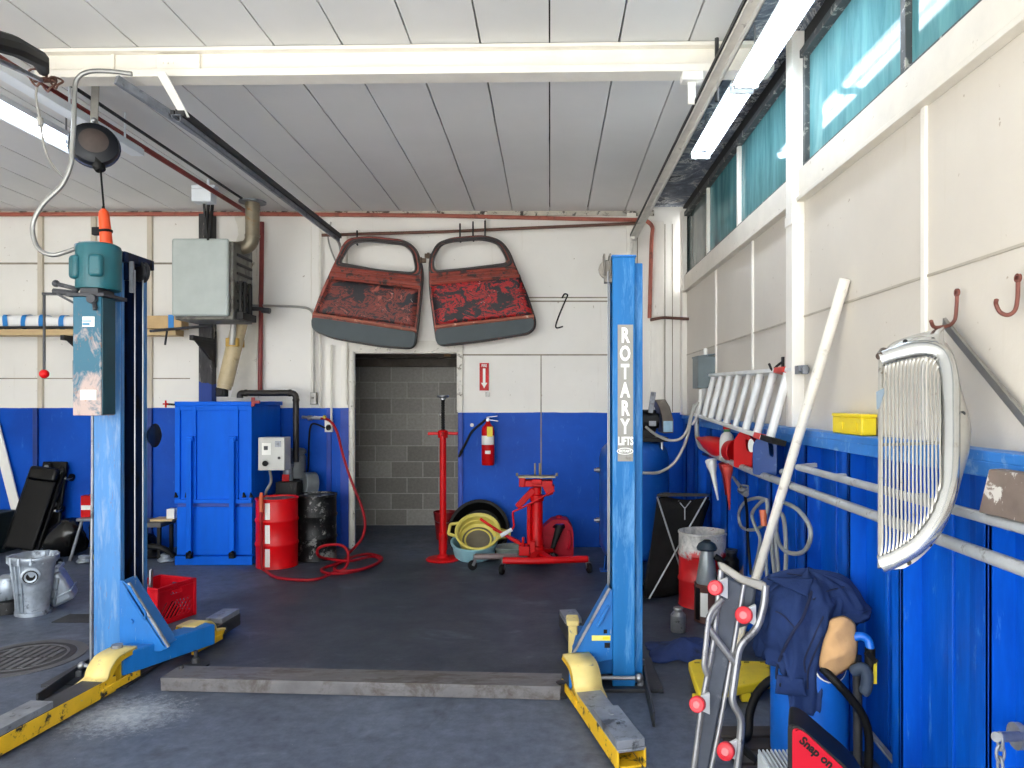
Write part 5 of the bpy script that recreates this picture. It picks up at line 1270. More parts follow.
# ---- milk crate
A = G(157.5, 628); ex = V((.33, .944, 0)).normalized(); ey = V((-ex.y, ex.x, 0))
T = thing('milk_crate', 'red plastic milk crate behind the lift column', 'crate', (A.x, A.y, 0))
M_crate = MAT('red_crate_plastic', (206, 10, 32), .5, spec=.25, var=.07)
S, Hh = .325, .275; M_ = frame((A.x, A.y, .002), ex, ey)
def crate_wall(mb, Mw):
    # local: x along, y up, z thickness inward
    f = lambda u, v, w: Mw @ V((u, v, w))
    out = [(0, 0), (S, 0), (S, Hh), (0, Hh)]
    holes = []
    cx_ = S / 2
    hh = fillet([(cx_ - .05, Hh - .075, 0), (cx_ + .05, Hh - .075, 0), (cx_ + .045, Hh - .045, 0), (cx_ - .045, Hh - .045, 0)], .01, 3, True); holes.append([(p.x, p.y) for p in hh])
    z0, z1 = .035, Hh - .095
    for k in range(7):
        x = .03 + k * .036
        if k < 5: holes.append([(x, z0), (x + .020, z0), (x + .020 + .095, z0 + .095 * 1.25), (x + .095, z0 + .095 * 1.25)])
    holes.append([(.025, z0 + .05), (.025, z0 + .032), (.09, z0 + .119), (.076, z0 + .119)]); 
    holes.append([(.215, z0), (.229, z0), (.30, z0 + .09), (.30, z0 + .108)]); holes.append([(.255, z0), (.27, z0), (.30, z0 + .038), (.30, z0 + .056)])
    mb.plate([out] + holes, .009, f)
    mb.box((0, Hh - .016, -.008), (S, Hh, .012), Mw); mb.box((0, Hh - .036, -.004), (S, Hh - .028, .008), Mw); mb.box((0, 0, -.004), (S, .02, .01), Mw)
up = V((0, 0, 1)); A0 = V((A.x, A.y, .002))
for o_, dx in ((A0, ex), (A0 + ex * S, ey), (A0 + (ex + ey) * S, -ex), (A0 + ey * S, -ey)):
    mb = MB(); crate_wall(mb, frame(o_, dx, up) @ Matrix.Diagonal((1, 1, -1, 1))); mb.build('side_panel', M_crate, T, .002, seg=1)
MB().box((.01, .01, .004), (S - .01, S - .01, .012), M_).build('bottom', M_crate, T)
mb = MB()
for x, y in ((.0, .0), (S, 0), (S, S), (0, S)): mb.cbox((x, y, Hh / 2), (.022, .022, Hh), M_)
mb.build('corner_post', M_crate, T, .004)
for i, (q, lean) in enumerate((((.11, .20), (.03, .02)), ((.14, .22), (.035, .03)))):
    mb = MB(); a = M_ @ V((q[0], q[1], .016)); b = M_ @ V((q[0] + lean[0], q[1] + lean[1], .355)); mb.cyl(a, b, .011, n=12)
    tag(mb.build('steel_rod', M_steel), ['shiny steel rod standing in the red milk crate, nearer the lift post', 'shiny steel rod standing in the red milk crate, farther from the lift post'][i], 'rod')
c = M_ @ V((.20, .12, .014)); mb = MB(); mb.lathe([(0, 0), (.07, 0), (.075, .05), (.05, .09), (.05, .15), (0, .16)], Matrix.Translation(c), 18); mb.jitter(.006, 9); tag(mb.build('engine_part', M_castblk), 'dark greasy engine part inside the red milk crate', 'engine part')

# ---- transmission housings on the floor by the manhole
c = V((-3.875, 5.40, .002)); k = 5.31 / FPX
T = thing('transmission_housing', 'upright silver transmission housing with a round bell mouth on the floor', 'transmission housing', c)
M_ = Mrot(c, 0, rad(2), 0)
def housing_prof(u, v):
    a = 2 * PI * u; z = .44 * v
    r = .098 + .040 * v ** 1.4
    r *= 1 + .05 * math.cos(3 * a + 1) + .04 * math.cos(5 * a)
    if .88 < v: r *= 1.10
    return M_ @ V((r * math.cos(a), r * math.sin(a), z))
mb = MB(); mb.grid(48, 26, housing_prof, closed=True); mb.build('casting', M_alu, T, smooth=50, solid=.014)
mb = MB(); mb.lathe([(0, .015), (.09, .015), (.092, .03)], M_, 24); mb.lathe([(0, .30), (.08, .30), (.115, .36)], M_, 24); mb.build('inner_wall', MAT('dull_dark_alu', (96, 100, 106), .5, .4), T)
mb = MB()
for i in range(9):
    a = rad(-158 + 17 * i)
    if abs(-158 + 17 * i + 61) < 24: continue
    MB().bar(c + V((.099 * math.cos(a), .099 * math.sin(a), .03)), c + V((.134 * math.cos(a), .134 * math.sin(a), .38)), .010, .020, up=(math.cos(a), math.sin(a), 0)).build('casting_rib', M_alu, T, .003)
mb = MB(); mb.lathe([(.085, .0), (.118, .0), (.118, .025), (.10, .03)], M_, 30); mb.build('foot_ring', M_alu, T)
for i in range(12):
    a = 2 * PI * i / 12; MB().cyl(c + V((.150 * math.cos(a), .150 * math.sin(a), .39)), c + V((.150 * math.cos(a), .150 * math.sin(a), .442)), .016, n=8).build('bolt_boss', M_alu, T)
q = c + V((.062, -.112, .30)); Mq = Mrot(q, rad(90), 0, rad(28))
mb = MB(); mb.lathe([(.028, 0), (.062, 0), (.066, .012), (.05, .02), (.03, .016)], Mq, 22); bo_ = mb.build('side_boss', M_alu, T)
mb = MB(); mb.lathe([(0, .004), (.03, .004)], Mq, 16); mb.lathe([(.04, .0205), (.052, .0195)], Mq, 20); mb.build('boss_hole', M_black, bo_)
c = V((-3.70, 5.55, .002))
T = thing('gearbox_cover', 'tipped silver gearbox cover leaning against the transmission housing', 'gearbox cover', c)
M_ = Mrot(W(57, 585, 5.55), rad(6), rad(-26), rad(20))
mb = MB(); mb.box((-.085, -.085, -.14), (.085, .085, .11), M_); mb.build('shell', M_alu, T, .03, seg=3)
mb = MB(); mb.box((-.095, -.095, .105), (.095, .095, .125), M_); mb.box((-.095, -.095, -.075), (.095, .095, -.06), M_); 
for x in (-.075, .075):
    for y in (-.075, .075): mb.cyl(M_ @ V((x, y, .12)), M_ @ V((x, y, .14)), .014, n=8)
mb.build('flange', M_alu, T, .004)
mb = MB(); mb.bar(M_ @ V((-.06, -.09, -.12)), M_ @ V((.06, -.09, .06)), .02, .012); mb.build('rib', M_alu, T, .003)
# dark parts at the frame edge
T = thing('brake_rotor', 'dark round brake drum lying at the left of the transmission housing', 'brake drum', (-4.28, 5.6, .002))
T['label'] = 'dark brake drum on the floor behind the upright silver transmission housing'
mb = MB(); mb.lathe([(0, 0), (.19, 0), (.20, .01), (.20, .09), (.19, .10), (.15, .10), (.15, .02), (.07, .02), (.07, .13), (.04, .13), (0, .12)], Matrix.Translation((-4.26, 5.7, .002)), 36); mb.build('drum', M_castblk, T)
MB().lathe([(.0, 0), (.19, 0), (.2, .008), (.2, .03), (.12, .05), (0, .06)], Matrix.Translation((-4.26, 5.7, .135)), 36).build('plate', M_alu, T)
T = thing('engine_part', 'small silver casting beside the upright transmission housing, at its far side', 'engine part', (-4.04, 5.25, .002))
mb = MB(); mb.lathe([(0, .09), (.06, .09), (.08, .12), (.09, .2), (.07, .26), (.04, .28), (0, .285)], Matrix.Translation((-4.10, 5.45, 0)), 16); mb.jitter(.012, 8); mb.build('casting', M_alu, T)
mb = MB(); mb.lathe([(0, .002), (.13, .002), (.12, .09), (0, .09)], Matrix.Translation((-4.10, 5.45, 0)), 16); mb.jitter(.006, 8); mb.build('lower_flange', M_castblk, T)

# ---- black creeper leaning on the wall
YC = 7.5
T = thing('creeper', 'black padded mechanics creeper leaning upright against the blue wall', 'creeper', W(22, 548, YC))
bl, br_, tl, tr = W(4, 549, 7.42), W(27, 552, 7.42), W(30, 467, 7.68), W(58, 467, 7.68)
xd = (br_ - bl).normalized(); ud = (tl - bl).normalized(); n_ = xd.cross(ud).normalized(); ud = n_.cross(xd).normalized()
w_ = .30; L_ = (tl - bl).length
M_ = frame(bl, xd, ud)     # local z points to the viewer or away
if (M_.to_3x3() @ V((0, 0, 1))).y > 0: sgn = -1
else: sgn = 1
mb = MB(); mb.box((.0, 0.02, -.02), (w_, L_ * .86, .02), M_); mb.build('pad', M_vinyl, T, .015)
mb = MB(); mb.box((.0, L_ * .85, -.02), (w_, L_ * 1.02, .05), M_); mb.build('headrest', MAT('black_headrest', (10, 10, 11), .35, spec=.3), T, .03, seg=3)
mb = MB()
for x in (-.02, w_ + .02): mb.bar(M_ @ V((x, 0, -.03)), M_ @ V((x, L_ * 1.0, -.03)), .03, .03)
for y in (.04, L_ * .5, L_ * .98): mb.bar(M_ @ V((-.03, y, -.035)), M_ @ V((w_ + .03, y, -.035)), .03, .02)
mb.build('frame', M_castblk, T, .004)
for y in (.08, L_ * .52, L_ * .92):
    for x in (-.03, w_ + .06):
        p = M_ @ V((x, y, -.03)); mb = MB(); mb.cyl(p, p + M_.to_3x3() @ V((0, 0, -.05)), .012, n=8); mb.bar(p + M_.to_3x3() @ V((0, 0, -.04)), p + M_.to_3x3() @ V((.0, .03, -.09)), .03, .01); cs = mb.build('caster', M_steel, T)
        q = p + M_.to_3x3() @ V((0, .03, -.09)); nn = M_.to_3x3() @ V((1, 0, 0)); MB().cyl(q - nn * .015, q + nn * .015, .04, n=16).build('wheel', M_black, cs, .004)
# second darker creeper frame behind it
T = thing('creeper', 'dark folded creeper frame with round wheels behind the padded creeper', 'creeper', W(70, 548, 7.6))
a, b = W(48, 548, 7.62), W(76, 464, 7.74); ud = (b - a).normalized(); M_ = frame(a, V((1, -.1, 0)), ud)
L_ = (b - a).length
mb = MB(); mb.box((-.18, 0, -.02), (.10, L_, .01), M_); mb.build('board', M_castblk, T, .01)
for y, x in ((.15, .04), (.5, .05), (.88, .06), (.93, -.1)):
    p = M_ @ V((x, y * L_, .012)); nn = M_.to_3x3() @ V((0, 0, 1))
    mb = MB(); mb.lathe([(.028, -.004), (.05, 0), (.06, .015), (.05, .03), (.03, .03)], frame(p, M_.to_3x3() @ V((1, 0, 0)), M_.to_3x3() @ V((0, 1, 0))), 18); w_o = mb.build('wheel', M_black, T)
    MB().cyl(p, p + nn * .034, .026, n=12).build('wheel_hub', M_armsteel, w_o)
# white plank
mb = MB(); a, b = W(17, 512, 7.76), W(-9, 410, 7.80); mb.bar(a + (a - b) * .34, b, .10, .02, up=(0, -1, .2)); tag(mb.build('plank', M_white2, None, .003), 'white plank leaning on the blue wall behind the black creeper', 'plank')
mb = MB(); mb.box((-6.2, 7.35, .001), (-5.72, 7.75, .42)); mb.jitter(.01, 3); tag(mb.build('crate', MAT('dark_green_crate', (24, 40, 44), .6, var=.15), None, .01), 'dark green crate on the floor behind the black creeper', 'crate')
# black bags
def bag(name, label, c, r, sc, seed, mat):
    mb = MB(); mb.ball(V((0, 0, 0)), r, 30, sc)
    for v in mb.bm.verts:
        n1 = noise.noise_vector(v.co * 5 + V((seed, 0, 0))) * r * .25 + noise.noise_vector(v.co * 14 + V((0, seed, 0))) * r * .13
        v.co += n1; v.co.z = max(v.co.z, -r * sc[2] * .8)
    zmin = min(v.co.z for v in mb.bm.verts)
    mb.apply(Matrix.Translation(V(c) + V((0, 0, -zmin + .002))))
    return tag(mb.build(name, mat, None, smooth=180), label, 'bag')
M_bag = MAT('shiny_black_plastic_bag', (8, 8, 9), .22, var=.2)
bag('trash_bag', 'shiny black plastic bag on the floor beside the leaning creeper', (-4.95, 7.38, 0), .20, (1, .7, 1.1), 2, M_bag)
bag('trash_bag', 'smaller black plastic bag slumped near the folding stool legs', (-4.28, 7.60, 0), .14, (1, .8, .8), 5, M_bag)
bag('trash_bag', 'black plastic bag heaped on top beside the creeper wheels', (-4.74, 7.62, 0), .17, (.8, .8, 1.6), 9, M_bag)
def junk(label, c, r, seed, mat, sc=(1, 1, .7)):
    mb = MB(); mb.lathe([(0, 0), (r, 0), (r * 1.05, r * .2), (r * .7, r * .5), (r * .75, r * .9), (r * .3, r * 1.0), (0, r * 1.0)], Matrix.Translation((0, 0, 0)), 14); mb.jitter(r * .18, 1.2 / r, seed); zm = min(v.co.z for v in mb.bm.verts); mb.apply(Matrix.Translation(V(c) + V((0, 0, .002 - zm)))); return tag(mb.build('engine_part', mat, None, .003), label, 'engine part')
junk('greasy dark casting on the floor in front of the black bags', (-4.86, 7.0, 0), .10, 4, M_castblk)
junk('small bright casting on the floor near the stool leg', (-4.58, 7.08, 0), .07, 8, M_alu)
# stool with red box
SYc = 7.3
T = thing('stool', 'small gray-topped stool with splayed legs behind the lift column', 'stool', (W(92, 0, SYc).x, SYc, 0))
zt_ = pz(518, SYc); xs_ = W(91, 0, SYc).x
mb = MB(); mb.cbox((xs_ + .10, SYc, zt_), (.34, .26, .03)); mb.build('seat', M_armsteel, T, .008)
for x, y in ((-.07, -.12), (.24, -.12), (-.05, .12), (.22, .12)):
    MB().cyl((xs_ + x * .85 + .03, SYc + y * .8, zt_ - .01), (xs_ + x * 1.4 - .02, SYc + y * 1.2, .002), .014, n=8).build('leg', M_armsteel, T)
T = thing('parts_box', 'small red and white box standing on the gray-topped stool', 'box', (xs_, SYc, zt_))
a, b = W(84.5, 513, SYc), W(97, 495, SYc)
mb = MB(); mb.box((a.x, SYc - .06, zt_ + .017), (b.x, SYc + .06, b.z)); bxo = mb.build('carton', M_red, T, .003)
MB().box((a.x + .005, SYc - .0625, zt_ + .017 + .075), (b.x - .005, SYc - .0602, zt_ + .017 + .12)).build('white_band', M_paper, bxo)
mb = MB(); mb.ball(V((W(92, 525, SYc - .16).x, SYc - .16, .035)), .035, 14); tag(mb.build('yellow_cap', MAT('yellow_plastic_cap', (230, 206, 40), .4)), 'small yellow cap on the floor under the stool', 'cap')
# junk between post and cabinet
T = thing('bench', 'low dark bench with a scuffed top beside the blue cabinet', 'bench', (W(150, 0, 7.4).x, 7.4, 0))
a, b = W(137, 521, 7.3), W(166, 521, 7.3)
mb = MB(); mb.box((a.x - .05, 7.2, a.z - .05), (b.x, 7.5, a.z)); mb.build('top', MAT('scuffed_dark_top', (86, 84, 82), .5, var=.2), T, .006)
for x in (a.x, b.x - .03):
    for y in (7.23, 7.46): MB().bar((x, y, .002), (x, y, a.z - .05), .03, .03, up=(0, 1, 0)).build('leg', M_castblk, T)
junk('dark engine block part under the low bench', (W(152, 0, 7.35).x, 7.33, 0), .12, 3, M_castblk)
junk('oily gray casting on the floor at the cabinet corner', (W(168, 0, 7.15).x, 7.12, 0), .075, 6, M_alu)
mb = MB(); q = W(152, 532, 7.1); q.z = .06; mb.tube(catmull([(q.x - .12, 7.12, .10), (q.x, 7.08, .16), (q.x + .12, 7.10, .13), (q.x + .2, 7.14, .05)], 5), .03, 10); tag(mb.build('exhaust_pipe', M_castblk), 'curved dark exhaust pipe in front of the low bench', 'exhaust pipe')
mb = MB(); a = W(155, 518.5, 7.36); b = W(175, 520, 7.36); mb.box((a.x, 7.26, W(0, 521, 7.3).z + .002), (b.x + .02, 7.44, W(0, 521, 7.3).z + .022)); tag(mb.build('board', M_ply, None, .002), 'short tan board lying on the low bench beside the cabinet', 'board')
mb = MB(); a = W(169, 516, 7.35); mb.box((a.x, 7.30, W(0, 521, 7.3).z + .023), (a.x + .08, 7.40, W(0, 521, 7.3).z + .12)); tag(mb.build('carton', M_paper, None, .003), 'small pale carton on the short tan board', 'box')

# ---- manhole and floor drain
c = V((-3.26, 4.46, .001))
T = thing('manhole_cover', 'round cast-iron manhole cover with raised ribs in the floor', 'manhole cover', c)
M_iron = MAT('worn_iron_cover', (104, 104, 108), .5, .3, var=.15, wear=(140, 141, 146), wt=(.58, .7), ws=14)
MB().lathe([(.285, 0), (.335, 0), (.335, .005), (.285, .005)], Matrix.Translation(c), 48).build('ring', M_iron, T)
MB().lathe([(0, 0), (.275, 0), (.278, .004), (0, .004)], Matrix.Translation(c), 48).build('lid', MAT('dark_iron', (62, 62, 66), .6, .2, var=.2), T)
mb = MB()
mb.lathe([(.225, .004), (.225, .008), (.24, .008), (.24, .004)], Matrix.Translation(c), 40)
for i in range(-3, 4):
    for s_ in (-1, 1):
        y0 = .02 * s_; L_ = math.sqrt(max(0, .205 ** 2 - (i * .052) ** 2))
        mb.box((i * .052 - .015, min(.012 * s_, L_ * s_), .004), (i * .052 + .015, max(.012 * s_, L_ * s_), .008), Matrix.Translation(c))
mb.build('raised_rib', M_iron, T)
c = G(80, 618.5)
T = thing('floor_drain', 'dark slotted drain grate in the floor beside the lift column', 'drain', (c.x, c.y, .001))
MB().box((c.x - .14, c.y - .10, .001), (c.x + .14, c.y + .10, .003)).build('pit', M_black, T)
mb = MB()
for i in range(8): mb.box((c.x - .13, c.y - .095 + i * .0255, .003), (c.x + .13, c.y - .085 + i * .0255, .006))
for x in (-.14, .13): mb.box((c.x + x, c.y - .10, .003), (c.x + x + .01, c.y + .10, .007))
mb.build('grate', M_armdark, T)
# ================================================================== side wall and the crowded corner
M_grail = MAT('galvanised_rail', (176, 180, 184), .4, .1, var=.12, wear=(110, 106, 100), wt=(.58, .68), ws=12)
M_aluL = MAT('ladder_aluminium', (226, 227, 226), .35, .15, var=.06)
M_blktube = MAT('painted_grey_tube', (92, 92, 90), .4, .4, var=.15)

# ---- two rails along the blue wall
XP = 1.285
mb = MB(); zB = 1.14
far = RW(745, 474, XP)
mb.tube(fillet([V((XP, 1.2, zB)), V((XP, RW(756, 480, XP).y, zB + .005)), V((XP, 5.55, 1.165)), V((XP - .005, 6.15, 1.20)), V((XP - .005, 6.28, 1.30)), V((XP - .005, 6.28, 1.45))], [0, .05, .1, .12, .06, 0]), .021, 12)
rl = tag(mb.build('wall_rail', M_grail), 'lower gray pipe rail along the blue wall, bent up at its far end', 'rail')
mb = MB(); p0 = RW(798, 469, XP); mb.tube([V((XP, 1.2, 1.252)), V((XP, p0.y, 1.252))], .017, 12)
for y in (1.9, 2.6, 3.3): mb.tube([V((XP, y, 1.252)), V((1.36, y, 1.252))], .012, 8)
mb.bar(V((XP, p0.y - .05, 1.262)), V((1.36, p0.y - .05, 1.268)), .03, .02)
tag(mb.build('wall_rail', M_grail), 'upper gray pipe rail along the blue wall behind the chrome grille', 'rail')
# bottle shelf behind the rail
mb = MB(); mb.box((XP + .022, 4.3, 1.128), (1.352, 6.2, 1.146)); tag(mb.build('shelf', MAT('dark_blue_shelf', (14, 40, 104), .5, var=.15), None, .002), 'narrow dark blue shelf behind the pipe rail holding the red jugs', 'shelf')
SX, SZ = 1.318, 1.148
def at_y(px, X=SX): return FPX * X / (px - CX)
def bottle(name, label, cat, px, prof, mat, parts=(), z=SZ, X=SX, sc=1, n=22):
    y = at_y(px, X); T = thing(name, label, cat, (X, y, z)); M_ = Matrix.Translation((X, y, z))
    MB().lathe([(r * sc, h * sc) for r, h in prof], M_, n).build('body', mat, T)
    for nm, pf, m in parts: MB().lathe([(r * sc, h * sc) for r, h in pf], M_, n).build(nm, m, T)
    return T
M_redpl = MAT('red_plastic', (200, 10, 16), .45, spec=.3, var=.06)
M_bottle = MAT('white_plastic', (228, 228, 226), .35, var=.03)
# white bottle, red cap
bottle('oil_bottle', 'white bottle with a red cap between the red jugs on the wall shelf', 'bottle', 727, [(0, 0), (.052, 0), (.055, .01), (.055, .15), (.045, .19), (.02, .215), (.02, .235), (0, .235)], M_bottle, (('cap', [(0, .235), (.03, .235), (.03, .275), (.02, .285), (0, .285)], M_redpl), ('green_band', [(.022, .216), (.026, .22), (.022, .234)], MAT('green_band', (90, 170, 110), .5))))
# red jug tipped: funnel jug
def jug(name, label, px, dims, rot, mat, X=SX, z=SZ, spout=True):
    y = at_y(px, X); w, d, h = dims; T = thing(name, label, 'jug', (X, y, z)); M_ = Mrot((X, y, z), *rot)
    prof = fillet([(-w / 2, 0, 0), (w / 2, 0, 0), (w / 2, h * .72, 0), (w * .18, h * .95, 0), (-w * .2, h * .95, 0), (-w / 2, h * .8, 0)], [.02, .02, .03, .01, .01, .03], 4, True)
    hole = fillet([(-w * .38, h * .42, 0), (-w * .2, h * .46, 0), (-w * .14, h * .78, 0), (-w * .36, h * .72, 0)], .012, 3, True)
    MB().plate([[(p.x, p.y) for p in prof], [(p.x, p.y) for p in hole]], d, lambda u, v, w_: M_ @ V((w_ - d / 2, u, v))).build('body', mat, T, .014, seg=3)
    MB().lathe([(0, h * .94), (.026, h * .94), (.026, h * 1.06), (0, h * 1.07)], M_ @ Matrix.Translation((0, -.0, 0)), 14).build('cap', mat, T)
    return T
jug('oil_jug', 'upright red plastic jug beside the blue jug on the wall shelf', 746, (.13, .10, .25), (0, 0, rad(50)), M_redpl)
# round red measuring jug lying on its side
y = at_y(735); T = thing('measuring_jug', 'round red measuring jug between the white bottle and the near red jug', 'jug', (SX, y, SZ))
mb = MB(); M_ = Mrot((SX - .01, at_y(733.5), SZ + .085), rad(90), 0, rad(20))
mb.lathe([(0, -.05), (.06, -.05), (.075, -.03), (.08, .03), (.085, .05), (.075, .05), (.068, .02), (0, .0)], M_, 26); mb.build('bowl', M_redpl, T)
mb = MB(); mb.tube([M_ @ V((.081 * math.cos(a), .081 * math.sin(a), .05)) for a in [2 * PI * k / 24 for k in range(24)]], .007, 6, closed=True); mb.build('rim', M_redpl, T)
T = thing('oil_jug', 'red oil can with a tapered spout at the far end of the wall shelf', 'jug', (SX, at_y(715), SZ))
T['category'] = 'oil can'
M_ = Mrot((SX - .01, at_y(717), SZ + .09), 0, rad(0), 0); a = V((SX - .01, at_y(718), SZ + .085)); b = V((SX - .055, at_y(705), SZ + .125))
mb = MB(); mb.tube([a + (a - b) * .6, a + (a - b) * .4, a, a.lerp(b, .4), a.lerp(b, .8), b], [.03, .075, .078, .06, .025, .015], 20); mb.build('body', M_redpl, T)
MB().cyl(b, b + (b - a) * .14, .017, .010, 10).build('spout_tip', MAT('tan_tip', (206, 160, 90), .5), T)
mb = MB(); mb.bar((SX, at_y(712), SZ + .001), (SX, at_y(719), SZ + .004), .05, .012); mb.build('foot', M_redpl, T)
# blue jug
T = jug('oil_jug', 'scuffed blue plastic jug on the wall shelf under the near end of the ladder', 768, (.15, .10, .26), (0, 0, rad(50)), MAT('scuffed_blue_jug', (14, 62, 132), .4, var=.1, wear=(96, 130, 176), wt=(.60, .72), ws=14))
q = V((SX - .072, at_y(763), SZ + .17)); MB().lathe([(0, 0), (.03, 0), (.03, .003), (0, .003)], Mrot(q, 0, rad(-90), rad(35)) @ Matrix.Diagonal((1.4, .8, 1, 1)), 18).build('round_label', M_paper, T)
# hanging funnels
def funnel(label, p0, p1, X, r, mat):
    a, b = RW(*p0, X), RW(*p1, X + .02); T = thing('funnel', label, 'funnel', b)
    u = (b - a).normalized(); L = (b - a).length
    mb = MB(); mb.tube([a, a + u * L * .12, a + u * L * .32, a + u * L * .6, b], [r, r * .95, r * .5, r * .34, r * .12], 18, cap=False); mb.build('cone', mat, T, smooth=50, solid=.003)
    MB().tube([a + (u.orthogonal().normalized() * math.cos(t_) + u.cross(u.orthogonal().normalized()) * math.sin(t_)) * r for t_ in [2 * PI * k / 18 for k in range(18)]], .005, 6, closed=True).build('rim', mat, T)
funnel('silver metal funnel hanging point down under the wall shelf', (711, 461), (718, 500), 1.25, .042, M_aluL)
funnel('long bright red funnel hanging point down under the wall shelf', (727.5, 465), (729.5, 510), 1.25, .036, MAT('faded_red_plastic', (206, 70, 62), .45, var=.08))
funnel('short dark red funnel hanging behind the long bright red one', (724.5, 464), (726, 495), 1.29, .04, MAT('deep_red_plastic', (140, 20, 28), .45, var=.08))
# spray gun
c = RW(744, 489, 1.27); T = thing('air_gun', 'silver air gun hanging on the blue wall below the red jugs', 'air gun', c)
mb = MB(); a, b = RW(733, 477, 1.25), RW(741, 488, 1.26); mb.cyl(a, b, .008, .014, 10); mb.ball(RW(744, 491, 1.26), .032, 12, (1, 1, .8)); mb.cyl(RW(746, 494, 1.26), RW(740, 490, 1.26), .02, n=10); mb.build('body', M_steel, T)
mb = MB(); mb.tube([RW(742, 485, 1.25), RW(748, 486, 1.26), RW(748, 492, 1.25)], .006, 8); mb.build('trigger', M_armsteel, T)
MB().tube(catmull([RW(745, 496, 1.27), RW(747, 512, 1.30), RW(748, 540, 1.33), RW(751, 575, 1.34)], 5), .01, 8).build('hose', M_black, T)
# coiled gray hose on the wall
M_ghose = MAT('gray_hose', (152, 156, 156), .45, var=.1)
def rwl(lst, X): return [RW(p[0], p[1], X + (p[2] if len(p) > 2 else 0)) for p in lst]
mb = MB(); mb.tube(catmull(rwl([(767, 500), (757, 498, .01), (745, 502, .02), (739, 513, .03), (741, 526, .03), (750, 530, .02), (762, 526, .01), (767, 512), (766, 500), (758, 505, -.01), (752, 514, -.01), (755, 526, -.01), (760, 538, 0), (758, 555, .01), (753, 575, .02), (752, 590, .02)], 1.30), 6), .011, 8)
tag(mb.build('coiled_hose', M_ghose), 'loop of gray hose hanging on the blue wall beside the white pole', 'hose')
mb = MB(); mb.tube(catmull(rwl([(776, 503), (785, 503, .0), (798, 510, .01), (809, 525, .02), (810, 540, .02), (803, 552, .02), (790, 553, .01), (780, 545), (774, 525), (772, 545), (776, 580), (782, 590), (786, 560, .01), (784, 520, .01), (778, 515), (776, 540), (778, 575), (770, 588), (766, 560), (770, 530)], 1.29), 6), .012, 8)
tag(mb.build('coiled_hose', M_ghose), 'larger loop of gray hose hanging on the near side of the white pole', 'hose')
mb = MB(); mb.tube([RW(763, 510, 1.28), RW(764, 526, 1.28)], [.022, .018], 10); tag(mb.build('hose_grip', MAT('orange_grip', (214, 110, 70), .45)), 'orange grip hanging inside the gray hose loop', 'grip')
mb = MB(); mb.tube([RW(783, 470, 1.25), RW(779, 500, 1.26)], .006, 8); mb.ball(RW(782.5, 472, 1.25), .018); tag(mb.build('rail_hook', M_armsteel), 'thin steel hook rod on the pipe rail behind the white pole', 'hook')

# ---- ladder hung on the wall
T = thing('ladder', 'aluminium ladder hung sideways on the white wall above the red jugs', 'ladder', (1.35, 5.2, 1.4))
XU = 1.405
u0, u1 = V((XU, FPX * XU / 155, 1.815)), V((XU, FPX * XU / 247, 1.77))
l0, l1 = V((1.322, FPX * 1.322 / 146, 1.465)), V((1.235, FPX * 1.235 / 228, 1.372))
def chan(mb, a, b, w, h, up): mb.bar(a, b, w, h, up)
mb = MB(); d = (u0 - l0).normalized()
mb.bar(u0, u1, .065, .026, up=d); mb.build('rail', M_aluL, T, .004)
mb = MB(); mb.bar(l0, l1, .075, .026, up=(l0 - u0)); lr = mb.build('rail', M_aluL, T, .004)
mb = MB(); e = (l1 - l0).normalized(); mb.bar(l1 - e * .22, l1 + e * .02, .08, .032, up=(l0 - u0))
ft = mb.build('rubber_foot', M_black, T, .003)
mb = MB(); e2 = (u1 - u0).normalized(); mb.bar(u1 - e2 * .02, u1 + e2 * .14, .03, .05, up=(0, 0, 1)); mb.cyl(u1 + e2 * .1 + V((-.03, 0, 0)), u1 + e2 * .1 + V((.03, 0, 0)), .02, n=10); mb.build('end_bracket', M_armsteel, T, .004)
for k in range(9):
    f = (k + .35) / 8.9
    # equal spacing along the rails
    a, b = u0.lerp(u1, f), l0.lerp(l1, f)
    dd = (b - a).normalized(); mb = MB(); mb.tube([a + dd * .005, b - dd * .005], .025 if k != 5 else .020, 12)
    mb.build('rung', M_aluL, T)
mb = MB(); a = u1 - e2 * .32; mb.bar(a, a + e2 * .2, .07, .034, up=d); mb.build('red_bracket', MAT('red_ladder_clip', (214, 60, 50), .45), T, .004)
mb = MB(); a = l1 - e * .38; mb.bar(a, a + e * .14, .08, .034, up=(l0 - u0)); mb.build('red_bracket', bpy.data.materials['red_ladder_clip'], T, .004)
mb = MB(); p = u1 - e2 * .36; mb.tube(fillet([p + V((.035, 0, .06)), p + V((.02, 0, .05)), p + V((.0, 0, .035)), p + V((-.03, 0, .0)), p + V((-.05, 0, .05))], .02), .008, 8); mb.box((XR - .012, p.y - .015, p.z + .02), (XR, p.y + .015, p.z + .09)); tag(mb.build('wall_hook', M_darkchar), 'dark wall hook above the near end of the ladder', 'hook')
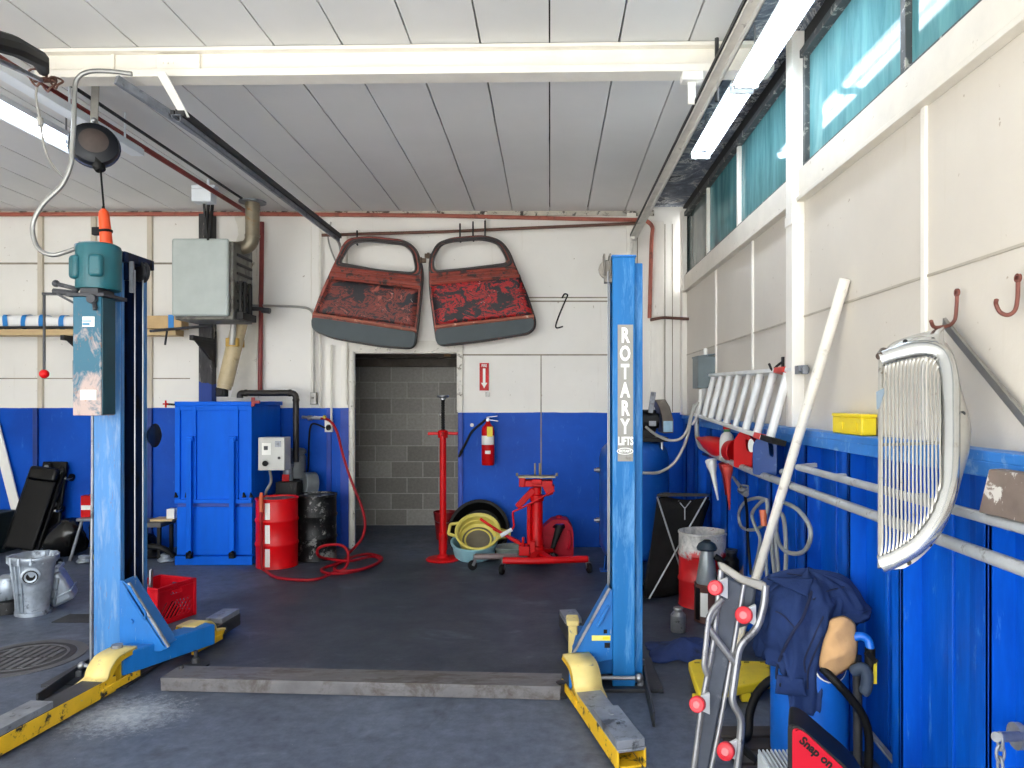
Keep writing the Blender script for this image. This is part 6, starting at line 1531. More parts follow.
# support hooks under the ladder's lower rail
# gray fuse box
BY2 = 6.25
T = thing('fuse_box', 'small blue-gray electrical box on the white wall behind the far end of the ladder', 'electrical box', (1.36, BY2, 1.7))
z0, z1 = EYE - (388 - CY) * BY2 / FPX, EYE - (356 - CY) * BY2 / FPX
MB().box((1.285, BY2, z0), (XR - .001, BY2 + .24, z1)).build('box', MAT('blue_grey_enamel', (104, 116, 120), .45, var=.08), T, .004)
mb = MB(); mb.prism([(1.28, BY2 - .01, z1 - .01), (XR, BY2 - .01, z1 + .012), (XR, BY2 + .25, z1 + .012), (1.28, BY2 + .25, z1 - .01)], (0, 0, .012)); mb.build('lid', bpy.data.materials['blue_grey_enamel'], T)
MB().cyl((1.36, BY2 + .05, z1), (1.36, BY2 + .05, z1 + .07), .016, n=10).build('conduit_stub', M_paper, T)
mb = MB(); mb.cyl(W(701, 390, 6.2), W(700, 405, 6.15), .02, .014, 10); mb.tube(catmull([W(700, 404, 6.15), W(697, 416, 6.1), W(692, 425, 6.1)], 5), .008, 8); tag(mb.build('hanging_plug', M_bottle), 'white plug hanging below the blue-gray electrical box', 'plug')
# cables from the compressor over to the wall
mb = MB(); mb.tube(catmull([W(646, 427, 6.3), W(655, 434, 6.2), W(668, 440, 6.1), W(680, 439, 6.05), W(687, 430, 6.05), W(691, 415, 6.1), W(694, 404, 6.15)], 6), .012, 8); tag(mb.build('cable', M_cond), 'gray cable sagging from the compressor motor to the wall', 'cable')
mb = MB(); mb.tube(catmull([W(636, 472, 6.24), W(646, 473, 6.1), W(660, 472, 5.95), W(674, 463, 5.9), W(684, 446, 5.9), W(689, 430, 5.95), W(692, 415, 6.0), W(698, 402, 6.05)], 6), .013, 8); tag(mb.build('air_line', M_cond), 'gray air line curving from the blue compressor tank up to the wall', 'air line')

# ---- compressor
CYc = 6.55
cc = V((W(634, 0, CYc).x, CYc, .0)); Rt = .315
T = thing('air_compressor', 'blue upright air compressor behind the lettered post', 'compressor', (cc.x, cc.y, 0))
M_tank = MAT('compressor_blue', (16, 74, 156), .35, var=.1, vs=3, wear=(40, 100, 176), wt=(.6, .72), ws=6)
M_ = Matrix.Translation((cc.x, cc.y, .12)); zt = 1.13
mb = MB(); pr = [(0, .02), (Rt * .5, .03), (Rt * .85, .08), (Rt, .17)] + [(Rt, zt - .17), (Rt * .93, zt - .09), (Rt * .75, zt - .035), (Rt * .45, zt - .005), (0, zt)]
mb.lathe(pr, M_, 40); mb.build('tank', M_tank, T, smooth=60)
for k in range(3):
    a = rad(-100 + 120 * k); mb = MB(); mb.bar((cc.x + .27 * math.cos(a), cc.y + .27 * math.sin(a), .30), (cc.x + .30 * math.cos(a), cc.y + .30 * math.sin(a), .002), .10, .012, up=(math.cos(a), math.sin(a), 0)); mb.cbox((cc.x + .31 * math.cos(a), cc.y + .31 * math.sin(a), .008), (.12, .12, .012)); mb.build('foot', M_tank, T)
for px, py in ((598, 470), (598, 520)):
    q = W(px, py, CYc - .02); mb = MB(); mb.cyl(q + V((.06, 0, 0)), q + V((-.015, 0, 0)), .022, n=12); mb.cyl(q + V((-.012, 0, 0)), q + V((-.035, 0, 0)), .014, n=10); mb.build('fitting', M_steel, T)
zp = .12 + zt
mb = MB(); mb.box((cc.x - .22, cc.y - .2, zp - .02), (cc.x + .28, cc.y + .2, zp + .02)); mb.build('top_plate', M_castblk, T, .004)
gx = W(660, 0, 6.4).x
def gxp(px, py): return W(px, py, 6.38)
prof = [gxp(*p) for p in ((655, 400), (665.5, 399.5), (670, 407), (673.5, 420), (673.5, 433), (663, 433.5), (662.5, 418), (659.5, 408))]
mb = MB(); mb.prism(prof, (0, .30, 0)); bg_ = mb.build('belt_guard', MAT('dusty_belt_guard', (96, 88, 80), .5, .2, var=.15, wear=(150, 138, 120), wt=(.58, .7), ws=6), T, .006)
MB().box((gxp(663, 0).x + .003, 6.374, gxp(0, 432).z), (gxp(673, 0).x - .004, 6.379, gxp(0, 421).z)).build('blue_label', MAT('pale_blue_label', (150, 184, 204), .5), bg_)
mb = MB(); mb.cyl(gxp(640, 421) + V((0, .1, 0)), gxp(657, 421) + V((0, .1, 0)), .10, n=22); mb.cyl(gxp(657, 421) + V((0, .1, 0)), gxp(660, 421) + V((0, .1, 0)), .07, n=18); mb.box((gxp(641, 0).x, 6.42, zp + .02), (gxp(656, 0).x, 6.56, zp + .09)); mo = mb.build('motor', M_castblk, T)
MB().box((gxp(649, 0).x, 6.378, gxp(0, 426).z), (gxp(656, 0).x, 6.383, gxp(0, 421).z)).build('name_plate', M_armsteel, mo)
mb = MB(); mb.cyl(gxp(634, 425) + V((0, .2, 0)), gxp(634, 393) + V((0, .2, 0)), .07, n=16)
for i in range(6): z_ = gxp(0, 420 - 4 * i).z; mb.cyl((gxp(634, 0).x, 6.58, z_), (gxp(634, 0).x, 6.58, z_ + .012), .10, n=16)
mb.build('pump_head', M_castblk, T)
mb = MB(); mb.bar(gxp(650.5, 413), gxp(653.5, 392), .02, .045); mb.build('pressure_switch', M_armsteel, T, .004)
mb = MB(); mb.tube(fillet([gxp(630, 440), gxp(662, 441), gxp(662, 453)], .02), .012, 8); mb.build('copper_line', M_steel, T)

# ---- black fabric hamper on a wire frame
T = thing('laundry_hamper', 'black fabric hamper on a crossed wire frame between the compressor and the dented drum', 'hamper', W(680, 600, 5.75))
tl, tr = W(657, 497, 5.72), W(706, 497, 5.90); tbl, tbr = W(661, 495, 6.08), W(712, 496, 6.2)
bl, br_ = G(645, 601), G(688, 595); bl.z = br_.z = .02; bbl, bbr = bl + V((.02, .34, 0)), br_ + V((.02, .34, 0))
mb = MB()
def bag_(u, v):
    # u round the four corners, v down
    P = [tl, tr, tbr, tbl]; Q = [bl, br_, bbr, bbl]; k = u * 4; i = int(k) % 4; f = k - int(k)
    a, b = P[i].lerp(P[(i + 1) % 4], f), Q[i].lerp(Q[(i + 1) % 4], f)
    sag = V((0, 0, -.035 * math.sin(PI * f) * (1 - v)))
    n_ = noise.noise_vector(a.lerp(b, v) * 4) * .02 * v
    return a.lerp(b, v) + sag + n_
mb.grid(32, 10, bag_, closed=True); M_fab = MAT('black_canvas', (34, 33, 33), .9, spec=.15, var=.15, vs=5)
mb.build('fabric_bag', M_fab, T, smooth=50, solid=.004)
mb = MB(); mb.prism([bl + V((0, 0, .01)), br_ + V((0, 0, .01)), bbr + V((0, 0, .01)), bbl + V((0, 0, .01))], (0, 0, .006)); mb.build('bag_bottom', M_fab, T)
mb = MB(); o = V((0, -.012, 0)); up = V((0, 0, .012))
mb.tube([tl + up, tr + up, tbr + up, tbl + up], .009, 8, closed=True); 
mb.build('top_frame', M_blktube, T)
for a, b in ((tl + o, br_ + o), (tr + o, bl + o + V((.03, 0, 0)))):
    MB().tube([a, b], .007, 8).build('crossed_leg', M_grail, T)
mb = MB(); m_ = tl.lerp(tr, .55) + o; mb.tube([m_ + V((-.05, 0, -.03)), m_ + V((0, -.01, -.09)), m_ + V((.05, 0, -.03))], .005, 6); mb.tube([m_ + V((0, -.01, -.08)), m_ + V((0, -.01, -.18))], .005, 6); mb.build('tie_cord', M_grail, T)

# ---- dented red and white drum, open
M_drumpeel = NT('peeling_red_drum')
tt = M_drumpeel; sep = tt.n.new('ShaderNodeSeparateXYZ'); tt.link(tt.tc.outputs['Object'], sep.inputs[0])
nn_ = tt.noise(7, 7, .7, .6, tt.vec((1, 1, 1)))
zz = tt.math('ADD', sep.outputs['Z'], tt.math('MULTIPLY', tt.math('SUBTRACT', nn_, .5), .45))
redc = tt.ramp(tt.noise(4, 5, .6, .2, tt.vec()), [(.3, (170, 22, 28)), (.7, (206, 30, 36))])
barec = tt.ramp(tt.noise(12, 6, .7, .4, tt.vec()), [(.35, (150, 150, 150)), (.6, (206, 204, 200)), (.7, (128, 60, 56))])
tt.link(tt.mix(tt.mask(zz, .40, .44), redc, barec), tt.b.inputs['Base Color']); tt.b.inputs['Roughness'].default_value = .4
c = V((W(703, 0, 5.63).x, 5.63, .002))
drum('steel_drum', 'open dented red drum with peeling white upper part in the corner', c, .187, .575, [M_drumpeel.m, M_armsteel], ribs=(.36, .70), lid=False)
T = [o for o in bpy.data.objects if o.get('label', '').startswith('open dented')][0]
MB().lathe([(0, .20), (.178, .20)], Matrix.Translation(c), 30).build('contents', M_castblk, T)
# brown drum in front, black and white label
c = V((W(708, 0, 5.22).x, 5.22, .002)); r_ = .098
T = thing('small_drum', 'rusty brown can with a white label in front of the dented red drum', 'can', c)
M_rust = MAT('rusty_brown_can', (96, 62, 54), .6, var=.15, wear=(40, 34, 34), wt=(.5, .6), ws=5)
MB().lathe([(0, 0), (r_, 0), (r_ + .004, .008), (r_, .016), (r_, .26), (r_ + .004, .268), (r_, .276), (r_ - .01, .27), (0, .27)], Matrix.Translation(c), 30).build('can', M_rust, T)
mb = MB(); mb.grid(6, 2, lambda u, v: c + V(((r_ + .002) * math.cos(rad(-135 + 32 * u)), (r_ + .002) * math.sin(rad(-135 + 32 * u)), .05 + .17 * v))); mb.build('white_label', M_paper, T)
mb = MB(); mb.grid(5, 2, lambda u, v: c + V(((r_ + .0015) * math.cos(rad(-165 + 28 * u)), (r_ + .0015) * math.sin(rad(-165 + 28 * u)), .02 + .23 * v))); mb.build('dark_label', M_black, T)
# pouring jug with dark lid on top
c2 = c + V((-.01, -.01, .274))
T = thing('pouring_can', 'tapered silver pouring can with a dark lid standing on the rusty brown can', 'can', c2)
M_ = Matrix.Translation(c2)
MB().lathe([(0, 0), (.075, 0), (.078, .008), (.045, .24), (0, .24)], M_, 24).build('body', MAT('dull_silver', (168, 176, 180), .35, .5, var=.1), T)
lidc = MB().lathe([(.046, .235), (.07, .24), (.075, .255), (.06, .285), (.035, .30), (0, .305)], M_, 24).build('lid', MAT('dark_slate_lid', (44, 58, 70), .4), T)
MB().lathe([(.018, .304), (.03, .307), (.022, .312), (0, .310)], M_, 18).build('lid_ring', M_castblk, lidc)
mb = MB(); mb.tube(fillet([c2 + V((.05, -.03, .20)), c2 + V((.10, -.05, .17)), c2 + V((.10, -.05, .06)), c2 + V((.06, -.03, .03))], .03), .022, 10); mb.build('handle', M_black, T)
c3 = c + V((.20, .12, .0)); c3.z = .278; T = thing('jar', 'dark round jar beside the tapered pouring can on the rusty can', 'jar', c3)
MB().lathe([(0, 0), (.05, 0), (.055, .02), (.055, .14), (.04, .16), (.04, .19), (0, .19)], Matrix.Translation(c3), 20).build('jar_body', M_castblk, T)
MB().lathe([(0, .191), (.045, .191), (.045, .215), (0, .217)], Matrix.Translation(c3), 20).build('lid', M_armdark, T)
c4 = V((c3.x + .13, c3.y, .30)); mb = MB(); mb.grid(16, 12, lambda u, v: V((c4.x - .07 + .15 * u, c4.y - .07 + .16 * v, .282 + .13 * math.sin(PI * u) ** .8 * math.sin(PI * v) ** .8 * (.6 + .8 * u) + abs(noise.noise(V((u * 4, v * 4, 1)))) * .03)))
cl_o = tag(mb.build('rag', MAT('pink_grey_rag', (178, 146, 140), .9, var=.12), None, smooth=180, solid=.008), 'pinkish gray rag hanging over a hook behind the pouring can', 'rag')
cl_o['label'] = 'pinkish gray rag heaped on the dark box beside the pouring can'
mb = MB(); mb.box((c3.x - .07, c3.y - .09, .002), (c3.x + .22, c3.y + .17, .276)); tag(mb.build('box', M_castblk, None, .01), 'dark box on the floor between the rusty can and the blue wall', 'box')
# silver canister
c = G(679.5, 634); c.z = .002; c.y += .05
T = thing('canister', 'small silver canister on the floor in front of the red drum', 'canister', c)
MB().lathe([(0, 0), (.048, 0), (.052, .006), (.052, .115), (.036, .135), (.030, .14), (.030, .155), (.036, .158), (.034, .166), (0, .166)], Matrix.Translation(c), 26).build('can', MAT('scuffed_silver', (150, 152, 154), .35, .6, var=.15, wear=(80, 82, 84), wt=(.58, .66), ws=24), T)

# ---- white pole leaning on the wall
T = tag(MB().tube([V((1.05, 4.205, .03)), RW(845, 279, XR - .03)], [.024, .026], 16).build('pole', MAT('chalky_white_pole', (236, 232, 222), .5, var=.05, wear=(190, 182, 168), wt=(.6, .72), ws=14)), 'long white pole leaning on the side wall beside the ladder', 'pole')

# ---- yellow box on the ledge
a = RW(835, 432, 1.362)
T = thing('tool_box', 'small yellow plastic box lying on the blue ledge beside the chrome grille', 'box', (1.395, 3.3, 1.443))
M_ybox = MAT('yellow_box_plastic', (238, 212, 34), .4, var=.05)
y0_, y1_ = 3.15, 3.48
MB().box((1.364, y0_, 1.443), (1.43, y1_, 1.522)).build('case', M_ybox, T, .006)
MB().box((1.361, y0_ - .003, 1.522), (1.432, y1_ + .003, 1.537)).build('lid', M_ybox, T, .004)
for q in (.05, .2): MB().box((1.359, y0_ + q, 1.46), (1.364, y0_ + q + .05, 1.50)).build('latch', M_ybox, T, .002)

# ---- hooks
def jhook(name, label, pts, X):
    mb = MB(); P = rwl(pts, X); mb.tube(catmull(P, 6), .0065, 8); q = P[0]
    mb.lathe([(.006, -.004), (.014, -.004), (.014, .004), (.006, .004)], Mrot(q + V((0, 0, .012)), 0, PI / 2, 0), 14)
    return tag(mb.build(name, MAT('rusty_hook', (122, 72, 62), .6, .2, var=.15) if 'rusty_hook' not in bpy.data.materials else bpy.data.materials['rusty_hook']), label, 'hook')
jhook('wall_hook', 'rusty wall hook from which the chrome grille hangs', [(957, 296), (956.5, 306), (955, 319), (950, 325, -.03), (942, 327, -.07), (934, 327, -.1), (931, 321, -.12)], 1.41)
jhook('wall_hook', 'empty rusty J-shaped hook on the white wall near the grille', [(1018, 282), (1017.5, 298), (1015, 310, -.01), (1008, 315, -.03), (1000, 312, -.045), (996, 304, -.055), (996.5, 300, -.06)], 1.42)

# ---- chrome truck grille
M_chrome = MAT('aged_chrome', (200, 202, 202), .2, .85, var=.06, wear=(150, 142, 130), wt=(.62, .74), ws=10)
M_chromeflat = MAT('pale_grille_steel', (178, 176, 170), .35, .6, var=.08, wear=(120, 110, 98), wt=(.60, .70), ws=16)
T = thing('truck_grille', 'tall chrome truck grille with upright bars hanging on the side wall', 'grille', W(930, 576, 2.5))
# the grille stands out from the wall: its inner edge is nearer the room
def gp(px, py):
    # plane through the wall at px 966 and 0.29 m into the room at px 880
    f = (px - 880) / 86.0; Yr = 2.30 - (py - 350) * (.235 / 162); Y = Yr + .12 - .12 * f
    return W(px, py, Y)
gn = (gp(966, 450) - gp(880, 450)).normalized(); gnorm = gn.cross(V((0, 0, 1))).normalized()
if gnorm.y > 0: gnorm = -gnorm
outer = [gp(*p) for p in ((881, 359), (900, 353), (922, 349), (936, 351), (944, 358), (949, 374), (950.5, 400), (950, 466), (945, 498), (934, 524), (917, 545), (896, 558), (881, 564))]
path = catmull(outer, 6)
mb = MB()
prof = []
def sweep(mb, path, w, h, lift=0):
    N = len(path); rings = []
    for i, p in enumerate(path):
        t_ = (path[min(i + 1, N - 1)] - path[max(i - 1, 0)]).normalized(); s_ = t_.cross(gnorm).normalized()
        ring = []
        for k in range(12):
            a = 2 * PI * k / 12
            ring.append(mb.bm.verts.new(p + s_ * math.cos(a) * w + gnorm * (math.sin(a) * h + lift)))
        rings.append(ring)
    for a, b in zip(rings, rings[1:]):
        for k in range(12): mb.bm.faces.new((a[k], a[(k + 1) % 12], b[(k + 1) % 12], b[k]))
    mb.bm.faces.new(rings[0]); mb.bm.faces.new(list(reversed(rings[-1])))
sweep(mb, path, .026, .018); fr = mb.build('surround', M_chrome, T, smooth=60)
# side flange behind the surround
mb = MB(); N = len(path)
cen = sum(path, V()) / N
fls = [.012, .030, .050, .054, .050]
fld = [.0, .010, .018, .045, .062]
mb.grid(N, 5, lambda u, v: path[round(u * (N - 1))] + (path[round(u * (N - 1))] - cen).normalized() * (fls[round(v * 4)] * min(1, .25 + 6 * u, .25 + 6 * (1 - u))) - gnorm * fld[round(v * 4)])
mb.build('side_flange', M_chromeflat, T, smooth=60, solid=.004)
mb = MB(); 
for q in (8, 16, 30, 38, 44, 50, 56, 62):
    if q < N:
        c_ = path[q] + (path[q] - cen).normalized() * .040 - gnorm * .012; dq = gnorm; MB().cyl(c_ - dq * .004, c_ + dq * .001, .008, n=10).build('bolt_hole', M_castblk, fr)
# bars, each following the surround
def edge_y(px):
    """top and bottom of the opening at this column"""
    tops = [(880, 366), (900, 360), (922, 356), (934, 359), (942, 372), (944, 400)]
    bots = [(880, 558), (896, 552), (915, 539), (931, 519), (940, 496), (944, 464)]
    def ip(L):
        for (a, b), (c, d) in zip(L, L[1:]):
            if a <= px <= c: return b + (d - b) * (px - a) / (c - a)
        return L[-1][1]
    return ip(tops), ip(bots)
nb = 16
for i in range(nb):
    px = 882.5 + i * 3.85; tp, bt = edge_y(px)
    a, b = gp(px, tp), gp(px, bt); s_ = gn
    curl = gn * min(.016, .0018 * max(0, i - 2))
    P = catmull([a + curl, a + V((0, 0, -.03)) + gnorm * .002, a.lerp(b, .3) + gnorm * .008, a.lerp(b, .7) + gnorm * .008, b + V((0, 0, .03)) + gnorm * .002, b - gn * .010], 4)
    NP = len(P); wv = gn * .0026; dv = gnorm * .010
    def fin(u, v):
        k = round(v * 4) % 4; p = P[round(u * (NP - 1))]
        return p + (-wv if k in (0, 3) else wv) + (dv if k in (0, 1) else -dv)
    mb = MB(); mb.grid(NP, 5, lambda u, v: fin(u, v)); mb.build('bar', M_chromeflat, T)
mb = MB(); mb.tube([gp(880.5, 360), gp(880, 568)], .007, 8); mb.build('inner_edge', M_chromeflat, T)
mb = MB()
for y in (445,): mb.tube([gp(881, y) - gnorm * .012, gp(943, y - 2) - gnorm * .012], .005, 6)
mb.build('tie_bar', M_chromeflat, T)
mb = MB(); mb.prism([gp(877, 392) + gnorm * .02, gp(885, 388) + gnorm * .02, gp(885, 394) + gnorm * .02, gp(880, 408) + gnorm * .02, gp(877.5, 410) + gnorm * .02], gnorm * .004); mb.build('badge', MAT('blue_grey_badge', (120, 136, 150), .4, .4), T)
mb = MB(); mb.tube([gp(880, 357) + gnorm * .01, gp(884, 352) - gnorm * .01], [.014, .018], 12); mb.build('corner_boss', MAT('brown_corner', (92, 78, 70), .5, .4), T)
# top shell leading back to the hook
mb = MB(); a0_, a1_ = gp(882, 354), gp(944, 346); bk = V((.0, .0, .0))
e0, e1 = W(902, 340, 2.56), W(944, 327, 2.44)
mb.grid(10, 8, lambda u, v: a0_.lerp(a1_, u).lerp(e0.lerp(e1, u), v) + V((0, 0, .02 * math.sin(PI * u) * (1 - v) + .012 * math.sin(PI * v)))); mb.build('top_shell', M_chrome, T, smooth=180, solid=.004)
# angle strip hanging from the same hook
mb = MB(); a = RW(944, 322, 1.405); b = RW(1024, 419, 1.425); b2 = b + (b - a) * .3
mb.bar(a, b2, .012, .04, up=(-.2, .3, 1)); tag(mb.build('metal_strip', MAT('gray_metal_strip', (136, 134, 128), .4, .4, var=.1), None, .002), 'gray metal strip slanting down the white wall from the grille hook', 'metal strip')
# rusty block on the upper rail
a = V((1.27, RW(985, 518, 1.27).y, 1.272)); y1b = RW(1024, 523, 1.27).y - .1
T = tag(MB().prism([(1.255, 2.11, 1.271), (1.275, 1.75, 1.271), (1.285, 1.75, 1.40), (1.27, 2.085, 1.40)], (.055, .02, 0)).build('metal_block', MAT('flaking_brown_metal', (126, 112, 104), .6, .2, var=.15, wear=(206, 202, 196), wt=(.55, .58), ws=9, wear2=(150, 40, 36), w2t=(.69, .71), w2s=10), None, .004), 'flaking brown and white metal block resting on the upper pipe rail', 'metal block')
# pipe stub and chain
q = RW(996, 737, 1.33)
T = thing('chain', 'short steel chain hanging on a pipe stub at the blue wall', 'chain', q)
st0, st1 = RW(1016, 736, 1.36), RW(996, 737, 1.24)
for i in range(7):
    c_ = st1 + V((.012, -.0, -.012 - .034 * i)); mb = MB(); P = []
    for k in range(16):
        a = 2 * PI * k / 16; x, z = .011 * math.cos(a), .024 * math.sin(a); P.append(c_ + (V((x, 0, z)) if i % 2 else V((0, x, z))))
    mb.tube(P, .0045, 8, closed=True); mb.build('link', M_armsteel, T)
mb = MB(); mb.cyl(st0 + V((.04, 0, 0)), st1, .014, n=12); mb.cyl(st0 + V((.015, 0, 0)), st0 + V((-.005, 0, 0)), .038, n=16); tag(mb.build('pipe_stub', M_armsteel), 'short steel pipe stub with flange on the blue wall carrying the chain', 'pipe stub')

# ---- creeper with red casters standing on end
T = thing('creeper', 'gray mechanics creeper with pink-red casters standing on end beside the coveralls', 'creeper', G(706, 792))
YT, YBt = 3.92, 2.95
c3p = lambda x, y: (660 + x / 3.3667, 540 + y / 3.3667)
def cp(x, y):   # crop pixel on the creeper's plane, leaning back
    p, q = c3p(x, y); f = (q - 562) / (790 - 562); Y = 3.06 - .10 * f
    return W(p, q, Y)
cn = (cp(300, 100) - cp(150, 600)); ax = (cp(215, 110) - cp(120, 760)); axn = ax.normalized(); sd = (cp(330, 150) - cp(215, 110)); sdn = (sd - axn * sd.dot(axn)).normalized(); nrm_ = axn.cross(sdn).normalized()
if nrm_.y > 0: nrm_ = -nrm_
M_crframe = MAT('scuffed_creeper_tube', (150, 150, 152), .35, .6, var=.15, wear=(84, 84, 88), wt=(.58, .68), ws=14)
M_crpad = MAT('charcoal_creeper_pad', (74, 80, 92), .6, var=.15, wear=(120, 124, 134), wt=(.58, .70), ws=10)
M_cast = MAT('pink_red_caster', (206, 38, 52), .4, var=.05)
def slab(pts, th, mat, name, off=0, par=T, bev=.01): return MB().prism([cp(*p) + nrm_ * off for p in pts], -nrm_ * th).build(name, mat, par, bev)
slab([(205, 112), (282, 152), (240, 395), (205, 560), (160, 800), (112, 800), (140, 560), (180, 330)], .03, M_crpad, 'board', .0)
slab([(212, 100), (335, 158), (318, 290), (180, 330)], .05, MAT('dark_creeper_headrest', (84, 90, 100), .5, var=.12), 'headrest', -.02, T, .02)
def ctube(name, pts, r, off=.02, mat=M_crframe, fil_=.04):
    return MB().tube(fillet([cp(*p) + nrm_ * off for p in pts], fil_, 5), r, 10).build(name, mat, T)
ctube('frame_rail', [(205, 100), (182, 330), (140, 560), (105, 830)], .013, .005)
ctube('frame_rail', [(282, 150), (240, 400), (205, 600), (160, 830)], .010, .005)
mb = MB(); mb.prism([cp(*p) + nrm_ * .03 for p in ((192, 72), (215, 78), (275, 118), (352, 140), (356, 170), (335, 168), (262, 140), (200, 100))], -nrm_ * .035); mb.build('end_bracket', MAT('pale_scuffed_steel', (176, 172, 162), .4, .5, var=.12), T, .006)
ctube('side_frame', [(350, 150), (345, 215), (322, 295), (262, 350), (235, 540), (270, 590), (262, 700), (245, 830)], .016, .025)
ctube('side_frame', [(205, 195), (160, 240), (142, 420), (155, 450)], .012, .03)
ctube('cross_brace', [(155, 285), (165, 300), (240, 400), (262, 420)], .014, .02)
ctube('inner_brace', [(205, 195), (155, 285)], .012, .025)
for x, y, sz in ((178, 155, .031), (272, 245, .035), (118, 540, .032), (212, 695, .035)):
    p = cp(x, y) + nrm_ * .05; q = cp(x + 45, y + 5) + nrm_ * .03
    mb = MB(); axv = (V((0, -1, .25)) + V((-.5, 0, 0))).normalized()
    mb.prism([p + axv * .0 + V((0, 0, .02)), p + V((0, 0, -.02)), q + V((0, 0, -.045)), q + V((0, 0, .045))], V((0, .02, 0))); cs = mb.build('caster', M_aluL, T, .003)
    mb = MB(); mb.tube([p - axv * .016, p - axv * .012, p + axv * .012, p + axv * .016], [sz * .85, sz, sz, sz * .85], 24); w_ = mb.build('wheel', M_cast, cs, smooth=40)
    MB().tube([p + axv * .014, p + axv * .019], [sz * .5, sz * .42], 18).build('wheel_hub', MAT('pale_pink_hub', (222, 110, 114), .4) if 'pale_pink_hub' not in bpy.data.materials else bpy.data.materials['pale_pink_hub'], cs)

# ---- blue cloth on the floor
mb = MB(); p0, p1 = G(653, 664), G(704, 646)
cx_, cy_ = (p0.x + p1.x) / 2 + .05, (p0.y + p1.y) / 2
def cl(u, v):
    x, y = cx_ - .24 + .50 * u, cy_ - .14 + .34 * v
    e_ = math.sin(PI * u) ** .7 * math.sin(PI * v) ** .7
    n_ = noise.noise(V((x * 9, y * 9, 2))) * .5 + noise.noise(V((x * 20, y * 20, 4))) * .25
    return V((x + .03 * noise.noise(V((v * 5, u * 3, 7))), y + .04 * noise.noise(V((u * 5, v * 3, 9))), .006 + e_ * (.05 + .05 * u + .06 * n_)))
mb.grid(40, 30, cl); tag(mb.build('blue_rag', MAT('dark_blue_cloth', (36, 56, 110), .9, var=.15, wear=(22, 30, 56), wt=(.5, .65), ws=6), None, smooth=180, solid=.004), 'crumpled dark blue cloth on the floor behind the creeper', 'cloth')
# ---- yellow plastic step
T = thing('plastic_step', 'yellow plastic step lying on the floor behind the creeper', 'step', G(730, 690))
zs = .10
pts = [c3p(*p) for p in ((95, 410), (120, 400), (370, 408), (372, 470), (270, 492), (138, 515), (128, 510))]
P = [G(p[0], p[1], zs) for p in pts]
M_ystep = MAT('yellow_step_plastic', (228, 200, 40), .45, var=.06, wear=(150, 130, 40), wt=(.62, .72), ws=9)
MB().prism(P, (0, 0, -.05)).build('top', M_ystep, T, .008)
mb = MB()
for u in (.1, .3, .5, .7, .9):
    a = P[0].lerp(P[2], u); 
    mb.cbox(a + V((.0, -.02, .002)), (.03, .012, .006))
mb.build('slot', MAT('dark_yellow_slot', (130, 110, 30), .6), T)
for a, b in ((P[1], P[6]), (P[2], P[4])):
    for q in (a.lerp(b, .12), a.lerp(b, .85)): MB().cbox((q.x, q.y, .028), (.05, .05, .052)).build('foot', M_ystep, T, .006)

# ---- blue oil barrel with hose and gun
YBq = 3.20
bc = V((W(809, 0, YBq).x, YBq, .062)); rB = .165; hB = .52
T = thing('oil_barrel', 'bright blue barrel with a round label standing under the coveralls', 'barrel', bc)
M_barrel = MAT('bright_blue_barrel', (20, 104, 206), .35, var=.05, wear=(90, 150, 220), wt=(.66, .76), ws=7)
MB().lathe([(0, -.028), (rB - .01, -.028), (rB, -.018), (rB, hB * .96), (rB - .01, hB), (rB - .02, hB - .01), (0, hB - .01)], Matrix.Translation(bc), 44).build('shell', M_barrel, T, smooth=40)
mb = MB(); N = 22
def lb(mb, a0, z0, w, h, off, mat, name, par):
    m = MB(); K = 26
    ctr = m.bm.verts.new(bc + V(((rB + off) * math.cos(a0), (rB + off) * math.sin(a0), z0)))
    ring = []
    for k in range(K):
        t_ = 2 * PI * k / K; a = a0 + w * math.cos(t_) / rB; ring.append(m.bm.verts.new(bc + V(((rB + off) * math.cos(a), (rB + off) * math.sin(a), z0 + h * math.sin(t_)))))
    for k in range(K): m.bm.faces.new((ctr, ring[k], ring[(k + 1) % K]))
    return m.build(name, mat, par)
la = rad(-72); lz = EYE - (676 - CY) * (YBq - .15) / FPX - .03
l1_ = lb(mb, la, lz, .085, .06, .0015, M_paper, 'label_border', T); lb(mb, la, lz, .078, .054, .0022, MAT('navy_label', (28, 50, 120), .4), 'label', l1_); lb(mb, la + .22, lz + .01, .03, .035, .003, M_red, 'label_mark', l1_)
mb = MB(); mb.lathe([(0, hB - .01), (.05, hB - .01), (.05, hB + .16), (.035, hB + .18), (0, hB + .18)], Matrix.Translation(bc + V((.02, .03, 0))), 20); mb.build('pump', M_castblk, T)
# black hoses
YH = 2.93
mb = MB(); mb.tube(catmull([W(822, 668, YH + .05), W(838, 684, YH), W(852, 700, YH), W(864, 718, YH), W(869, 740, YH), W(868, 770, YH)], 6), .017, 12); tag(mb.build('pump_hose', M_black), 'thick black hose slanting down in front of the blue barrel', 'hose')
mb = MB(); mb.tube(catmull([W(780, 676, 3.3), W(768, 682, 3.32), W(757, 694, 3.34), (W(750, 712, 3.34)), W(748, 735, 3.3), V((.86, 3.25, .05)), V((.90, 3.12, .021))], 6), .02, 12); tag(mb.build('pump_hose', M_black), 'thick black hose looping down between the creeper and the blue barrel', 'hose')
mb = MB(); mb.tube([W(857, 655, 3.05), W(857.5, 700, 3.02), W(858, 775, 3.0)], .019, 12); tag(mb.build('upright_hose', MAT('grey_rubber', (44, 44, 48), .6, var=.15)), 'dark upright hose between the barrel and the blue wall', 'hose')
T = thing('oil_gun', 'black dispensing gun with a blue elbow and yellow tag beside the tan cloth', 'dispensing gun', W(868, 690, 2.95))
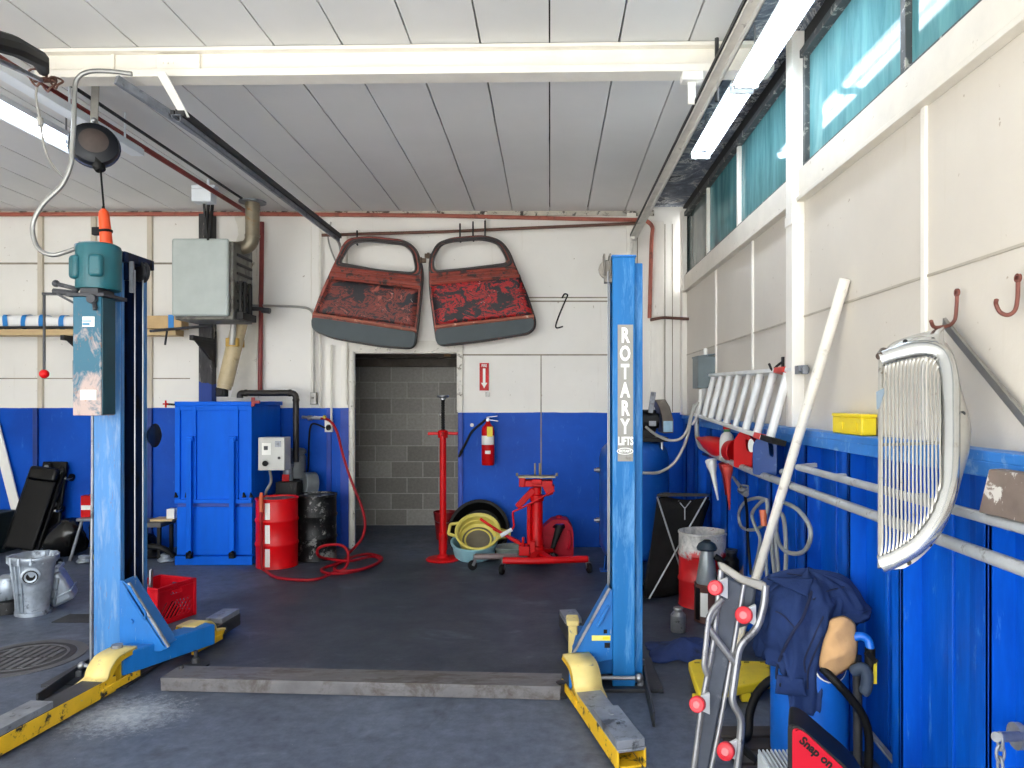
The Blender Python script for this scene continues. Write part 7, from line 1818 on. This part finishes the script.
mb = MB(); mb.tube(catmull([W(850, 639, 2.98), W(860, 636, 2.97), W(868, 640, 2.96), W(870.5, 650, 2.95)], 6), .017, 12); mb.build('elbow', M_barrel, T)
mb = MB(); mb.tube([W(870, 648, 2.95), W(870, 662, 2.95), W(869, 674, 2.94)], [.02, .022, .013], 12); mb.bar(W(866, 652, 2.93), W(876, 662, 2.93), .012, .02); mb.build('barrel', M_black, T)
mb = MB(); mb.tube(catmull([W(852, 672, 2.95), W(862, 668, 2.93), W(867, 675, 2.92), W(866, 688, 2.92), W(862, 694, 2.92)], 6), [.02, .022, .024] + [.024] * 19 + [.022, .02, .014], 12); mb.build('glove', MAT('slate_glove', (46, 60, 80), .7, var=.12), T)
mb = MB(); mb.box((W(873.5, 0, 2.93).x, 2.93, W(0, 684, 2.93).z), (W(877, 0, 2.93).x, 2.936, W(0, 663, 2.93).z)); mb.build('yellow_tag', MAT('tag_yellow', (220, 200, 50), .5), T)
mb = MB(); mb.bar(W(868, 730, 3.1), W(905, 775, 2.9), .025, .012); tag(mb.build('steel_bar', M_armsteel, None, .002), 'thin steel bar leaning against the blue wall behind the barrel hose', 'steel bar')

# ---- coveralls draped over the barrel
Yc = 3.19
cvc = V((W(805, 0, Yc).x, Yc, 0)); topz = EYE - (571 - CY) * Yc / FPX
def env(a):
    """hem height and reach of the cloth in each direction (a measured from the viewer's right, anticlockwise seen from above)"""
    d = math.degrees(a) % 360
    tab = [(0, .62, .25), (40, .55, .20), (90, .55, .17), (140, .55, .19), (180, .47, .245), (205, .46, .245), (226, .44, .235), (236, .30, .215), (262, .275, .20), (280, .29, .19), (302, .47, .19), (318, .60, .20), (335, .64, .235), (360, .62, .25)]
    for (p, h, r), (q, h2, r2) in zip(tab, tab[1:]):
        if p <= d <= q:
            f = (d - p) / (q - p); f = f * f * (3 - 2 * f); return h + (h2 - h) * f, r + (r2 - r) * f
    return .5, .2
def cov(u, v):
    a = 2 * PI * u; hem, R = env(a)
    # v 0 top centre, .45 shoulder, 1 hem
    if v < .5:
        f = v / .5; r = R * (1.0 * math.sin(f * PI / 2)); z = topz - (.14 * (1 - math.cos(f * PI / 2)))
    else:
        f = (v - .5) / .5; r = R * (1 + .05 * math.sin(f * PI)); z = (topz - .14) + (hem - (topz - .14)) * f
    fold = (1 - 2 * abs(math.sin(a * 5 + 1.1 * math.sin(a * 3) + 1.6 * v))) * .016 * v + math.sin(a * 4 + 4 * v) * .014 * v
    n_ = noise.noise(V((math.cos(a) * 2.2, math.sin(a) * 2.2, v * 4.5))) * .035 * (.35 + v)
    n2 = abs(noise.noise(V((math.cos(a) * 4 + v * 2, math.sin(a) * 4 - v, v * 5 + 9)))) * -.05
    r += fold + n_ + n2 * (.3 + v)
    lean = V((.012, 0, 0))
    return cvc + V((r * math.cos(a), r * math.sin(a) * .85, z + noise.noise(V((a * 1.5, v * 3, 4))) * .02)) + lean
M_cover = MAT('navy_work_cloth', (40, 58, 102), .95, spec=.15, var=.10, vs=3, wear=(48, 64, 104), wt=(.56, .72), ws=7, bump=.25, bs=90)
M_seam2 = MAT('navy_seam', (22, 32, 64), .9, var=.08)
T = thing('coveralls', 'navy work coveralls draped over the blue barrel', 'coveralls', cvc + V((0, 0, .35)))
MB().grid(150, 56, cov, closed=True).build('cloth', M_cover, T, smooth=180, solid=.006)
def cdir(px, py, off=.012):
    """point on the front of the cloth seen near this pixel"""
    best = None
    for i in range(0, 150):
        for j in range(4, 56):
            q = CV[i][j]; X_ = CX + FPX * q.x / q.y; Y_ = CY - FPX * (q.z - EYE) / q.y
            d_ = (X_ - px) ** 2 + (Y_ - py) ** 2
            if q.y < cvc.y + .02 and (best is None or d_ < best[0]): best = (d_, q)
    n_ = (best[1] - V((cvc.x, cvc.y, best[1].z))).normalized()
    return W(px, py, best[1].y - off)
CV = [[cov(i / 150, j / 55) for j in range(56)] for i in range(150)]
c6 = lambda x, y: (740 + x / 4.8, 560 + y / 4.8)
def cseam(pts, name='seam', r=.0035, off=.008):
    P = [cdir(*c6(*p), off) for p in pts]; return MB().tube(catmull(P, 5), r, 6).build(name, M_seam2, T)
cseam([(360, 90), (335, 180), (300, 280), (255, 345), (210, 430), (180, 510), (175, 570)], 'placket', .006)
cseam([(150, 240), (200, 260), (240, 300), (262, 325)]); cseam([(130, 90), (220, 115), (300, 150), (330, 165)]); cseam([(225, 65), (300, 75), (358, 88)])
cseam([(350, 190), (420, 150), (500, 130)]); cseam([(400, 270), (350, 380), (310, 480), (315, 540)]); cseam([(430, 290), (380, 400), (330, 520), (325, 620)])
# collar flap and cuff
def patch(name, quad, off, th=.006, n=10, mat=M_cover):
    P = [cdir(*c6(*p), off) for p in quad]
    return MB().grid(n, n, lambda u, v: P[0].lerp(P[1], u).lerp(P[3].lerp(P[2], u), v) + V((0, -.012 * math.sin(PI * u) * math.sin(PI * v), 0))).build(name, mat, T, smooth=180, solid=th)
patch('collar_flap', [(130, 85), (352, 88), (322, 176), (215, 128)], .028)
patch('cuff', [(178, 550), (305, 570), (322, 655), (168, 640)], .022)
q = cdir(*c6(197, 598), .032); MB().cyl(q, q + V((0, -.004, 0)), .009, n=14).build('button', M_castblk, T)
# tan cloth
tc = W(840, 647, 2.97)
poly = [c6(*p) for p in ((440, 285), (500, 272), (548, 305), (556, 350), (562, 410), (548, 500), (500, 530), (440, 562), (405, 535), (382, 500), (400, 400), (425, 330))]
pc = c6(478, 420); YT_ = 2.985; NPOL = len(poly)
edge = catmull([V((p[0], p[1], 0)) for p in poly], 5, closed=True); NE = len(edge)
def tan(u, v):
    e_ = edge[int(round(u * NE)) % NE]; x = pc[0] + (e_.x - pc[0]) * v; y = pc[1] + (e_.y - pc[1]) * v
    q = V((x * .09, y * .09, 0))
    dd_ = x * .62 + y * .78; cc_ = x * .78 - y * .62
    rid = .020 * (1 - abs(math.sin(dd_ * .13 + .5 * math.sin(cc_ * .09) + 1.1))) + .012 * noise.noise(V((dd_ * .06, cc_ * .03, 4)))
    return W(x, y, YT_ - .055 * math.sqrt(max(0, 1 - v * v)) - rid * (1 - .6 * v) + .01)
mb = MB(); mb.grid(NE, 18, lambda u, v: tan(u * (NE - 1) / NE if False else u, v * .999 + .001), closed=True)
bmesh.ops.remove_doubles(mb.bm, verts=mb.bm.verts, dist=.0004)
tag(mb.build('tan_cloth', MAT('tan_canvas', (206, 164, 118), .9, spec=.2, var=.08, vs=4, bump=.2, bs=60), None, smooth=180, solid=.006), 'crumpled tan cloth bundled against the navy coveralls on the barrel', 'cloth')
# low dark pallet under the barrel
T = thing('pallet', 'low pallet of dark boards under the blue barrel', 'pallet', (1.05, 3.2, .002))
M_pal = MAT('oil_dark_wood', (58, 52, 50), .8, var=.2, vs=4, stretch=(.5, 6, 6))
for k in range(4): MB().box((.80, 2.99 + .125 * k, .016), (1.33, 3.09 + .125 * k, .032)).build('slat', M_pal, T, .002)
for x in (.82, 1.27): MB().box((x, 3.0, .002), (x + .05, 3.46, .016)).build('runner', M_pal, T, .002)

# ---- red and black tool case
Yq = 2.42
T = thing('tool_case', 'black case with a red front panel and black lettering in front of the blue barrel', 'tool case', W(825, 0, Yq) * 1)
T.location.z = 0; WM[T.name] = Matrix.Translation(T.location)
c8 = lambda x, y: (660 + x / 3.3667, 540 + y / 3.3667)
ztop = W(0, 724, Yq).z
L0 = W(*c8(440, 618), Yq); R0 = W(*c8(605, 768), Yq - .07)
fx = V((.235, -.085, 0)).normalized()      # along the front
fy = V((-fx.y, fx.x, 0))                   # depth, away from the viewer
if fy.y < 0: fy = -fy
o = V((L0.x - .010, Yq, .002)); W_, D_ = .245, .15
fr_ = lambda u, v, w: o + fx * u + V((0, 0, v)) + fy * w
zt0 = L0.z
prof = fillet([(0, 0, 0), (W_, 0, 0), (W_, zt0 - .19, 0), (W_ * .80, zt0 - .125, 0), (W_ * .16, zt0 - .006, 0), (0, zt0, 0)], [.02, .02, .05, .06, .04, .02], 5, True)
pp = [(p.x, p.y) for p in prof]
M_case = MAT('black_case_plastic', (16, 17, 20), .5, spec=.3, var=.12)
MB().plate([pp], D_, fr_).build('shell', M_case, T, .012, seg=3)
cxm, czm = W_ / 2, zt0 * .5
inner = [(cxm + (a - cxm) * .88 + .0, czm + (b - czm) * .955) for a, b in pp]
MB().plate([inner], .006, lambda u, v, w: fr_(u, v, -.005 + w)).build('red_panel', MAT('red_case_panel', (186, 10, 38), .5, spec=.2, var=.04), T, .002)
# lettering set along the sloping top edge
sl = math.atan2(-.119, W_ * .64)
ux = (fx * math.cos(sl) + V((0, 0, math.sin(sl)))).normalized(); uy = (V((0, 0, math.cos(sl))) - fx * math.sin(sl)).normalized()
mb = MB(); mb.text('Snap on', frame(fr_(W_ * .37, zt0 - .082, -.0065), ux, uy), .038, 1.0, .002, .0014); mb.build('lettering', M_black, T, smooth=0)
mb = MB(); mb.box((W_ * .30, zt0 - .30, -.008), (W_ * .70, zt0 - .15, -.003)) if False else None
pan2 = fillet([(W_ * .3, .12, 0), (W_ * .8, .12, 0), (W_ * .78, zt0 - .19, 0), (W_ * .36, zt0 - .135, 0)], .02, 4, True)
MB().plate([[(p.x, p.y) for p in pan2]], .004, lambda u, v, w: fr_(u, v, -.009 + w)).build('black_inset', M_case, T, .003)
mb = MB()
for k in range(4): mb.box((0, 0, 0), (.001, .001, .001)) if False else None
for k in range(5): a = fr_(W_ + .004, .05 + .05 * k, .02); mb.bar(a, a + fy * (D_ - .04), .006, .012)
mb.build('side_rib', M_case, T)
# gray ribbed tray at the frame's bottom edge
T = thing('ribbed_tray', 'light gray ribbed tray beside the red and black case', 'tray', W(775, 0, 2.55))
T.location.z = 0; WM[T.name] = Matrix.Translation(T.location)
a, b = W(757, 759, 2.62), W(790, 762, 2.42); zt_ = W(0, 758, 2.55).z
M_tray = MAT('light_grey_plastic', (184, 192, 198), .45, var=.05)
MB().box((a.x, 2.40, .002), (b.x - .01, 2.62, zt_ - .012)).build('body', M_tray, T, .008)
mb = MB()
for k in range(8): mb.box((a.x + .002 + k * .0145, 2.405, zt_ - .012), (a.x + .009 + k * .0145, 2.615, zt_))
mb.build('top_rib', M_tray, T, .002)
# ================================================================== repeats share a group
GROUPS = {'lift_post': 'columns of the two-post lift', 'truck_door_shell': 'truck doors hanging on the back wall', 'hanging_hook': 'hooks on the brown pipe', 'conduit': 'electrical conduits', 'red_pipe': 'red pipes on the back wall', 'steel_drum': 'steel drums',
 'door_track': 'overhead door tracks', 'drain_pan': 'drain pans by the doorway', 'wall_bracket': 'brackets under the boards', 'creeper': 'mechanics creepers', 'trash_bag': 'black bags in the corner', 'engine_part': 'loose engine parts', 'steel_rod': 'rods in the milk crate',
 'wall_rail': 'pipe rails on the side wall', 'oil_jug': 'jugs on the wall shelf', 'funnel': 'funnels under the wall shelf', 'coiled_hose': 'gray hose loops on the side wall', 'pump_hose': 'black barrel hoses', 'wall_hook': 'hooks on the side wall', 'board': 'tan boards'}
for o in bpy.data.objects:
    if o.parent is None and 'category' in o:
        b = o.name.split('.')[0]
        if b in GROUPS and 'group' not in o and o.get('kind') != 'structure': o['group'] = GROUPS[b]
# ================================================================== light, camera
wd = bpy.data.worlds.new('daylight'); SC.world = wd; wd.use_nodes = True
wn = wd.node_tree.nodes; bg = wn['Background']
bg.inputs['Color'].default_value = (.93, .97, 1.0, 1); bg.inputs['Strength'].default_value = 3.0
sun = bpy.data.lights.new('sun', 'SUN'); so = bpy.data.objects.new('sun', sun); COL.objects.link(so)
sun.energy = 12.0; sun.angle = rad(1.0); sun.color = (1.0, .98, .95)
_el, _d = rad(45), V((-.30, .95, 0)).normalized()
so.rotation_euler = V((_d.x * math.cos(_el), _d.y * math.cos(_el), -math.sin(_el))).to_track_quat('-Z', 'Y').to_euler()
so.location = (4, -12, 10)
cam = bpy.data.cameras.new('camera'); co = bpy.data.objects.new('camera', cam); COL.objects.link(co)
co.location = (0, 0, EYE); co.rotation_euler = (rad(90), 0, 0)
cam.sensor_fit = 'HORIZONTAL'; cam.sensor_width = 36; cam.lens = FPX / 1024 * 36
cam.shift_x = -(CX - 512) / 1024; cam.shift_y = (CY - 384) / 1024; cam.clip_start = .05; cam.clip_end = 200
SC.camera = co
vs = SC.view_settings
SC.display_settings.display_device = 'sRGB'
vs.view_transform = 'Standard'; vs.look = 'None'; vs.gamma = 1; vs.exposure = 1.30; vs.use_curve_mapping = False
cy = SC.cycles
cy.use_denoising = True
cy.max_bounces = 8; cy.diffuse_bounces = 6; cy.glossy_bounces = 3; cy.transmission_bounces = 4
cy.caustics_reflective = False; cy.caustics_refractive = False; cy.sample_clamp_indirect = 6
